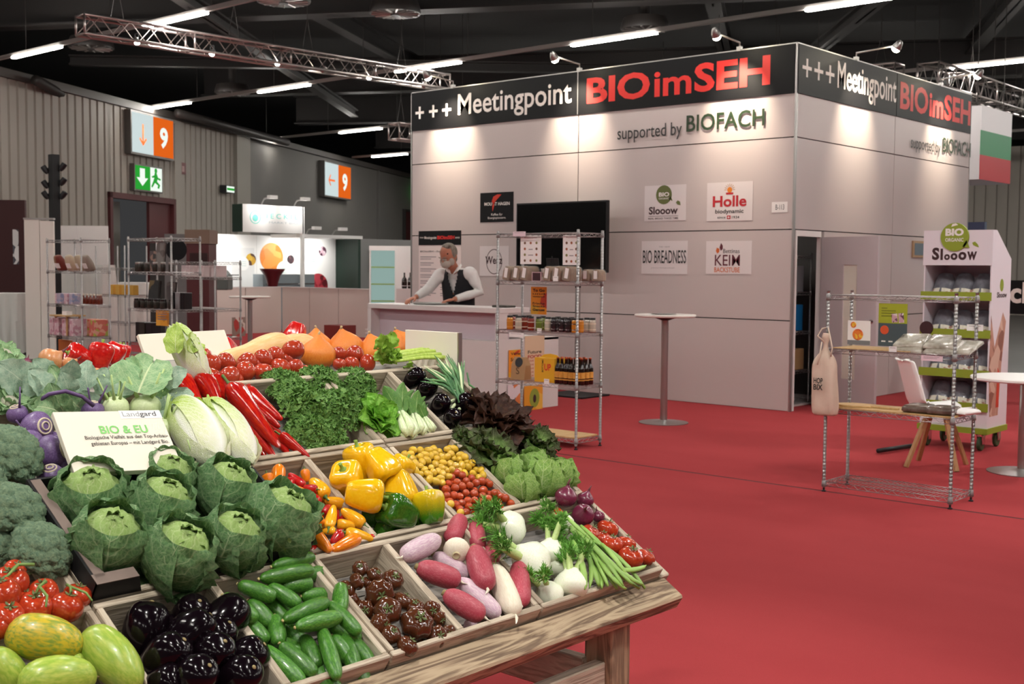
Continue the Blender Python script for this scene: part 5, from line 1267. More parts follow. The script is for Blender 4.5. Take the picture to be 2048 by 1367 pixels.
# cream end panel of the top shelf
P1, P2 = onX(920, 665, 3.02), onX(815, 657, 3.02)
pe = thing('end_panel', 'cream upright panel closing the end of the top shelf behind the pumpkins', 'panel', T(3.02, P1.y, 1.12))
MB().span((-.012, 0, 0), (.004, P2.y-P1.y, P1.z-1.12)).build('panel', m_board, pe, bevel=.001)
MB().span((-.013, -.006, 0), (.005, 0, P1.z-1.12)).build('edge_trim', m_alu, pe)
# ================================================================== WIRE RACKS
m_wire = mat('chrome_wire', '#a9a6a5', .32, 1)
_post = {}
def post_mesh(H):
    if H in _post: return _post[H]
    pr = []; z_ = .03
    while z_ < H-.01:
        pr += [(.0125, z_), (.0125, z_+.019), (.0105, z_+.021), (.0105, z_+.024)]; z_ += .0254
    pr.append((.0125, H))
    mb = MB().lathe(pr, 8)
    mb.lathe([(.013, H), (.013, H+.006), (.006, H+.009)], 8)
    _post[H] = mb.mesh('post', m_wire, True, sharp=50); return _post[H]
_foot = MB().lathe([(.016, 0), (.016, .008), (.007, .012), (.007, .032)], 10).mesh('foot', mat('black_foot', '#202022', .5), False)
_coll = MB().lathe([(.018, -.022), (.0145, .022)], 10).mesh('collar', mat('grey_collar', '#8d8b8a', .4), True)
def shelf_mesh(W, D):
    mb = MB(); r = .0028; a = .012
    for z_ in (0, -.03):
        mb.tube([(a, 0, z_), (D-a, 0, z_)], r, 5).tube([(a, W, z_), (D-a, W, z_)], r, 5).tube([(0, a, z_), (0, W-a, z_)], r, 5).tube([(D, a, z_), (D, W-a, z_)], r, 5)
    def zig(p, q):
        p = Vector(p); q = Vector(q); n = max(4, int((q-p).length/.035)); pts = []
        for i in range(n+1):
            c = p.lerp(q, i/n); c.z = -.002 if i % 2 else -.028; pts.append(c)
        mb.tube(pts, .002, 4)
    zig((a, 0, 0), (D-a, 0, 0)); zig((a, W, 0), (D-a, W, 0)); zig((0, a, 0), (0, W-a, 0)); zig((D, a, 0), (D, W-a, 0))
    n = int(W/.028)
    for i in range(1, n): mb.tube([(0, W*i/n, .003), (D, W*i/n, .003)], .0013, 3, cap=False)
    for i in (1, 2): mb.tube([(D*i/3, 0, 0), (D*i/3, W, 0)], .0022, 4)
    return mb.mesh('wire_shelf', m_wire, True)
def rack(x0, y0, D, W, H, levels, label):
    o = thing('wire_rack', label, 'shelf rack', T(x0, y0, 0), None)
    sm_ = shelf_mesh(W, D)
    for a, b in ((0, 0), (D, 0), (0, W), (D, W)):
        put('post', post_mesh(H), o).location = (a, b, 0)
        put('foot', _foot, o).location = (a, b, 0)
    for z_ in levels:
        s = put('wire_shelf', sm_, o); s.location = (0, 0, z_)
        for a, b in ((0, 0), (D, 0), (0, W), (D, W)):
            put('collar', _coll, s).location = (a, b, -.014)
    return o
rack(8.02, 6.35, .34, .92, 1.88, (1.862, 1.44, 1.0, .55, .085), 'chrome wire rack of bread, jars and beer bottles beside the counter')
rack(7.735, 2.99, .365, .90, 1.41, (1.385, 1.01, .59, .072), 'low chrome wire rack with a cotton bag on one post')
rack(8.0, 14.6, .40, .90, 1.90, (1.88, 1.47, 1.02, .60, .1), 'chrome wire rack with paper bags on its shelf before the white column')
rack(8.0, 12.5, .40, .95, 1.90, (1.88, 1.47, 1.02, .60, .1), 'chrome wire rack crowded with dark jars and framed pictures')
pC = onZ(217, 490, 1.9); pD = onZ(444, 498, 1.9)
rack(10.4, 17.6, .40, .9, 1.86, (1.5, 1.06, .6, .1), 'chrome wire rack with small yellow cartons standing farther back')
rack(9.2, onX(440, 500, 9.35).y-.1, .40, .9, 1.62, (1.6, 1.40, .98, .6, .1), 'lower chrome wire rack with pale boxes near the lit white stand')

# ------------------------------------------------------------------ little product builders
def print_mat(name, c1, c2, c3, scale=14, rough=.5):
    if name in MATS: return MATS[name]
    m, nt, b = nodes_of(name); L = nt.links
    tc = nn(nt, 'ShaderNodeTexCoord'); v = nn(nt, 'ShaderNodeTexVoronoi'); v.inputs['Scale'].default_value = scale; L.new(tc.outputs['Object'], v.inputs['Vector'])
    cr = nn(nt, 'ShaderNodeValToRGB'); cr.color_ramp.interpolation = 'CONSTANT'; e = cr.color_ramp.elements
    e[0].color = lin(c1); e[0].position = 0; e[1].color = lin(c2); e[1].position = .45; x = e.new(.75); x.color = lin(c3)
    s = nn(nt, 'ShaderNodeSeparateColor'); L.new(v.outputs['Color'], s.inputs[0]); L.new(s.outputs[0], cr.inputs[0]); L.new(cr.outputs[0], b.inputs['Base Color'])
    b.inputs['Roughness'].default_value = rough; MATS[name] = m; return m
m_paper = mat('white_paper', '#ece8e6', .6); m_tag = mat('price_tag_white', '#efecea', .5); m_ptag = mat('pink_label', '#e6cfd8', .5)
m_wood = mat('pale_plywood', '#c9a877', .55, col2='#b9935f', nscale=5, stretch=(1, 8, 8))
m_kraftp = mat('kraft_paper', '#a9845c', .7); m_film = mat('clear_film', '#e8e4da', .12, alpha=.22, spec=.6, coat=.5)
def boxthing(name, label, cat_, c, d, m, rz=0, group=None, extra=None, bev=.003):
    o = thing(name, label, cat_, T(*c) @ RZ(rz), group)
    MB().span((-d[0]/2, -d[1]/2, 0), (d[0]/2, d[1]/2, d[2])).build('body', m, o, bevel=bev)
    if extra: extra(o, d)
    return o
def tagcard(name, label, px0, py0, px1, py1, X, m, cat_='price tag', lines=0, group=None):
    """upright card facing the aisle (-X) whose corners are seen at two pixels on plane X"""
    a = onX(px0, py0, X); b = onX(px1, py1, X)
    W_, H_ = a.y-b.y, a.z-b.z
    o = thing(name, label, cat_, frame(Vector((X, a.y, b.z)), Vector((0, -1, 0)), Vector((0, 0, 1)), Vector((-1, 0, 0))), group)
    MB().span((0, 0, -.002), (W_, H_, 0)).build('card', m, o)
    for k in range(lines):
        MB().span((W_*.12, H_*(.72-k*.5/max(1, lines)), 0), (W_*(.85-.1*(k % 2)), H_*(.72-k*.5/max(1, lines))+H_*.07, .0006)).build('print_line', mat('print_grey', '#8d8488', .6), o)
    return o, W_, H_
# breads on the tall rack: sliced loaves in clear bags
def loaf(y, X, z_, w_, d, h, label, group, lean=12):
    o = thing('bread_loaf', label, 'bread', T(X, y, z_) @ RX(lean), group)
    pr = [(-w_/2, 0), (w_/2, 0), (w_/2, h*.55), (w_*.42, h*.85), (w_*.2, h), (-w_*.2, h), (-w_*.42, h*.85), (-w_/2, h*.55)]
    MB().prism(pr, d, frame(Vector((-d/2, 0, 0)), Vector((0, 1, 0)), Vector((0, 0, 1)), Vector((1, 0, 0)))).build('loaf', mat('rye_crust', '#6d4a2c', .8, col2='#875f3a', nscale=30, bump=.5), o, bevel=.008)
    big_ = [(a*1.08, b*1.05) for a, b in pr]
    MB().prism(big_, d*1.06, frame(Vector((-d*.53, 0, -.001)), Vector((0, 1, 0)), Vector((0, 0, 1)), Vector((1, 0, 0)))).build('clear_bag', m_film, o, bevel=.006)
    MB().span((-d*.535-.001, -w_*.24, h*.2), (-d*.535, w_*.2, h*.9)).build('label', m_paper, o)
    return o
for k, px_ in enumerate((1019, 1038, 1055)):
    y = onX(px_, 555, 8.1).y; loaf(y, 8.12, 1.447, .085, .16, .125, 'bagged dark bread slices to the far side of the small framed card', 'bread packs beside the card', 10)
for k, px_ in enumerate((1100, 1119, 1140)):
    y = onX(px_, 555, 8.1).y; loaf(y, 8.12, 1.447, .085, .16, .125, 'bagged dark bread slices between the framed card and the rack post', 'bread packs by the post', 10)
for k, px_ in enumerate((1174, 1195)):
    y = onX(px_, 560, 8.25).y; loaf(y, 8.27, 1.447, .085, .10, .10, 'small bagged bread at the rear end of the upper shelf', 'small bread packs', 0)
m_crumb = mat('dark_wine_card', '#3a1a22', .5)
o, W_, H_ = tagcard('framed_card', 'small dark red card in a pale frame among the breads', 1065, 545, 1081, 561, 8.04, m_crumb)
MB().span((-.006, -.006, -.004), (W_+.006, 0, .001)).span((-.006, H_, -.004), (W_+.006, H_+.006, .001)).span((-.006, 0, -.004), (0, H_, .001)).span((W_, 0, -.004), (W_+.006, H_, .001)).build('frame', mat('pink_frame', '#c9a6ab', .5), o)
o, W_, H_ = tagcard('price_tag', 'small white price tag at the middle of the bread shelf', 1106, 552, 1116, 562, 8.02, m_tag, lines=1)
# cup and tablet behind
o = thing('paper_cup', 'white paper cup behind the breads on the rack', 'cup', T(8.26, onX(1092, 530, 8.26).y, 1.447))
MB().lathe([(.03, 0), (.045, .10), (.047, .10), (.047, .105)], 16).build('cup', m_paper, o, True, sharp=40)
MB().lathe([(.036, .03), (.0415, .07)], 16, None, 0, None, False).build('print', mat('cup_print', '#8b6b73', .6), o, True)
o = thing('tablet_easel', 'dark card on a thin black easel behind the breads', 'card stand', T(8.3, onX(1108, 520, 8.3).y, 1.447) @ RY(-8))
MB().span((0, -.07, .02), (.006, .07, .20)).build('card', m_dark, o)
MB().tube([(0, -.06, 0), (0, 0, .22)], .003, 5).tube([(0, .06, 0), (0, 0, .22)], .003, 5).tube([(.06, 0, 0), (0, 0, .22)], .003, 5).build('easel', m_black, o)
# hanging sheets with rows of food pictures
def menu_sheet(px0, py0, px1, py1, X, label):
    o, W_, H_ = tagcard('hanging_sheet', label, px0, py0, px1, py1, X, m_paper, 'poster')
    letters('Rezepte', T(W_*.2, H_*.89, .001), W_*.6, H_*.05, mat('sheet_text', '#9a6b6b', .6), o)
    for r_ in range(4):
        for c_ in range(3):
            if c_ == 1 and r_ in (1, 2): continue
            MB().lathe([(H_*.048, 0), (H_*.046, .0015)], 12, T(W_*(.22+.28*c_), H_*(.74-.205*r_), 0)).build('picture', (mat('dish_a', '#6e4a35', .6), mat('dish_b', '#9a5a3c', .6), mat('dish_c', '#7d7b45', .6))[(r_+c_) % 3], o)
    MB().span((W_*.4, H_*.5, 0), (W_*.6, H_*.53, .0006)).span((W_*.38, H_*.30, 0), (W_*.62, H_*.33, .0006)).build('caption', mat('print_grey', '#8d8488', .6), o)
menu_sheet(1041, 471, 1082, 528, 8.05, 'white sheet of round dish pictures hanging before the screen edge')
menu_sheet(1126, 470, 1160, 530, 8.05, 'white sheet of round dish pictures hanging beside the rack post')
tagcard('shelf_label', 'pink shelf label clipped to the top of the tall rack', 1026, 463, 1051, 472, 8.012, m_ptag, 'label', 1)
tagcard('shelf_label', 'white tilted shelf label under the jars', 1018, 664, 1047, 675, 8.005, m_tag, 'label', 1)
tagcard('price_tag', 'small white price tag in front of the jars', 1074, 656, 1083, 666, 8.02, m_tag, 'price tag', 1)
tagcard('price_tag', 'white price tag in front of the yellow carton', 1088, 757, 1098, 768, 8.01, m_tag, 'price tag', 1)
# orange poster with black text
m_op = print_mat('orange_poster', '#e8901c', '#e0a526', '#c8401c', 9)
def text_poster(px0, py0, px1, py1, X, label, m, rows):
    o, W_, H_ = tagcard('poster', label, px0, py0, px1, py1, X, m, 'poster')
    for s, y0, h_, mt, bo in rows: letters(s, T(W_*.12, H_*y0, .001), W_*.76, H_*h_, mt, o, bo)
    return o
blk = mat('poster_black', '#1c1512', .6)
text_poster(1062, 573, 1093, 629, 8.36, 'orange poster with black To Go lettering hanging below the bread shelf', m_op, (('To Go', .82, .11, blk, .03), ('und', .72, .06, blk, .01), ('vegetarisch', .60, .08, blk, .02), ('Frische', .36, .08, blk, .02), ('Snacks', .26, .08, blk, .02), ('Genuss', .12, .10, blk, .04)))
# jars
def jar(p, r, h, mc, ml, label, group, mlid):
    o = thing('glass_jar', label, 'jar', T(*p), group)
    MB().lathe(cat([(r*.85, 0), (r, h*.06), (r, h*.72), (r*.82, h*.84), (r*.8, h*.88)], 9), 14).build('glass', mc, o, True)
    MB().lathe([(r*.84, h*.86), (r*.86, h*.98), (r*.8, h)], 14).build('lid', mlid, o, True, sharp=40)
    MB().lathe([(r*1.01, h*.16), (r*1.01, h*.62)], 14, None, 0, None, False).build('paper_label', ml, o, True)
m_lid = mat('black_lid', '#1d1b1c', .35, .3)
jm = [mat('jar_orange', '#c9822e', .15, coat=.5), mat('jar_red', '#7d2a1c', .15, coat=.5), mat('jar_green', '#5f6b2c', .15, coat=.5), mat('jar_dark', '#2b2124', .15, coat=.5), mat('jar_cream', '#b9b1a0', .15, coat=.5)]
jl = [mat('jl_cream', '#d8c9b2', .6), mat('jl_orange', '#cf8a3c', .6), print_mat('jl_dots', '#231d20', '#d9d3d0', '#3a3033', 70), mat('jl_green', '#8a9a4a', .6)]
seqj = ((1020, 0, 1, .05), (1037, 4, 0, .05), (1048, 1, 0, .13), (1062, 1, 0, .05), (1078, 2, 3, .05), (1096, 4, 0, .05), (1108, 3, 2, .05), (1124, 3, 2, .05), (1137, 3, 2, .05), (1150, 0, 2, .05), (1161, 0, 1, .10), (1174, 4, 4, .22), (1185, 4, 4, .22), (1030, 1, 0, .2), (1058, 1, 1, .2), (1086, 2, 3, .2), (1116, 3, 2, .2), (1130, 3, 2, .15), (1143, 3, 2, .2))
kinds = {0: 'orange', 1: 'red brown', 2: 'green', 3: 'dark spotted', 4: 'pale cream'}
for px_, a, b, dx in seqj:
    y = onX(px_, 650, 8.03+dx).y
    jar((8.03+dx, y, 1.004), .030, .125, jm[a], jl[b] if b < 4 else jl[0], kinds[a]+' filled glass jar with black lid on the middle shelf of the tall rack', kinds[a]+' jars on the tall rack', m_lid)
# kraft bag, yellow carton, beer bottles
o = thing('kraft_bag', 'brown kraft bag with dark window on the rack shelf of beer bottles', 'bag', T(8.12, onX(1042, 740, 8.12).y, .554))
MB().add([(-.05, -.08, 0), (.05, -.08, 0), (.05, .08, 0), (-.05, .08, 0), (-.035, -.085, .13), (.035, -.085, .13), (.035, .085, .13), (-.035, .085, .13), (-.012, -.07, .20), (.012, -.07, .20), (.012, .07, .20), (-.012, .07, .20)],
         [(3, 2, 1, 0), (0, 1, 5, 4), (1, 2, 6, 5), (2, 3, 7, 6), (3, 0, 4, 7), (4, 5, 9, 8), (5, 6, 10, 9), (6, 7, 11, 10), (7, 4, 8, 11), (8, 9, 10, 11)]).build('bag', m_kraftp, o)
MB().lathe([(.045, 0), (.043, .003)], 14, T(-.03, 0, .155) @ RY(-80)).build('window', m_dark, o)
letters('S', T(-.0465, .02, .05) @ RZ(-90) @ RX(90), .04, .06, mat('kraft_print', '#5f4a30', .7), o)
yb = onX(1096, 740, 8.10).y
o = thing('beer_carton', 'yellow carton with red UP lettering beside the beer bottles', 'box', T(8.05, yb, .554))
m_yel = mat('carton_yellow', '#e0aa26', .5)
MB().span((0, -.115, 0), (.16, .115, .215)).build('body', m_yel, o, bevel=.002)
MB().prism([(-.115, 0), (.115, 0), (.07, .025), (0, .034), (-.07, .025)], .004, frame(Vector((.08, 0, .215)), Vector((0, 1, 0)), Vector((0, 0, 1)), Vector((1, 0, 0)))).build('handle_flap', m_yel, o)
CF = frame(Vector((-.001, .115, 0)), Vector((0, -1, 0)), Vector((0, 0, 1)), Vector((-1, 0, 0)))
letters('UP', CF @ T(.115, .105, 0), .075, .06, m_red, o, .03)
letters('BOTTOMS', CF @ T(.105, .09, 0) @ RZ(90), .11, .02, blk, o, .02)
m_beer = mat('beer_glass', '#1f0f08', .08, coat=.6); m_bl = mat('beer_label', '#d9a24a', .55, col2='#c98a34', nscale=40); m_cap = mat('beer_cap', '#b0522a', .35, .6)
bt = [('bottle', MB().lathe(cat([(.026, 0), (.030, .008), (.030, .12), (.027, .145), (.014, .175), (.0125, .215), (.014, .222)], 14), 14).mesh('bottle', m_beer, True)), ('label', MB().lathe([(.0304, .035), (.0304, .108)], 14, None, 0, None, False).mesh('label', m_bl, True)), ('cap', MB().lathe([(.0145, .218), (.0145, .228), (.01, .23)], 12).mesh('cap', m_cap, True))]
for px_, X in ((1116, 8.06), (1124, 8.06), (1133, 8.06), (1143, 8.06), (1153, 8.06), (1163, 8.1), (1172, 8.16), (1180, 8.22), (1124, 8.14), (1132, 8.14), (1139, 8.14), (1150, 8.14), (1160, 8.18), (1168, 8.24)):
    veg('beer_bottle', 'brown beer bottle with orange label on the tall rack', 'bottle', 'beer bottles on the tall rack', bt, T(X, onX(px_, 740, X).y, .554))
MB_ = thing('shelf_board', 'pale plywood board on the lowest level of the tall rack', 'board', T(8.03, 6.37, .09))
MB().span((0, 0, 0), (.32, .88, .012)).build('board', m_wood, MB_, bevel=.001)
# --- low rack goods
o = thing('shelf_board', 'pale plywood board on the middle level of the low rack', 'board', T(7.75, 3.0, .594)); MB().span((0, 0, 0), (.335, .86, .012)).build('board', m_wood, o, bevel=.001)
o = thing('shelf_board', 'thin plywood board under the bread packs of the low rack', 'board', T(7.75, 3.3, 1.014)); MB().span((0, 0, 0), (.33, .56, .006)).build('board', m_wood, o, bevel=.001)
def flat_pack(px_, py_, X, z_, L, w_, h, rz, ml, label, group, tilt=0, mb_=None):
    y = onX(px_, py_, X).y
    o = thing('bread_pack', label, 'bread pack', T(X, y, z_) @ RZ(rz) @ RY(tilt), group)
    MB().lathe(cat([(.02, 0), (w_*.52, h*.1), (w_*.5, h*.8), (.03, h)], 8), 4, S(L/w_, 1, 1) @ RZ(45) @ S(1.3)).build('bag', mb_ or mat('pack_film', '#b8b1a4', .25, col2='#8d8374', nscale=18, bump=.3, bscale=60, coat=.4), o, True, sharp=60)
    MB().span((-L*.38, -w_*.36, h-.003), (L*.38, w_*.36, h+.0015)).build('label', ml, o)
    return o
m_lab = print_mat('pack_label', '#d9d5c6', '#cfcbb9', '#9fae9c', 30)
for px_, py_, dx, z_, nm in ((1830, 695, .10, 1.03, 0), (1890, 700, .10, 1.03, 0), (1825, 690, .12, 1.065, 0), (1885, 690, .12, 1.065, 0), (1925, 700, .2, 1.03, 0)):
    flat_pack(px_, py_, 7.80+dx, z_, .26, .19, .035, 8 if z_ > 1.05 else 0, m_lab, 'flat bread pack with pale printed label on the upper shelf of the low rack', 'pale bread packs on the low rack', -14)
for px_, X in ((1838, 7.86), (1888, 7.86)):
    flat_pack(px_, 825, X, .607, .20, .17, .045, 5, mat('pack_dark_label', '#8f8a84', .5), 'dark flat bread pack on the plywood shelf below the white chair back', 'dark bread packs on the low rack', 0, mat('pack_dark', '#5a4a42', .25, col2='#74665c', nscale=25, coat=.4, bump=.3))
o = flat_pack(1925, 815, 7.95, .607, .18, .16, .03, -12, mat('pack_pink', '#c9868a', .5), 'thin white and pink pack at the end of the plywood shelf', None, 0, m_paper)
# wooden bread peel
y0, y1 = onX(1680, 812, 7.84).y, onX(1790, 826, 7.84).y
o = thing('bread_peel', 'flat wooden bread peel lying on the plywood shelf', 'bread peel', T(7.86, (y0+y1)/2, .607))
MB().prism([(.09*math.cos(a), .13+.10*math.sin(a) if math.sin(a) > 0 else .13+.16*math.sin(a)) for a in [2*math.pi*k/20 for k in range(20)]], .014, RZ(0)).build('blade', m_wood, o, bevel=.002)
MB().prism([(-.014, -.02), (.014, -.02), (.014, -.22), (-.014, -.22)], .014).build('handle', m_wood, o, bevel=.002)
# cards on the low rack
o, W_, H_ = tagcard('photo_card', 'white card with an orange and yellow food picture on the low rack', 1696, 640, 1740, 690, 7.98, m_paper, 'card')
MB().lathe([(H_*.24, 0), (H_*.22, .002)], 18, T(W_*.45, H_*.42, 0)).build('dish_picture', print_mat('dish_print', '#e07a2c', '#e8b83a', '#c9502c', 40), o)
MB().lathe([(H_*.13, 0), (H_*.12, .002)], 14, T(W_*.25, H_*.82, 0)).build('dish_picture', print_mat('dish_print', '#e07a2c', '#e8b83a', '#c9502c', 40), o)
MB().span((0, 0, 0), (W_, H_*.18, .001)).build('grey_band', mat('grey_band', '#77777a', .6), o)
o, W_, H_ = tagcard('info_card', 'upright card half olive green and half slate grey on the low rack', 1758, 606, 1813, 694, 7.98, mat('slate_card', '#47545a', .5), 'card')
MB().span((0, H_*.54, 0), (W_, H_, .001)).build('olive_half', mat('olive_card', '#a3ad2c', .5), o)
MB().lathe([(H_*.105, 0), (H_*.10, .002)], 18, T(W_*.22, H_*.38, 0)).build('orange_dot', mat('orange_dot', '#d4532c', .5), o)
MB().span((W_*.56, H_*.52, 0), (W_*.76, H_*.72, .002), RZ(6)).span((W_*.8, H_*.50, 0), (W_*.98, H_*.72, .002), RZ(6)).build('photo', print_mat('photo_print', '#c9a3b0', '#6b4458', '#e0d4d2', 50), o)
for k in range(4): MB().span((W_*.1, H_*(.88-.06*k), .001), (W_*(.3 if k == 0 else .6), H_*(.90-.06*k), .0015)).build('print_line', mat('olive_text', '#6d7420', .6), o)
for k in range(3): MB().span((W_*(.12+.25*k), H_*.10, 0), (W_*(.26+.25*k), H_*.13, .001)).build('print_line', m_paper, o)
tagcard('price_tag', 'white price tag on the shelf edge beside the upright card', 1778, 692, 1793, 705, 7.735, m_tag, 'price tag', 1)
tagcard('shelf_label', 'pink shelf label on the front edge of the low rack', 1842, 710, 1885, 723, 7.728, m_ptag, 'label', 2)
tagcard('shelf_label', 'small white label in front of the display trays', 1934, 648, 1966, 662, 8.10, m_tag, 'label', 1)
# cotton bag on the post
p = onX(1650, 750, 7.70)
o = thing('cotton_bag', 'cream cotton bag with dark print hanging from the low rack post', 'bag', T(7.70, p.y+.0, .60))
m_cot = mat('cotton', '#d9c6b4', .9, bump=.4, bscale=14, col2='#cdb8a5', nscale=6)
MB().lathe(cat([(.05, -.05), (.088, -.045), (.096, .06), (.092, .20), (.085, .30), (.06, .36), (.026, .40), (.016, .44), (.028, .49), (.020, .52)], 26), 28, S(.45, 1, 1), 0, lambda a, t: (abs(math.cos(a))**4+abs(math.sin(a))**4)**-.18*(1+.05*math.sin(a*5+t*7)+.05*math.sin(a*3-t*11))).build('bag', m_cot, o, True)
MB().tube([(0, 0, .45), (-.03, .05, .50), (.02, .04, .55), (.03, 0, .56), (0, -.03, .50), (-.02, -.06, .42), (-.03, -.055, .36)], .006, 6).tube([(-.02, .02, .46), (-.03, .03, .36), (-.05, .035, .30)], .005, 6).build('cord', m_cot, o, True)
letters('HOP', T(-.062, .055, .17) @ RZ(-90) @ RX(90), .07, .04, m_dk, o, .03); letters('BIX', T(-.062, .055, .125) @ RZ(-90) @ RX(90), .07, .04, m_dk, o, .03)

# ================================================================== TABLES, CHAIR, COUNTER
def round_table(x, y, H, rt, rb, label, m_top):
    o = thing('bistro_table', label, 'table', T(x, y, 0))
    MB().lathe([(.02, H-.026), (rt-.012, H-.026), (rt, H-.018), (rt, H-.004), (rt-.004, H), (.02, H)], 40).build('table_top', m_top, o, True, sharp=40)
    MB().lathe([(rb, .0), (rb, .006), (rb*.5, .014), (.06, .022), (.04, .03)], 40).build('base_plate', m_brush, o, True, sharp=30)
    MB().lathe([(.036, .02), (.036, H-.05)], 24).build('column', m_brush, o, True, sharp=40)
    MB().lathe([(.04, H-.06), (.12, H-.03), (.12, H-.026)], 24).build('top_plate', m_black, o, True, sharp=40)
    return o
m_ttop = mat('table_top_white', '#e4ddd6', .35)
round_table(10.08, 6.85, 1.10, .31, .25, 'high round white bistro table before the booth wall', m_ttop)
round_table(10.86, 14.87, 1.10, .31, .25, 'high round white bistro table before the low white wall', m_ttop)
round_table(9.56, 3.14, .745, .40, .26, 'low round white table next to the white chair', mat('table_top_bright', '#f0ece8', .35))
o = thing('napkin_plate', 'flat grey tray lying on the high table before the booth', 'tray', T(10.05, 6.85, 1.101))
MB().lathe([(.09, 0), (.13, .006), (.125, .008), (.09, .003)], 24).build('tray', m_alu, o, True)
# chair: white shell on splayed wooden legs, facing away to the right
fw = Vector((.66, -.75, 0)).normalized(); lf = Vector((-fw.y, fw.x, 0))
ch = thing('shell_chair', 'white plastic shell chair with splayed wooden legs on the red carpet', 'chair', frame(Vector((9.40, 3.75, 0)), fw, lf, Vector((0, 0, 1))))
prof_ = [(.24, .425), (.20, .452), (.08, .445), (-.08, .435), (-.17, .455), (-.215, .53), (-.25, .65), (-.285, .77), (-.31, .845), (-.335, .855)]
vs = []; nW_ = 10; N_ = 30
for i in range(N_):
    x_, z_ = [c for c in [None]] and (0, 0) if False else (0, 0)
    t = i/(N_-1)*(len(prof_)-1); k = min(int(t), len(prof_)-2); f_ = t-k
    P4 = [prof_[max(k-1, 0)], prof_[k], prof_[k+1], prof_[min(k+2, len(prof_)-1)]]
    q = [.5*((2*P4[1][c])+(P4[2][c]-P4[0][c])*f_+(2*P4[0][c]-5*P4[1][c]+4*P4[2][c]-P4[3][c])*f_*f_+(3*P4[1][c]-P4[0][c]-3*P4[2][c]+P4[3][c])*f_**3) for c in (0, 1)]
    u = i/(N_-1)
    wv = .23 if u < .45 else .23-.05*(u-.45)/.55
    if u < .08: wv *= .75+3.1*u
    if u > .9: wv *= 1-.22*((u-.9)/.1)**2
    for j in range(nW_+1):
        v = j/nW_*2-1
        up = .05*abs(v)**3 if u < .55 else 0
        bk = -.0+(.045*abs(v)**2.5 if u >= .45 else .045*abs(v)**2.5*max(0, (u-.3)/.15))
        vs.append((q[0]+(bk if u > .3 else 0), v*wv, q[1]+up))
fs = [(i*(nW_+1)+j, i*(nW_+1)+j+1, (i+1)*(nW_+1)+j+1, (i+1)*(nW_+1)+j) for i in range(N_-1) for j in range(nW_)]
sh = MB().add(vs, fs).build('seat_shell', mat('chair_white', '#f7f6f3', .35), ch, True)
so_ = sh.modifiers.new('thick', 'SOLIDIFY'); so_.thickness = .012; so_.offset = -1
m_leg = mat('beech_leg', '#b98e63', .5, col2='#a67a50', nscale=6, stretch=(12, 12, 1))
CI = ch.matrix_world.inverted()
for x_, y_ in ((9.15, 3.9), (9.56, 3.97), (9.22, 3.52), (9.63, 3.6)):
    f_ = CI @ Vector((x_, y_, 0)); tp = Vector((f_.x*.36, f_.y*.36, .42))
    MB().box((0, 0, .5), (1, 1, 1), align(f_, tp) @ S(.036, .028, (tp-f_).length)).build('leg', m_leg, ch, bevel=.003)
MB().box((0, 0, .412), (.2, .2, .02)).build('seat_plate', m_black, ch)
# counter
ct = thing('bar_counter', 'white bar counter with raised top standing before the booth', 'counter', T(9.46, 8.55, 0))
MB().span((0, 0, 1.07), (.50, 2.10, 1.125)).build('bar_top', m_white, ct, bevel=.003)
MB().span((.0, 2.04, 0), (.5, 2.10, 1.07)).build('end_panel', m_white, ct)
MB().span((.14, .02, .0), (.18, 2.04, 1.07)).build('front_panel', mat('counter_lilac', '#c5b6be', .5), ct)
MB().span((.0, 0, 0), (1.0, .06, .785)).span((0, 0, .786), (.139, .058, 1.069)).build('end_panel', m_white, ct)
MB().span((.0, .06, 0), (.14, 1.2, .77)).build('plinth', m_white, ct, bevel=.002)
MB().span((.5, .0, .76), (1.0, .7, .79)).build('rear_shelf', m_white, ct)
o = thing('serving_tray', 'grey serving tray in the hands of the man behind the counter', 'tray', T(9.78, 9.92, 1.127)); MB().lathe([(.02, 0), (.17, 0), (.19, .018), (.185, .02), (.16, .006), (.02, .006)], 28, S(1, 1.25, 1)).build('tray', mat('tray_grey', '#9a9c98', .4, .3), o, True, sharp=40)
o = thing('folded_cloth', 'dark folded cloth on the end of the bar counter', 'cloth', T(9.72, 8.72, 1.126)); MB().box((0, 0, .012), (.16, .22, .024)).build('fold', mat('cloth_dark', '#4a4540', .9), o, bevel=.008)
# posters at the counter end
def lean_panel(px0, py0, px1, py1, Yp, label, m, rows=(), th=.004, name='poster'):
    a = onY(px0, py0, Yp); b = onY(px1, py1, Yp); W_, H_ = b.x-a.x, a.z-b.z
    o = thing(name, label, 'poster', frame(Vector((a.x, Yp, b.z)), Vector((1, 0, 0)), Vector((0, 0, 1)), Vector((0, -1, 0))))
    MB().span((0, 0, -th), (W_, H_, 0)).build('sheet', m, o)
    for s, x0, y0, w_, h_, mt, bo in rows: letters(s, T(W_*x0, H_*y0, .001), W_*w_, H_*h_, mt, o, bo)
    return o, W_, H_
rw = mat('poster_red_text', '#b02a22', .6)
lean_panel(1050, 672, 1088, 762, 8.545, 'cream poster with small red and black lines on the counter end', mat('cream_poster', '#dcc0a0', .6), [('Future', .15, .62, .7, .07, blk, .02), ('FOOD', .15, .52, .7, .07, rw, .03)]+[('neue ideen', .15, .45-.08*k, .7, .05, rw, .0) for k in range(5)])
lean_panel(1018, 700, 1046, 757, 8.535, 'orange poster with dark lines on the counter end', m_op, (('Vegan', .12, .8, .76, .12, blk, .02), ('Snack', .12, .62, .76, .12, blk, .02)))
lean_panel(1016, 770, 1046, 822, 8.53, 'white poster with violet and orange print near the floor', print_mat('violet_poster', '#e0d4d8', '#4a2d5c', '#d9824a', 9))
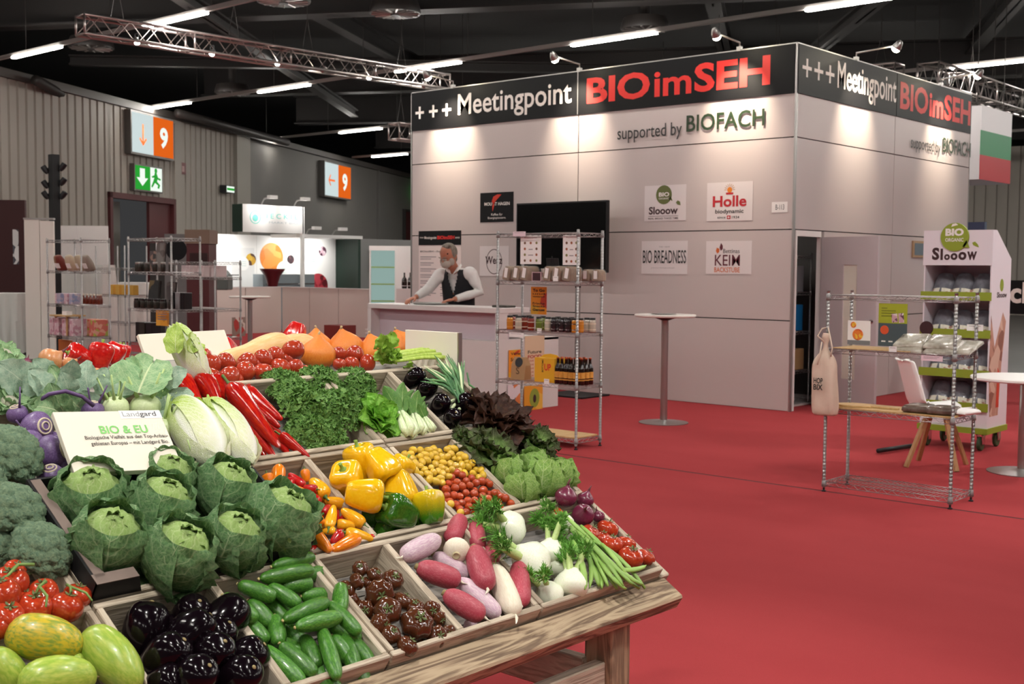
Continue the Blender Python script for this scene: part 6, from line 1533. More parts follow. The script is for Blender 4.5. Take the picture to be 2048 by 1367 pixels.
o, W_, H_ = lean_panel(1049, 772, 1085, 831, 8.50, 'orange and green poster with a dark oval standing on the carpet', print_mat('fruit_poster', '#e39a2a', '#d9822a', '#e8b84a', 7), (), .006)
MB().lathe([(H_*.30, 0), (H_*.28, .002)], 20, T(W_*.55, H_*.60, 0) @ S(.8, 1, 1)).build('green_disc', mat('poster_green', '#8c9a3a', .6), o)
MB().lathe([(H_*.11, .002), (H_*.10, .004)], 16, T(W_*.55, H_*.58, 0) @ S(.7, 1.2, 1)).build('dark_oval', mat('poster_dark_oval', '#3a1f24', .5), o)
# screen on a floor stand before the booth wall
tv = thing('screen_stand', 'large black flat screen on a steel floor stand behind the tall rack', 'television', T(11.35, 9.10, 0))
a, b = onX(1037, 407, 11.45), onX(1217, 545, 11.45)
MB().span((.06, b.y-9.10, b.z), (.11, a.y-9.10, a.z)).build('screen_body', m_black, tv, bevel=.004)
MB().span((.057, b.y-9.10+.02, b.z+.02), (.0605, a.y-9.10-.02, a.z-.02)).build('screen_glass', mat('screen_glass', '#060607', .12, spec=.6), tv)
MB().lathe([(.032, .02), (.032, 1.9)], 18, T(.15, 0, 0)).build('column', m_brush, tv, True, sharp=40)
MB().lathe([(.036, 1.32), (.036, 1.36)], 18, T(.15, 0, 0)).build('collar', m_black, tv)
MB().span((-.15, -.32, 0), (.40, .32, .02)).build('base_plate', m_black, tv, bevel=.004)
MB().span((.1, -.2, 1.75), (.14, .2, 2.0)).build('bracket', m_black, tv)
# ================================================================== PRINTS ON THE BOOTH FRONT
m_prt = mat('print_white', '#d6cdcd', .45)
def logo(px0, py0, px1, py1, label, m):
    a = onX(px0, py0, BX); b = onX(px1, py1, BX); W_, H_ = a.y-b.y, a.z-b.z
    o = thing('logo_print', label, 'poster', frame(Vector((BX-.001, a.y, b.z)), Vector((0, -1, 0)), Vector((0, 0, 1)), Vector((-1, 0, 0))))
    MB().span((0, 0, 0), (W_, H_, .003)).build('sheet', m, o)
    return o, W_, H_
def disc(o, x, y, r, m, z0=.0035, sx=1, n=24, name='emblem'): return MB().lathe([(r, z0), (r*.99, z0+.001)], n, T(x, y, 0) @ S(sx, 1, 1)).build(name, m, o)
def L_(o, s, W_, H_, x, y, w_, h_, m, bo=0, z0=.0045): return letters(s, T(W_*x, H_*y, z0), W_*w_, H_*h_, m, o, bo)
o, W_, H_ = logo(961, 386, 1027, 443, 'black print reading MOUNT HAGEN with a red feather shape', m_fascia)
MB().prism([(.52, .93), (.40, .86), (.36, .72), (.37, .5), (.38, .36), (.42, .52), (.46, .7), (.56, .82), (.64, .92)], .0015, T(0, 0, .003) @ S(W_, H_, 1)).build('feather', mat('feather_red', '#c8341f', .5), o)
L_(o, 'MOUNT HAGEN', W_, H_, .13, .56, .76, .11, m_wl, .02); L_(o, 'Kaffee f\u00fcr', W_, H_, .34, .22, .34, .08, m_wl, .005); L_(o, 'Energiepioniere.', W_, H_, .24, .09, .54, .09, m_wl, .005)
m_olive = mat('olive_green', '#7d8a34', .5); m_wine = mat('dark_wine', '#3a1f22', .5)
o, W_, H_ = logo(1290, 372, 1372, 440, 'white print reading Slooow under an olive speech bubble', m_prt)
disc(o, W_*.47, H_*.73, H_*.27, mat('olive_dull', '#5f6634', .5)); MB().prism([(.58, .60), (.68, .55), (.64, .68)], .001, T(0, 0, .0035) @ S(W_, H_, 1)).build('bubble_tail', mat('olive_dull', '#5f6634', .5), o)
L_(o, 'BIO', W_, H_, .35, .68, .25, .12, m_wl, .03, .006); L_(o, 'ORGANIC', W_, H_, .35, .60, .25, .05, m_wl, .01, .006)
L_(o, 'Slooow', W_, H_, .11, .18, .70, .22, m_wine, .03); MB().span((W_*.1, H_*.125, .003), (W_*.82, H_*.135, .0045)).build('rule', m_wine, o); L_(o, 'REAL BREAD TAKES TIME', W_, H_, .1, .04, .72, .05, m_wine, .01)
MB().prism([(.80, .56), (.76, .50), (.80, .44), (.87, .42), (.86, .52)], .001, T(0, 0, .0035) @ S(W_, H_, 1)).build('bird', mat('olive_dull', '#5f6634', .5), o)
o, W_, H_ = logo(1415, 366, 1505, 440, 'white print reading Holle biodynamic with a small sun', m_prt)
disc(o, W_*.5, H_*.80, H_*.075, mat('sun_orange', '#d1791f', .5))
for k in range(9):
    a = math.pi*(k/8); MB().span((H_*.09, -H_*.006, 0), (H_*.16, H_*.006, .001), T(W_*.5, H_*.80, .0035) @ RZ(math.degrees(a))).build('sun_ray', mat('sun_ray', '#a8742a', .5), o)
MB().span((W_*.42, H_*.68, .0035), (W_*.58, H_*.73, .0048)).build('red_base', mat('holle_red', '#b01c26', .5), o)
L_(o, 'Holle', W_, H_, .13, .36, .74, .29, mat('holle_red', '#b01c26', .5), .028); L_(o, 'biodynamic', W_, H_, .19, .16, .62, .14, m_dk, .02); L_(o, 'since', W_, H_, .24, .06, .18, .06, m_dk, .01); L_(o, '1934', W_, H_, .56, .05, .16, .07, m_dk, .01)
MB().span((W_*.45, H_*.045, .0035), (W_*.53, H_*.135, .0045)).build('swiss_square', mat('holle_red', '#b01c26', .5), o); L_(o, '+', W_, H_, .465, .06, .05, .055, m_wl, .03, .006)
o, W_, H_ = logo(1284, 482, 1375, 548, 'white print reading BIO BREADNESS in narrow capitals', m_prt)
L_(o, 'THE \u2022 NEW', W_, H_, .38, .80, .24, .04, mat('print_grey', '#8d8488', .6)); L_(o, 'BIO BREADNESS', W_, H_, .03, .32, .94, .40, m_dk, .01); L_(o, 'premium biological bread', W_, H_, .22, .16, .5, .04, mat('print_grey', '#8d8488', .6))
o, W_, H_ = logo(1413, 482, 1503, 548, 'white print reading KEIM BACKSTUBE with a two coloured grain', m_prt)
MB().prism([(.24, .80), (.22, .70), (.25, .62), (.29, .66), (.30, .76)], .001, T(0, 0, .0035) @ S(W_, H_, 1)).build('grain', mat('grain_orange', '#c8622a', .5), o)
MB().prism([(.33, .94), (.30, .80), (.33, .70), (.37, .76), (.37, .86)], .001, T(0, 0, .0035) @ S(W_, H_, 1)).build('grain', mat('grain_wine', '#5a1f2c', .5), o)
L_(o, 'Bettinas', W_, H_, .38, .63, .36, .13, m_dk, .0); L_(o, 'KEIM', W_, H_, .20, .25, .55, .33, mat('grain_wine', '#5a1f2c', .5), .006); L_(o, 'BACKSTUBE', W_, H_, .19, .05, .56, .15, mat('grain_orange', '#c8622a', .5), .01)
o, W_, H_ = logo(960, 492, 1018, 552, 'white print with a round stamp reading Wenz', m_prt)
MB().lathe([(H_*.42, .0035), (H_*.42, .0045), (H_*.395, .0045), (H_*.395, .0035)], 32, T(W_*.5, H_*.48, 0) @ S(.85, 1, 1), 0, None, False).build('stamp_ring', m_wine, o); L_(o, 'Wenz', W_, H_, .2, .40, .58, .26, m_wine, .02)
o, W_, H_ = logo(1544, 404, 1575, 424, 'small white plate reading B-113 near the booth corner', mat('plate_white', '#e6e1df', .4)); L_(o, 'B-113', W_, H_, .25, .25, .55, .5, m_dk, .0)
o, W_, H_ = logo(838, 462, 922, 606, 'tall information board with black header behind the man', mat('board_pinkwhite', '#dccdcb', .45))
MB().span((0, H_*.80, .003), (W_, H_, .006)).build('header', m_fascia, o)
L_(o, '+++ Meetingpoint', W_, H_, .03, .875, .40, .05, m_wl, .01, .0075); L_(o, 'BIOimSEH', W_, H_, .45, .88, .40, .05, m_red, .04, .0075); L_(o, '+++', W_, H_, .87, .885, .1, .03, m_wl, .01, .0075)
L_(o, 'BIOimSEH - Expertentreff', W_, H_, .04, .695, .8, .03, m_dk, .01)
for r_ in range(7):
    for c_ in range(2):
        y = .63-.085*r_
        MB().span((W_*(.04+.48*c_), H_*y, .003), (W_*(.42+.48*c_-.06*(r_ % 2)), H_*(y+.012), .004)).build('print_line', mat('print_grey', '#8d8488', .6), o)
        MB().span((W_*(.04+.48*c_), H_*(y-.028), .003), (W_*(.30+.48*c_), H_*(y-.018), .004)).build('print_line', mat('print_grey', '#8d8488', .6), o)
# framed picture on the side face
a, b = onY(1824, 481, BY), onY(1847, 515, BY)
o = thing('wall_picture', 'small framed grey picture on the booth side wall', 'picture', frame(Vector((a.x, BY-.001, b.z)), Vector((1, 0, 0)), Vector((0, 0, 1)), Vector((0, -1, 0))))
MB().span((0, 0, 0), (b.x-a.x, a.z-b.z, .02)).build('frame', mat('oak_frame', '#a88a68', .5), o); MB().span((.04, .03, .02), (b.x-a.x-.04, a.z-b.z-.03, .022)).build('picture', mat('picture_grey', '#5f6b75', .4), o)
# store room behind the open door
rk = rack(12.35, 6.62, .36, .90, 1.75, (1.72, 1.30, .85, .4, .1), 'chrome wire rack inside the store room behind the open door')
boxthing('storage_box', 'blue plastic box on the store room rack', 'box', (12.53, 6.95, .856), (.32, .5, .30), mat('blue_box', '#1f6ea8', .4))
boxthing('storage_box', 'brown cardboard box low on the store room rack', 'box', (12.53, 6.95, .406), (.32, .55, .24), m_kraftp)
boxthing('storage_box', 'grey box on the upper shelf of the store room rack', 'box', (12.53, 6.95, 1.306), (.32, .5, .30), mat('grey_box', '#7d7b80', .5))

# ================================================================== SLOOOW BREAD DISPLAY ON WHEELS
ds = thing('bread_display', 'white wheeled bread display with olive shelf fronts and Slooow header', 'display stand', T(10.42, 3.73, 0))
m_dw = mat('display_white', '#ded5dc', .45); m_ol = mat('display_olive', '#8a9a2c', .45)
Wd, Dd = .595, .47
side = [(0, .16), (Dd, .16), (Dd, 1.67), (.10, 1.915), (0, 1.915)]
for y_ in (0, Wd-.012):
    MB().prism(side, .012, frame(Vector((0, y_+.012, 0)), Vector((1, 0, 0)), Vector((0, 0, 1)), Vector((0, -1, 0)))).build('side_panel', m_dw, ds)
MB().span((Dd-.012, .012, .16), (Dd, Wd-.012, 1.67)).build('back_panel', m_dw, ds)
MB().span((-.012, -.006, 1.61), (0.0, Wd+.006, 1.915)).build('header', m_dw, ds)
MB().add([(0, .012, 1.913), (.10, .012, 1.913), (Dd, .012, 1.668), (0, Wd-.012, 1.913), (.10, Wd-.012, 1.913), (Dd, Wd-.012, 1.668)], [(0, 1, 4, 3), (1, 2, 5, 4)]).build('roof', m_dw, ds)
ZT = (1.31, .98, .63, .40) 
ZT = []
for q in ((582, 1846), (655, 1843), (733, 1841), (797, 1840), (850, 1838)):
    ZT.append(onX(q[1], q[0], 10.40).z)
hz = .072
for k, z_ in enumerate(ZT[:4]):
    MB().span((-.03, -.012, z_-hz), (-.018, Wd+.012, z_)).build('tray_front', m_ol, ds)
    MB().add([(-.02, .012, z_-hz+.005), (Dd-.02, .012, z_+.04), (Dd-.02, Wd-.012, z_+.04), (-.02, Wd-.012, z_-hz+.005)], [(0, 1, 2, 3)]).build('shelf', m_dw, ds)
MB().span((-.03, -.012, .15), (Dd, Wd+.012, .20)).build('base_tray', m_ol, ds)
MB().span((0, .012, .20), (.012, Wd-.012, ZT[3]-hz)).build('lower_front', m_dw, ds)
HF = frame(Vector((-.0125, Wd+.006, 1.61)), Vector((0, -1, 0)), Vector((0, 0, 1)), Vector((-1, 0, 0)))
letters('S', HF @ T(.08, .045, .001), .065, .11, m_wine, ds, .045)
letters('l', HF @ T(.155, .045, .001), .022, .10, m_wine, ds, .03)
for x0, s in ((.188, .052), (.245, .062), (.313, .072)): letters('o', HF @ T(x0, .045, .001), s, s, m_wine, ds, .045)
letters('w', HF @ T(.390, .045, .001), .085, .075, m_wine, ds, .03)
bd = MB().lathe([(.125, 0), (.123, .012)], 36, HF @ T(.28, .245, .002)).build('bio_badge', m_ol, ds)
MB().prism([(.35, .16), (.41, .15), (.385, .22)], .012, HF @ T(0, 0, .002)).build('badge_tail', m_ol, ds)
letters('BIO', HF @ T(.20, .255, .016), .16, .065, m_wl, ds, .05); letters('ORGANIC', HF @ T(.20, .205, .016), .16, .032, m_wl, ds, .02)
MB().prism([(.25, .335), (.31, .35), (.29, .365), (.26, .36)], .001, HF @ T(0, 0, .015)).build('badge_leaf', m_wl, ds)
MB().prism([(.43, .195), (.455, .205), (.48, .18), (.49, .155), (.46, .165), (.44, .175)], .001, HF @ T(0, 0, .001)).build('bird', m_ol, ds)
MB().lathe([(.062, 0), (.06, .006)], 24, frame(Vector((-.032, Wd-.05, ZT[1])), Vector((0, -1, 0)), Vector((0, 0, 1)), Vector((-1, 0, 0)))).build('round_sticker', m_wine, ds)
SF = frame(Vector((0, 0, 0)), Vector((1, 0, 0)), Vector((0, 0, 1)), Vector((0, -1, 0)))
MB().lathe([(.055, .001), (.054, .002)], 24, SF @ T(.25, 1.44, 0) @ S(.8, 1, 1)).build('side_badge', m_ol, ds); letters('Slooow', SF @ T(.14, 1.33, .001), .24, .05, m_wine, ds, .03)
MB().prism([(.05, .30), (.25, .30), (.30, .75), (.38, 1.12), (.30, 1.2), (.12, .9), (.02, 1.18), (.0, .7)], .001, SF @ T(0, 0, .0005)).build('side_picture', print_mat('side_picture', '#b98a78', '#8a5a4c', '#cfae9c', 9), ds)
MB().prism([(.33, .55), (.40, .55), (.40, .85), (.35, .9)], .001, SF @ T(-.14, -.18, .002)).build('side_red_print', mat('side_red', '#c8402c', .5), ds)
for x_, y_ in ((.03, .06), (.03, Wd-.06), (Dd-.06, .06), (Dd-.06, Wd-.06)):
    wh = MB().lathe([(.02, -.016), (.055, -.016), (.062, -.008), (.062, .008), (.055, .016), (.02, .016)], 20, T(x_, y_, .062) @ RX(90)).build('caster_wheel', mat('wheel_green', '#3f5a3c', .5), ds, True, sharp=40)
    MB().span((x_-.03, y_-.03, .06), (x_+.03, y_-.02, .15)).span((x_-.03, y_+.02, .06), (x_+.03, y_+.03, .15)).span((x_-.03, y_-.03, .14), (x_+.03, y_+.03, .15)).build('caster_fork', m_chrome, wh)
m_bag = mat('grey_bread_bag', '#5a5a62', .3, col2='#7a7a82', nscale=14, bump=.6, bscale=30, coat=.4); m_bagw = print_mat('bag_label', '#e4ddcc', '#d8d0bc', '#b98a7a', 40)
bagm = [MB().lathe(cat([(.05, 0), (.085, .01), (.09, .12), (.08, .2), (.05, .235), (.02, .24)], 10), 14, S(.6, 1, 1), 0, lambda a, t: 1+.08*math.sin(a*4+t*6)).mesh('bag', m_bag, True), MB().lathe([(.088, .008), (.093, .07)], 14, S(.61, 1.01, 1), 0, None, False).mesh('label', m_bagw, True)]
nmb = ('top', 'second', 'third', 'lowest')
for k, z_ in enumerate(ZT[:4]):
    for j in range(3):
        M = T(10.42+.12, 3.73+.13+.175*j, z_-.055) @ RY(28)
        veg('bread_bag', 'grey bread bag with pale label in the %s tray of the wheeled display' % nmb[k], 'bread bag', 'bread bags in the %s tray' % nmb[k], [('bag', bagm[0]), ('label', bagm[1])], M)
# floor cable bar near the display wheels
a, b = onZ(1756, 901, .03), onZ(1830, 890, .03)
tag(MB().tube([a, (a+b)/2, b], .02, 8).build('floor_cable', m_dark, None, True), 'short dark cable duct lying on the carpet beside the display', 'cable')
# banner with a printed bag and a black board farther right
a = onZ(2012, 870, 0); Xb = a.x
bn = thing('printed_banner', 'tall banner printed with a bread bag standing behind the low table', 'banner', T(11.35, 3.62, 0))
MB().span((0, -.9, .0), (.03, 0, 1.24)).build('panel', print_mat('banner_print', '#cfc6b4', '#d8cfbe', '#c4b49c', 3), bn)
MB().span((-.002, -.9, .0), (0, -.0, .66)).build('bread_picture', print_mat('bread_print', '#c49a84', '#d4b09a', '#b08570', 5), bn)
BF = frame(Vector((-.003, -.08, .82)), Vector((0, -1, 0)), Vector((0, 0, 1)), Vector((-1, 0, 0)))
letters('Slooow', BF, .62, .16, m_wine, bn, .03); letters('REAL BREAD TAKES TIME', BF @ T(0, -.06, 0), .62, .03, m_wine, bn, .01)
MB().span((-.002, -.75, .80), (0, -.08, .805)).build('rule', m_wine, bn)
a = onX(2013, 560, 15.0); b = onX(2048, 628, 15.0)
bb = thing('black_board', 'black sign board with white lettering behind the bread display', 'sign', frame(Vector((15.0, a.y+.55, b.z)), Vector((0, -1, 0)), Vector((0, 0, 1)), Vector((-1, 0, 0))))
MB().span((0, 0, -.05), (2.6, a.z-b.z, 0)).build('board', m_fascia, bb)
letters('Kitchen', T(.22, .13, .002), .98, .26, m_wl, bb, .03)
MB().span((0, -b.z, -.06), (.1, 0, -.01)).span((2.4, -b.z, -.06), (2.5, 0, -.01)).build('support', m_dark, bb)
o = boxthing('display_case', 'dark blue panel standing behind the black sign board', 'panel', (19.5, 7.6, 0), (.1, 1.0, 2.35), mat('navy_panel', '#3a3f58', .5))
o = boxthing('light_box', 'pale lit screen panel farther down the hall', 'light box', (22.0, 5.45, 1.3), (.1, 3.0, 1.1), emis('pale_screen', '#cfeef4', .9))
MB().span((-.05, -1.4, -1.3), (.05, -1.3, 0)).span((-.05, 1.3, -1.3), (.05, 1.4, 0)).build('stand_leg', m_dark, o)
# ================================================================== TRUSSES, FLAG CUBE, SIGNS
m_tr = mat('truss_aluminium', '#b9b0ac', .32, .9)
def truss(a, b, label, s=.29, spots=()):
    a = Vector(a); b = Vector(b); d = (b-a); L = d.length; x = d.normalized(); z_ = Vector((0, 0, 1)); y = z_.cross(x).normalized()
    o = thing('lighting_truss', label, 'truss', frame(a, x, y, z_))
    for v in (-s/2, s/2):
        for w_ in (-s/2, s/2): MB().tube([(0, v, w_), (L, v, w_)], .025, 8).build('chord', m_tr, o, True)
    n = int(L/.25)
    for nm, f_ in (('lattice_side', lambda t, k: (t, -s/2, (s/2 if k % 2 else -s/2))), ('lattice_side', lambda t, k: (t, s/2, (s/2 if k % 2 else -s/2))), ('lattice_top', lambda t, k: (t, (s/2 if k % 2 else -s/2), s/2)), ('lattice_bottom', lambda t, k: (t, (s/2 if k % 2 else -s/2), -s/2))):
        MB().tube([f_(L*k/n, k) for k in range(n+1)], .011, 5).build(nm, m_tr, o, True)
    t = 0
    while t <= L+.01:
        for w_ in (-s/2, s/2): MB().tube([(t, -s/2, w_), (t, s/2, w_)], .018, 6).build('end_bar', m_tr, o, True)
        for v in (-s/2, s/2): MB().tube([(t, v, -s/2), (t, v, s/2)], .018, 6).build('end_bar', m_tr, o, True)
        t += L/4
    for f_ in (.08, .36, .56, .85):
        MB().tube([(L*f_-.12, 0, s/2), (L*f_, 0, .75), (L*f_, 0, 7.55-a.z)], .007, 5).tube([(L*f_+.12, 0, s/2), (L*f_, 0, .75)], .007, 5).build('hanger_cable', m_duct, o)
    return o
tr1 = truss((9.60, 17.45, 5.25), (17.25, 17.1, 5.25), 'long aluminium truss with lit spot lamps above the far stands')
m_hot = emis('truss_lamp_lens', '#fff6e6', 200)
def truss_lamp(p, tgt, label, power):
    o = thing('truss_spot_lamp', label, 'lamp', T(*p), 'spot lamps on the long truss')
    A = align(Vector((0, 0, .0)), (Vector(tgt)-Vector(p)).normalized()*.3) @ S(.62)
    MB().lathe([(.03, -.14), (.065, -.10), (.075, .0), (.075, .06)], 16, A).build('housing', m_alu, o, True, sharp=40)
    MB().lathe([(.068, .061), (.06, .066)], 16, A).build('lens', m_hot, o)
    MB().tube([(0, -.05, .12), (0, -.055, .06), (0, -.05, 0)], .008, 6).tube([(0, .05, .12), (0, .055, .06), (0, .05, 0)], .008, 6).tube([(0, -.05, .12), (0, .05, .12)], .008, 6).build('yoke', m_dark, o)
    q = Vector(p)+(Vector(tgt)-Vector(p)).normalized()*.09
    spot('truss_spot_light', q, tgt, power, 50, (1, .93, .85), .6, .06)
for f_, tg in ((.12, (9, 13, 1)), (.30, (8.5, 15, 1)), (.47, (10.5, 11.5, 1.1)), (.60, (14, 22, 1.5)), (.74, (12, 14, 1)), (.92, (17, 21, 1))):
    x_ = 9.6+7.65*f_; y_ = 17.45-.35*f_
    truss_lamp((x_, y_-.05, 5.12), tg, 'small lit spot lamp hanging under the long truss', 210)
truss((21.6, 9.0, 5.15), (27.5, 9.0, 5.15), 'bright aluminium truss running past the flag cube', .4)
truss((21.38, 9.45, 5.15), (21.38, 14, 5.15), 'bright aluminium truss end behind the booth fascia', .4)
pt = onZ(788, 262, 4.6); truss(pt, pt+Vector((2.6, 0, 0)), 'distant aluminium truss piece beside the booth edge', .35)
# Bulgarian tricolour cube
p0 = onZ(1958, 358, 3.0); zt = onY(1962, 210, p0.y).z; x1 = onY(2021, 300, p0.y).x
fc = thing('flag_cube', 'hanging white cube with white, green and red flag stripes', 'sign', T(p0.x, p0.y, 3.0))
Wf, Hf = x1-p0.x, zt-3.0
MB().span((0, 0, 0), (Wf, Wf, Hf)).build('cube', mat('cube_white', '#dcd8da', .5), fc)
MB().span((0, -.01, Hf/3), (Wf, 0, Hf*2/3)).build('green_stripe', mat('flag_green', '#3a8a5c', .5), fc)
MB().span((0, -.01, 0), (Wf, 0, Hf/3)).build('red_stripe', mat('flag_red', '#b8242e', .5), fc)
MB().span((0, -.01, Hf*2/3), (Wf, 0, Hf)).build('white_stripe', mat('flag_white', '#e6e2e4', .5), fc)
MB().span((-.01, Wf*.15, Hf*.82), (0, Wf*.6, Hf*.86)).span((-.01, Wf*.15, Hf*.14), (0, Wf*.6, Hf*.18)).build('side_leaf_print', m_ol, fc)
MB().tube([(.1, .1, Hf), (.1, .1, Hf+2)], .008, 5).tube([(Wf-.1, .1, Hf), (Wf-.1, .1, Hf+2)], .008, 5).build('hanger_cable', m_duct, fc)
spot('flag_spot_lamp', (p0.x, p0.y-3, 5.6), (p0.x+.7, p0.y, 3.8), 120, 50)
# backlit hall number signs and exit signs on the left wall
def wall_sign(px0, py0, px1, py1, label, out=.35):
    s0, z1 = on_wall(px0, py0); s1, z0 = on_wall(px1, py1)
    o = thing('hall_sign', label, 'sign', WM @ T(s0, z0, .06))
    return o, s1-s0, z1-z0
m_sw = emis('sign_white_glow', '#dfeeee', .85); m_so_ = emis('sign_orange_glow', '#e8661c', .95); m_gg = emis('sign_green_glow', '#2fa83a', .9); m_gw = emis('sign_white_bright', '#f4fff4', 1.0)
m_ot = mat('sign_orange_arrow', '#d9631c', .5, emit=.6); m_case = mat('sign_case', '#5a5652', .5)
def arrow(o, x, y, s, ang, m, z0):
    A = T(x, y, z0) @ RZ(ang)
    MB().span((-s*.06, -s*.5, 0), (s*.06, s*.5, .004), A).span((-s*.055, -s*.03, 0), (s*.055, s*.42, .004), A @ T(0, -s*.48, 0) @ RZ(48)).span((-s*.055, -s*.03, 0), (s*.055, s*.42, .004), A @ T(0, -s*.48, 0) @ RZ(-48)).build('arrow', m, o)
for q, lab, ang in (((247, 224, 331, 318), 'large backlit sign with orange down arrow and number 9 over the gateway', 0), ((638, 322, 690, 398), 'smaller backlit sign with orange left arrow and number 9 on the grey wall', -90)):
    o, W_, H_ = wall_sign(*q, lab)
    s0, _ = on_wall(q[0], q[1]); H_ = on_wall(q[0], q[1])[1]-on_wall(q[0], q[3]-14 if ang == 0 else q[3]-10)[1]
    MB().span((-.05, -.05, -.05), (W_+.05, H_+.05, .16)).build('case', m_case, o)
    MB().span((0, 0, .16), (W_*.5, H_, .165)).build('arrow_field', m_sw, o); MB().span((W_*.5, 0, .16), (W_, H_, .165)).build('number_field', m_so_, o)
    arrow(o, W_*.25, H_*.48, H_*.52, ang, m_ot, .166)
    letters('9', T(W_*.66, H_*.22, .168), W_*.2, H_*.55, m_gw, o, .04)
o, W_, H_ = wall_sign(257, 326, 311, 384, 'green backlit exit sign with white arrow and running figure over the gateway')
H_ *= .93
MB().span((-.04, -.04, -.05), (W_+.04, H_+.04, .12)).build('case', m_case, o)
MB().span((0, 0, .12), (W_*.55, H_, .125)).build('green_field', m_gg, o); MB().span((W_*.55, 0, .12), (W_, H_, .125)).build('white_field', m_gw, o)
MB().prism([(.16, .9), (.34, .9), (.34, .5), (.46, .5), (.25, .16), (.04, .5), (.16, .5)], .004, T(0, 0, .126) @ S(W_, H_, 1)).build('arrow', m_gw, o)
MB().prism([(.72, .80), (.78, .80), (.84, .60), (.95, .55), (.93, .48), (.82, .52), (.80, .42), (.92, .28), (.88, .12), (.82, .14), (.84, .26), (.72, .36), (.62, .14), (.58, .18), (.66, .42), (.70, .58), (.62, .56), (.60, .62), (.70, .68)], .004, T(0, 0, .126) @ S(W_, H_, 1)).build('running_figure', m_gg, o)
MB().lathe([(W_*.05, .126), (W_*.05, .130)], 14, T(W_*.76, H_*.88, 0)).build('running_figure_head', m_gg, o)
o, W_, H_ = wall_sign(436, 370, 452, 387, 'small green exit sign box on the corrugated wall'); MB().span((0, 0, 0), (W_, H_, .2)).build('case', m_dark, o); MB().span((.02, .02, .2), (W_-.02, H_-.02, .21)).build('lit_face', m_gw, o); MB().span((.02, H_*.35, .21), (W_-.02, H_*.65, .215)).build('green_band', m_gg, o)
o, W_, H_ = wall_sign(354, 324, 366, 349, 'small dark red notice plate on the corrugated wall'); MB().span((0, 0, 0), (W_, H_, .03)).build('plate', mat('notice_red', '#5f1c20', .5), o); MB().span((W_*.3, H_*.2, .03), (W_*.7, H_*.7, .034)).build('pictogram', mat('notice_pale', '#a07a78', .5), o)
o, W_, H_ = wall_sign(821, 370, 840, 402, 'green exit sign at the edge of the booth'); MB().span((0, 0, 0), (W_, H_, .2)).build('lit_face', m_gg, o)
# black lamp tower
pb = CAM+ray(111, 528)*20.5
lt = thing('lamp_tower', 'tall black post with small black spot lamps behind the white column', 'lamp post', T(pb.x, pb.y, 0))
MB().span((-.07, -.07, 0), (.07, .07, 3.42)).build('post', m_black, lt, bevel=.005)
MB().span((-.3, -.3, 0), (.3, .3, .03)).build('base_plate', m_black, lt)
for k, (s_, z_) in enumerate(((1, 3.2), (1, 2.95), (1, 2.72), (-1, 3.15), (-1, 2.9), (-1, 2.72))):
    A = T(0, 0, z_) @ RZ(math.degrees(HEAD)-90) @ T(s_*.14, 0, 0) @ RY(35*s_)
    MB().lathe([(.03, -.06), (.05, .0), (.05, .08)], 12, A).tube([(-s_*.1, 0, 0), (0, 0, 0)], .015, 6, A).build('spot_head', m_dark, lt, True, sharp=40)

# ================================================================== LEFT BACKGROUND
def pxbox(name, label, cat_, px0, px1, ytop, dist, H, dep=.3, m=None, zb=0, group=None):
    """upright box facing the camera line, at a given distance along the view, standing on the floor"""
    a = CAM+ray(px0, 560)*dist; b = CAM+ray(px1, 560)*dist
    x = Vector((b.x-a.x, b.y-a.y, 0)); W_ = x.length; x.normalize(); z_ = Vector((0, 0, 1)); y = z_.cross(x)
    o = thing(name, label, cat_, frame(Vector((a.x, a.y, zb)), x, y, z_), group)
    return o, W_
o, W_ = pxbox('partition_column', 'narrow white partition column lit from the hall in front of the wall', 'partition', 50, 108, 440, 19.6, 2.27)
MB().span((0, 0, 0), (W_*.52, .06, 2.28)).build('panel', mat('partition_white', '#e2d8d0', .5), o); MB().span((W_*.54, 0.0, 0), (W_, .06, 2.26)).build('panel', mat('partition_white', '#e2d8d0', .5), o); MB().span((-.01, -.01, 2.28), (W_+.01, .07, 2.31)).build('cap', m_alu, o)
o, W_ = pxbox('partition_wall', 'grey white partition wall beside the gateway', 'partition', 96, 216, 450, 25.0, 2.4)
MB().span((0, 0, 0), (W_*.5, .06, 2.36)).build('panel', m_white, o); MB().span((W_*.505, 0, 0), (W_, .06, 2.36)).build('panel', m_white, o)
o, W_ = pxbox('red_partition', 'dark red partition wall at the far end of the hall', 'partition', -60, 52, 400, 22.5, 2.75)
MB().span((0, 0, 0), (W_, .08, 2.75)).build('panel', mat('wine_panel', '#3c1517', .6), o)
MB().span((W_*.78, -.012, 1.55), (W_*.88, 0, 2.2)).build('printed_spot', print_mat('grey_print', '#d8d4d4', '#4a4a54', '#e6e2e2', 6), o)
m_drape = mat('white_drape', '#c9c7c2', .9)
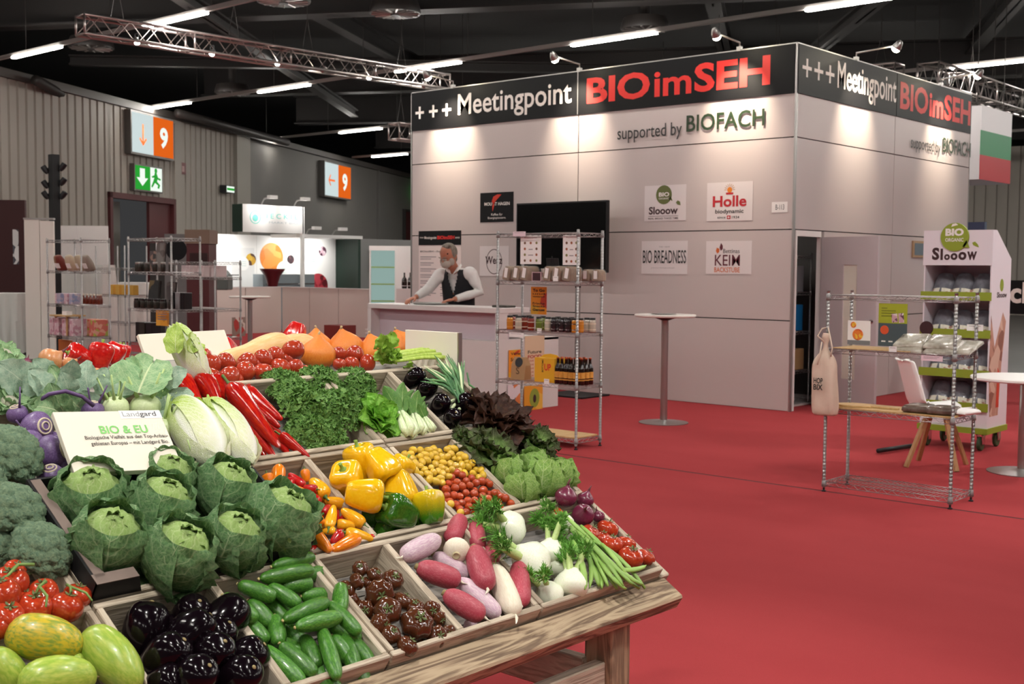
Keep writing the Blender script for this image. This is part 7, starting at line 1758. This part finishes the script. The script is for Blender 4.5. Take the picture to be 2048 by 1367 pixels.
def draped(px0, px1, dist, H, label, dep=.7):
    o, W_ = pxbox('draped_table', label, 'table', px0, px1, 0, dist, H)
    n = 40; vs = []; fs = []
    per = [(0, 0), (W_, 0), (W_, dep), (0, dep)]
    pts = []
    for i in range(4):
        a = Vector(per[i]+(0,)); b = Vector(per[(i+1) % 4]+(0,))
        for k in range(12): pts.append(a.lerp(b, k/12))
    c = Vector((W_/2, dep/2, 0)); m_ = len(pts)
    for i, p in enumerate(pts):
        out = (p-c).normalized()*(.06*math.sin(i*1.9)+.05)
        vs += [Vector((p.x, p.y, H)), p+out*.5+Vector((0, 0, H*.55)), p+out+Vector((0, 0, .02))]
    for i in range(m_):
        j = (i+1) % m_; fs += [(i*3, i*3+1, j*3+1, j*3), (i*3+1, i*3+2, j*3+2, j*3+1)]
    fs.append(tuple(i*3 for i in range(m_)))
    MB().add(vs, fs).build('cloth', m_drape, o, True, sharp=50)
    MB().span((.05, .05, 0), (W_-.05, dep-.05, H-.02)).build('table_body', m_dark, o)
    return o
draped(-30, 34, 20.5, 1.05, 'white cloth covered table before the dark red partition')
draped(112, 205, 21.5, 1.55, 'furniture hidden under a large white dust sheet')
draped(224, 290, 24, 1.2, 'white dust sheet over a table behind the rack of yellow cartons')
o, W_ = pxbox('exhibit_cabinet', 'dark red and grey cabinet with a round picture behind the crowded rack', 'cabinet', 300, 418, 0, 19.0, 2.2)
MB().span((0, 0, 0), (W_*.25, .5, 1.9)).build('side', m_duct, o); MB().span((W_*.25, 0, 0), (W_*.62, .5, 2.05)).build('grey_door', mat('cab_grey', '#6b6767', .5), o); MB().span((W_*.62, 0, 0), (W_, .5, 2.08)).build('red_door', mat('cab_red', '#4f1a1e', .5), o)
MB().span((W_*.6, -.02, 1.9), (W_*1.02, .52, 2.12)).build('top_box', mat('cab_brown', '#7a6355', .6), o)
disc(o, W_*.45, 1.8, .17, m_fascia, .0).matrix_local = RX(90)
MB().span((W_*.68, -.01, 1.45), (W_*.98, 0, 1.75)).build('dark_window', mat('cab_dark', '#2a0d10', .3), o)
# goods on the two left racks
def on_rack(X, px_, py_):
    y = onX(px_, py_, X).y
    if X < 9: y = max(14.68, min(15.42, y)) if px_ < 215 else max(12.58, min(13.38, y))
    return y
def row(xs, X, z_, d, mats_, name, label, cat_, group):
    for k, px_ in enumerate(xs):
        boxthing(name, label, cat_, (X, on_rack(X, px_, 560), z_), d, mats_[k % len(mats_)], uni(-8, 8), group)
random.seed(33)
pm = [print_mat('pack_pink_dots', '#c9b0b8', '#b98a98', '#d9c8cc', 26), print_mat('pack_fruit', '#c96a5c', '#d9a08a', '#a8b04a', 20), print_mat('pack_lilac', '#a9a0b4', '#8a94b4', '#c0b4b8', 28)]
for k, (px_, c_) in enumerate(((112, '#8a6a50'), (128, '#6b2c20'), (148, '#b8a890'), (168, '#a89880'), (188, '#8f8478'))):
    y = on_rack(8.18, px_, 535)
    o = thing('paper_bag', ('paper bag of coffee or tea leaning on the upper shelf beside the white column'), 'bag', T(8.18, y, 1.475) @ RZ(uni(-20, 20)) @ RY(-25), 'paper bags on the upper shelf')
    MB().lathe(cat([(.07, 0), (.10, .02), (.10, .12), (.07, .2), (.05, .22)], 8), 10, S(.55, 1, 1)).build('bag', mat('pb_%d' % k, c_, .6), o, True); MB().span((-.06, -.04, .06), (-.055, .04, .13)).build('label', m_paper, o)
row((104, 116, 128, 140, 150), 8.15, 1.025, (.14, .075, .14), [pm[2], pm[0]], 'carton', 'small lilac carton on the second shelf of the bag rack', 'carton', 'lilac cartons')
jb = [('bottle', MB().lathe(cat([(.02, 0), (.024, .01), (.024, .08), (.014, .1), (.014, .12)], 8), 10).mesh('bottle', mat('syrup_red', '#6b2c1c', .2, coat=.4), True)), ('cap', MB().lathe([(.016, .115), (.016, .135)], 10).mesh('cap', mat('cap_cream', '#cdbfae', .5), True))]
for r_ in range(2):
    for k in range(9):
        X = 8.29+.06*r_; veg('small_bottle', 'small brown bottle with cream cap in a tight row on the bag rack', 'bottle', 'small bottles in rows', jb, T(X, on_rack(X, 146+7*k, 600), 1.025+.0*r_))
o = boxthing('wooden_tray', 'thin wooden tray with a white card between the shelves', 'tray', (8.1, on_rack(8.1, 135, 620), .86), (.3, .42, .02), m_wood); MB().span((-.1, -.16, .02), (-.02, -.04, .07)).build('white_card', m_paper, o); MB().span((-.1, -.16, -.255), (-.08, -.14, 0)).span((-.1, .14, -.255), (-.08, .16, 0)).span((.08, -.16, -.255), (.1, -.14, 0)).span((.08, .14, -.255), (.1, .16, 0)).build('riser', m_wood, o)
row((108, 124, 140, 155), 8.10, .605, (.2, .105, .23), [pm[0]], 'cookie_carton', 'pink dotted carton on the third shelf of the bag rack', 'carton', 'pink dotted cartons')
row((178, 196), 8.29, .605, (.2, .135, .22), [pm[1]], 'fruit_carton', 'carton with red fruit print beside the pink dotted cartons', 'carton', 'fruit cartons')
boxthing('orange_board', 'orange brown board standing under the bag rack', 'panel', (8.2, on_rack(8.2, 130, 700), .105), (.03, .34, .42), mat('orange_board', '#b5672c', .5))
row((228, 240, 252, 268), 10.55, 1.065, (.1, .12, .16), [mat('yellow_carton', '#d9a54a', .55)], 'yellow_carton', 'small yellow carton on the rack standing farther back', 'carton', 'small yellow cartons')
# crowded rack: framed pictures, dark jars, cartons
dk = [mat('dk_a', '#1f1a1c', .3), mat('dk_b', '#2f2a24', .3), mat('dk_c', '#3a2f30', .4)]
for px_, z_, w_, h_, m_, lab in ((283, 1.475, .16, .26, print_mat('pic_flower', '#2c2425', '#8a6a5c', '#4a3a3a', 12), 'dark framed flower picture on the upper shelf of the crowded rack'), (316, 1.475, .16, .36, print_mat('pic_grey', '#77706c', '#5f5552', '#a8786a', 7), 'grey framed picture beside the dark flower picture'),
                                 (294, 1.025, .22, .34, print_mat('pic_black', '#151313', '#1d1a18', '#6b5a34', 9), 'tall black printed box on the middle shelf of the crowded rack'), (336, 1.025, .16, .32, print_mat('pic_brown', '#4a4040', '#5f5452', '#3a3232', 6), 'brown grey box behind the spice jars')):
    o = thing('picture_box', lab, 'picture', T(8.28, on_rack(8.28, px_, 540), z_) @ RY(6)); MB().span((0, -w_/2, 0), (.03, w_/2, h_)).build('face', m_, o); MB().span((.03, -w_/2-.008, 0), (.04, w_/2+.008, h_+.008)).build('frame', m_duct, o)
sj = [('glass', MB().lathe(cat([(.028, 0), (.032, .01), (.032, .08), (.026, .095)], 7), 12).mesh('glass', dk[1], True)), ('lid', MB().lathe([(.028, .09), (.028, .115), (.024, .118)], 12).mesh('lid', m_alu, True))]
for k in range(11):
    veg('spice_jar', 'small dark jar with metal lid on the upper shelf of the crowded rack', 'jar', 'dark jars on the upper shelf', sj, T(8.08+.06*(k % 2), on_rack(8.1, 265+8*k, 540), 1.475))
sj2 = [('glass', sj[0][1]), ('lid', MB().lathe([(.028, .09), (.028, .115), (.024, .118)], 12).mesh('lid', dk[0], True))]
for k in range(12):
    veg('spice_jar', 'small dark jar with black lid on the middle shelf of the crowded rack', 'jar', 'dark jars on the middle shelf', sj2, T(8.06+.07*(k % 2), on_rack(8.1, 266+6.5*k, 620), 1.025))
row((352, 362, 378, 384), 8.25, 1.025, (.12, .08, .2), [dk[0], mat('pack_grey', '#8d8a8c', .5), dk[0]], 'dark_carton', 'dark upright carton at the end of the middle shelf', 'carton', 'dark cartons')
row((275, 292, 306), 8.15, .605, (.14, .12, .24), [dk[0], dk[1]], 'black_tin', 'black tin on the lower shelf of the crowded rack', 'tin', 'black tins')
o, W_, H_ = tagcard('orange_notice', 'orange printed notice hanging low on the crowded rack', 312, 620, 338, 652, 8.06, print_mat('notice_orange', '#d99a2c', '#e0a83a', '#b87a24', 10), 'poster', 3)
for k in range(5):
    o = thing('dark_loaf', 'round dark loaf on the lower shelf of the crowded rack', 'bread', T(8.2, on_rack(8.2, 325+14*k, 655), .605), 'dark loaves'); MB().lathe(cat([(.02, 0), (.055, .005), (.05, .05), (.01, .07)], 7), 12).build('crust', dk[1], o, True); MB().span((-.02, -.02, .066), (.02, .02, .072)).build('sticker', m_paper, o)
row((378, 395, 410, 424, 438), 9.35, 1.405, (.16, .13, .15), [print_mat('pale_box', '#d8c6c6', '#cdb9bb', '#b08a92', 8), mat('pale_box2', '#cbb9b8', .5)], 'pale_box', 'pale pink box in the row before the lit white stand', 'box', 'pale boxes')
o = thing('espresso_machine', 'rounded grey machine with glass front on the low wall counter', 'machine', T(*(CAM+ray(437, 530)*25)))
o.location.z = 1.05
MB().prism([(-.42, 0), (.42, 0), (.42, .28), (.3, .42), (-.25, .45), (-.42, .3)], .45, frame(Vector((0, .2, 0)), Vector((.66, -.75, 0)), Vector((0, 0, 1)), Vector((-.75, -.66, 0)))).build('body', mat('mach_grey', '#4f5654', .4), o, bevel=.02)
MB().span((-.3, -.3, .3), (.3, -.29, .32)).build('chrome_bar', m_chrome, o)
# low white wall and the lit stand behind it
lw = thing('low_wall', 'low white barrier wall around the far stand', 'barrier', T(17.6, 22.8, 0))
m_lw = mat('low_wall_white', '#cfc3bc', .5)
for k in range(3): MB().span((-3.1+k*1.02, 0, 0), (-3.1+k*1.02+1.0, .06, 1.05)).build('panel', m_lw, lw)
for k in range(6): MB().span((-.04, -.02-k*1.02-1.0, 0), (.04, -.02-k*1.02, 1.05)).build('panel', m_lw, lw)
MB().span((-3.12, -.01, 1.05), (.05, .07, 1.07)).span((-.06, -6.2, 1.05), (.06, 0, 1.07)).build('cap', m_white, lw)
YS = 25.0
est = thing('lit_stand', 'brightly lit white stand with fruit pictures behind the low wall', 'booth', T(16.6, YS, 0))
def ex(px_): return onY(px_, 500, YS).x-16.6
def ez(py_): return onY(540, py_, YS).z
m_lit = mat('lit_white_panel', '#f0efec', .5)
for a, b in ((390, 458), (513, 596), (596, 672)):
    MB().span((ex(a)+.01, 0, 0), (ex(b)-.01, .08, 2.33)).build('panel', m_lit, est)
MB().span((ex(458), 0, 0), (ex(513), .08, 2.33)).build('panel', m_lit, est)
MB().span((ex(463), -.012, 0), (ex(508), 0, 2.0)).build('door', mat('stand_door', '#e2e2e0', .5), est)
MB().span((ex(672), -.9, 0), (ex(677), .08, 2.33)).build('side_wall', mat('stand_dark_green', '#22382e', .5), est)
MB().span((ex(543), -1.0, 2.28), (ex(676), .05, 2.36)).build('top_beam', m_lit, est)
MB().span((ex(422), -1.3, 2.36), (ex(543), -1.2, 3.02)).build('name_board', m_lit, est)
MB().span((ex(421), -1.3, 2.36), (ex(422), -.9, 3.02)).build('board_side', mat('stand_dark_green', '#22382e', .5), est)
MB().span((ex(541), -1.3, 0), (ex(545), -1.2, 3.02)).build('board_post', m_lit, est)
NB = T(0, -1.302, 0) @ frame(Vector((0, 0, 0)), Vector((1, 0, 0)), Vector((0, 0, 1)), Vector((0, -1, 0)))
m_teal = mat('teal', '#7fd8cc', .5); xa, xb = ex(422), ex(543)
MB().lathe([(.16, .001), (.16, .004), (.14, .004), (.14, .001)], 28, NB @ T(xa+(xb-xa)*.2, 2.72, 0), 0, None, False).build('logo_ring', m_teal, est); MB().lathe([(.085, .001), (.08, .004)], 24, NB @ T(xa+(xb-xa)*.2, 2.70, 0)).build('logo_dot', m_teal, est)
letters('I E C K I E', NB @ T(xa+(xb-xa)*.38, 2.70, .002), (xb-xa)*.52, .12, m_teal, est, .01); letters('MARKT BIO', NB @ T(xa+(xb-xa)*.42, 2.58, .002), (xb-xa)*.48, .05, mat('logo_pale', '#b9c4c8', .5), est)
EF = frame(Vector((0, -.002, 0)), Vector((1, 0, 0)), Vector((0, 0, 1)), Vector((0, -1, 0)))
def edisc(px_, py_, r, m, n='picture_disc', z0=.002): return MB().lathe([(r, z0), (r*.99, z0+.004)], 32, EF @ T(ex(px_), ez(py_), 0)).build(n, m, est)
kpx = depth(Vector((18.5, YS, 1.5)))/FPX
edisc(543, 514, 29*kpx, print_mat('orange_fruit', '#e8913a', '#f0a850', '#e2801f', 5)); edisc(581, 518, 9*kpx, print_mat('dark_berry', '#3a2028', '#5a3038', '#2a181c', 14), z0=.004); edisc(568, 541, 20*kpx, m_lit, 'text_disc', .008)
edisc(501, 519, 12*kpx, print_mat('yellow_fruit', '#d9b03a', '#c99a2c', '#5a3a2c', 9), z0=.014); edisc(485, 528, 14*kpx, m_lit, 'text_disc', .02)
edisc(636, 572, 26*kpx, print_mat('red_berry', '#8a1f2c', '#b03a44', '#5a1018', 9)); edisc(645, 500, 10*kpx, print_mat('white_berry', '#d8b8c4', '#5a3044', '#e6d8dc', 12)); edisc(623, 518, 17*kpx, mat('pale_ring', '#e0e8e4', .5), 'text_disc')
for q in ((485, 528), (568, 541), (623, 518)):
    for k in range(3): MB().span((ex(q[0])-.09, ez(q[1])+.05-.05*k, .026), (ex(q[0])+.09, ez(q[1])+.06-.05*k, .028), EF).build('text_line', mat('pale_text', '#a8c8c0', .6), est)
edisc(414, 487, 7*kpx, mat('lilac_berry', '#a89ab8', .6)); edisc(430, 487, 6*kpx, mat('mint', '#a8e0c8', .6), z0=.004)
m_bc = mat('stand_counter_grey', '#8d979c', .4, .3)
o = boxthing('steel_counter', 'grey steel counter unit in front of the orange fruit picture', 'counter', (18.6, 24.05, 0), (1.6, .4, 1.35), m_bc)
MB().span((-.75, -.26, 1.1), (.75, -.25, 1.13)).build('ledge', m_chrome, o)
o = thing('red_vase', 'dark red cone shaped vase on the steel counter', 'vase', T(*onY(545, 560, 23.4).xy, .75)); MB().lathe(cat([(.08, 0), (.09, .1), (.16, .5), (.30, .72), (.28, .73)], 10), 18).build('cone', mat('wine_vase', '#5a141c', .3), o, True)
MB().span((-.05, -.05, -.75), (.05, .05, 0)).build('foot', m_dark, o)
# stand spot lamps
for px_, dy, z_ in ((460, -1.3, 3.1), (525, -1.3, 3.1), (568, -.9, 2.42), (620, -.9, 2.42)):
    x_ = 16.6+ex(px_); o = thing('stand_lamp', 'small white arm lamp on the lit stand', 'lamp', T(x_, YS+dy, z_-.06), 'arm lamps on the lit stand')
    MB().tube([(0, 0, 0), (0, -.1, .12), (.0, -.35, .16)], .02, 6).build('arm', m_alu, o); MB().box((0, -.42, .15), (.22, .12, .08)).build('head', m_whiter, o)
    spot('stand_lamp_light', (x_, YS+dy-.45 if dy < -1 else YS-.95, z_+.02 if dy < -1 else 2.2), (x_, YS+.0, 1.7 if dy > -1 else 2.6), 30 if dy < -1 else 60, 110, (1, .98, .95), .8, .05)
spot('stand_lamp_light', (17.2, YS-1.1, 2.3), (17.3, YS, 1.4), 110, 120, (1, .98, .95), .8, .05)
# grey back wall right of it, picture, fridge and cube with bottles
gw = thing('back_partition', 'grey partition wall right of the lit stand', 'partition', T(21.2, 25.02, 0)); MB().span((.0, 0, 0), (4.2, .08, 2.32)).build('panel', mat('partition_grey', '#8e8d8c', .5), gw); MB().span((4.22, 0, 0), (7.5, .08, 2.32)).build('panel', mat('partition_grey', '#8e8d8c', .5), gw)
a, b = onY(740, 500, 24.98), onY(792, 546, 24.98)
o = thing('dark_picture', 'dark square picture on the grey partition wall', 'picture', T(a.x, 24.97, b.z)); MB().span((0, 0, 0), (b.x-a.x, .03, a.z-b.z)).build('canvas', print_mat('dark_art', '#1d1a1a', '#2a2423', '#6b5044', 5), o)
o = thing('drinks_fridge', 'glass door drinks fridge glowing pale green beside the booth', 'fridge', T(*(CAM+ray(778, 540)*25.5).xy, 0) @ RZ(-48))
MB().span((-.42, 0, 0), (.5, .6, 2.0)).build('cabinet', m_whiter, o); MB().span((-.38, -.02, .12), (.12, 0, 1.9)).build('lit_door', emis('fridge_glow', '#b8d8d0', .55), o)
for k in range(4): MB().span((-.38, -.03, .45+.36*k), (.12, -.02, .48+.36*k)).build('fridge_shelf', mat('fridge_green', '#8fae6a', .5), o)
MB().span((-.42, -.03, 1.9), (.14, 0, 2.0)).build('header', m_whiter, o)
pc = CAM+ray(812, 560)*20.5
o = thing('white_cube', 'white pedestal with two bottles beside the booth edge', 'pedestal', T(pc.x, pc.y, 0) @ RZ(-48)); MB().span((-.15, -.2, 0), (.6, .2, 1.19)).build('body', m_white, o)
for k in (-.02, .08): veg('dark_bottle', 'small dark glass bottle on the white pedestal', 'bottle', 'bottles on the pedestal', [('bottle', MB().lathe(cat([(.04, 0), (.045, .02), (.045, .15), (.015, .2), (.015, .27)], 9), 12).mesh('bottle', m_beer, True)), ('label', MB().lathe([(.046, .04), (.046, .12)], 12, None, 0, None, False).mesh('label', m_paper, True))], T(pc.x, pc.y, 1.19) @ RZ(-48) @ T(k, -.1, 0))
# small poster stand by the low wall, red crate
o = thing('flower_poster', 'small poster with red and white flower print against the low wall', 'poster', T(*onZ(478, 672, 0)) @ RZ(0)); MB().span((-.17, 0, 0), (.17, .02, .42)).build('sheet', print_mat('flower_print', '#8a7a70', '#a83a34', '#c9c2b8', 9), o)
o = boxthing('red_crate', 'dark red crate on the floor behind the pumpkins', 'crate', (onZ(680, 690, 0).x, onZ(680, 690, 0).y, 0), (.4, .5, .4), mat('crate_red', '#7a2a24', .6))
o = boxthing('striped_box', 'black and white striped box on the floor behind the pumpkins', 'box', (onZ(724, 690, 0).x+.35, onZ(724, 690, 0).y-.1, 0), (.35, .4, .15), m_dark)
for k in range(3): MB().span((-.18, -.205, .15+.07*k), (.18, .2, .18+.07*k)).build('white_layer', m_paper, o); 
# ================================================================== MAN BEHIND THE COUNTER
fm = Vector((-.90, -.33, 0)).normalized(); lm_ = Vector((-fm.y, fm.x, 0))
PM = frame(Vector((10.22, 9.88, 0)), lm_, fm, Vector((0, 0, 1)))      # local x: his left (picture right), y: forward, z: up
man = thing('person', 'man with grey hair and beard in white shirt and black waistcoat leaning over the counter', 'person', PM)
def remesh(mb, name, m, vox, smooth=6):
    me = mb.mesh(name, m); o = bpy.data.objects.new(name, me); COL.objects.link(o)
    r = o.modifiers.new('r', 'REMESH'); r.mode = 'VOXEL'; r.voxel_size = vox; r.use_smooth_shade = True
    s = o.modifiers.new('s', 'SMOOTH'); s.iterations = smooth; s.factor = .5
    nm = bpy.data.meshes.new_from_object(o.evaluated_get(bpy.context.evaluated_depsgraph_get()))
    bpy.data.objects.remove(o); nm.materials.clear(); nm.materials.append(m)
    nm.polygons.foreach_set('use_smooth', [True]*len(nm.polygons))
    return put(name, nm, man)
def ell(mb, c, r, rot=None, n=20, m_=12):
    pr = [(max(.001, math.sin(math.pi*i/m_)), -math.cos(math.pi*i/m_)) for i in range(m_+1)]
    mb.lathe(pr, n, T(*c) @ (rot or ID) @ S(*r)); return mb
HT = RX(-24) @ RZ(18)
HC = Vector((-.035, .24, 1.69))
head_M = T(*HC) @ RZ(16) @ RX(-36) @ S(1.1)
sk = MB(); skin_m = mat('skin_tone', '#b0735c', .55, sss=.1)
ell(sk, (0, 0, .02), (.078, .098, .112), head_M); sk.lathe([(.001, -.13), (.04, -.125), (.062, -.09), (.07, -.03), (.07, .0)], 18, head_M @ T(0, .02, 0) @ S(1, 1.15, 1))
sk.tube([Vector((0, .10, 1.50)), Vector((-.02, .19, 1.60))], [.062, .058], 14)
sk.add([(head_M @ Vector(p)) for p in ((-.012, .098, .03), (.012, .098, .03), (-.02, .10, -.03), (.02, .10, -.03), (0, .135, -.028), (0, .085, .04))], [(0, 5, 4, 2), (5, 1, 3, 4), (2, 4, 3)])
for s_ in (-1, 1): ell(sk, (s_*.08, -.01, 0), (.014, .028, .036), head_M)
ell(sk, (0, .04, 1.28), (.15, .10, .24)); ell(sk, (0, 0, .98), (.16, .11, .14))
ARM = {1: [Vector((.19, .10, 1.50)), Vector((.285, .06, 1.27)), Vector((.07, .32, 1.185))], -1: [Vector((-.19, .12, 1.48)), Vector((-.29, .24, 1.30)), Vector((-.37, .42, 1.205))]}
def hand(mb, wr, d, up, left):
    d = d.normalized(); sd = d.cross(up).normalized(); upn = sd.cross(d)
    pm_ = wr+d*.05; F = frame(pm_, sd, d, upn); ell(mb, (0, 0, 0), (.042, .052, .018), F)
    for k, (x_, l) in enumerate(((-.032, .068), (-.011, .078), (.011, .074), (.031, .058))):
        mb.tube([F @ Vector((x_, .035, 0)), F @ Vector((x_*1.08, .035+l*.5, -.004)), F @ Vector((x_*1.1, .035+l*.85, -.028)), F @ Vector((x_*1.1, .035+l*.8, -.05))], [.0105, .0095, .009, .007], 8)
    mb.tube([F @ Vector((left*.034, -.02, 0)), F @ Vector((left*.06, .012, -.012)), F @ Vector((left*.058, .045, -.028))], [.013, .011, .008], 8)
for s_, A in ARM.items():
    sk.tube(A, [.05, .042, .030], 12); d = (A[2]-A[1]); dd = Vector((d.x, d.y, -.05)); hand(sk, A[2], dd, Vector((0, 0, 1)), -s_)
for s_ in (-1, 1):
    sk.tube([(s_*.09, 0, .98), (s_*.1, .02, .5), (s_*.11, -.01, .08)], [.085, .055, .04], 12); ell(sk, (s_*.11, .06, .04), (.045, .12, .04))
remesh(sk, 'body', skin_m, .0075, 4)
# eyes, brows
for s_ in (-1, 1):
    ell_ = MB(); ell(ell_, (s_*.031, .092, .022), (.011, .008, .008), head_M, 10, 8); ell_.build('eye', mat('eye_dark', '#2a2422', .2), man, True)
    MB().tube([head_M @ Vector((s_*.014, .104, .043)), head_M @ Vector((s_*.034, .101, .05)), head_M @ Vector((s_*.054, .086, .043))], [.005, .006, .004], 6).build('eyebrow', mat('brow_grey', '#8a8078', .9), man, True)
MB().tube([head_M @ Vector((-.022, .102, -.062)), head_M @ Vector((0, .110, -.060)), head_M @ Vector((.022, .102, -.062))], [.003, .005, .003], 6).build('mouth', mat('lip', '#8a4a44', .5), man, True)
hr = MB(); m_hair = mat('grey_hair', '#6f675e', .9, col2='#978f85', nscale=60, bump=.8, bscale=120, stretch=(1, 1, .3))
ell(hr, (0, -.018, .045), (.086, .098, .102), head_M); ell(hr, (0, -.055, -.01), (.080, .062, .088), head_M); ell(hr, (0, .055, .11), (.06, .04, .03), head_M)
for s_ in (-1, 1): ell(hr, (s_*.074, .015, .02), (.016, .03, .05), head_M)
remesh(hr, 'hair', m_hair, .008, 3)
bd_ = MB(); m_beard = mat('grey_beard', '#a89c92', .9, bump=.8, bscale=120)
ell(bd_, (0, .062, -.098), (.056, .05, .042), head_M); ell(bd_, (0, .104, -.045), (.034, .014, .010), head_M)
for s_ in (-1, 1): ell(bd_, (s_*.058, .03, -.065), (.02, .04, .045), head_M)
remesh(bd_, 'beard', m_beard, .007, 2)
st_ = MB(); m_shirt = mat('white_shirt', '#dcd8d6', .8, bump=.3, bscale=14)
ell(st_, (0, .03, 1.30), (.185, .115, .26), RX(-8)); ell(st_, (0, .07, 1.47), (.19, .09, .09))
for s_, A in ARM.items(): ell(st_, A[0]+Vector((-s_*.015, 0, -.015)), (.088, .085, .085)); ell(st_, (0, 0, 1.06), (.175, .125, .12))
for s_, A in ARM.items():
    e = A[2]-(A[2]-A[1])*.10
    st_.tube([A[0], A[0].lerp(A[1], .5), A[1], A[1].lerp(e, .5), e], [.078, .068, .062, .054, .043], 14)
remesh(st_, 'shirt', m_shirt, .009, 4)
for s_ in (-1, 1):
    q = [Vector((s_*.012, .215, 1.475)), Vector((s_*.075, .215, 1.515)), Vector((s_*.085, .12, 1.575)), Vector((s_*.06, .085, 1.60)), Vector((s_*.055, .17, 1.565))]
    cb_ = MB().add(q, [(0, 1, 4), (1, 2, 3, 4)]).build('collar', m_shirt, man); md = cb_.modifiers.new('t', 'SOLIDIFY'); md.thickness = .008; md.offset = 0
m_vest = mat('black_waistcoat', '#15151a', .8, bump=.2, bscale=20)
def vsec(z_, rx, ry, cy): return (z_, rx, ry, cy)
SEC = [(1.02, .185, .135, .0), (1.12, .185, .137, .005), (1.22, .188, .139, .015), (1.32, .192, .140, .03), (1.40, .19, .136, .05), (1.47, .172, .125, .07), (1.53, .13, .10, .08)]
SEC = [tuple(SEC[int(t)][c]*(1-t % 1)+SEC[min(int(t)+1, len(SEC)-1)][c]*(t % 1) for c in range(4)) for t in [k*(len(SEC)-1)/36 for k in range(37)]]
vs = []; fs = []; NV = 96
for (z_, rx, ry, cy) in SEC:
    for k in range(NV):
        a = 2*math.pi*k/NV; vs.append((rx*1.04*math.sin(a), cy+ry*1.16*math.cos(a), z_))
for i in range(len(SEC)-1):
    zc_ = (SEC[i][0]+SEC[i+1][0])/2
    for k in range(NV):
        a = 2*math.pi*(k+.5)/NV; aa = math.atan2(math.sin(a), math.cos(a))
        if zc_ > 1.22 and abs(aa) < (zc_-1.22)*1.5: continue            # V neck
        if zc_ > 1.38 and abs(abs(aa)-1.57) < .38: continue               # arm holes
        fs.append((i*NV+k, i*NV+(k+1) % NV, (i+1)*NV+(k+1) % NV, (i+1)*NV+k))
vo_ = MB().add(vs, fs).build('waistcoat', m_vest, man, True); md = vo_.modifiers.new('t', 'SOLIDIFY'); md.thickness = .012; md.offset = 1
tr_ = MB(); ell(tr_, (0, 0, .98), (.185, .135, .13))
for s_ in (-1, 1): tr_.tube([(s_*.09, 0, 1.0), (s_*.1, .02, .52), (s_*.11, -.005, .07)], [.10, .078, .07], 14)
remesh(tr_, 'trousers', m_vest, .012, 4)
for s_ in (-1, 1):
    sh_ = MB(); ell(sh_, (s_*.11, .05, .04), (.052, .135, .045)); sh_.build('shoe', m_black, man, True)
for k in range(3): MB().lathe([(.007, 0), (.006, .004)], 10, T(0, .158-.004*k, 1.20-.06*k) @ RX(-90)).build('button', m_dark, man)
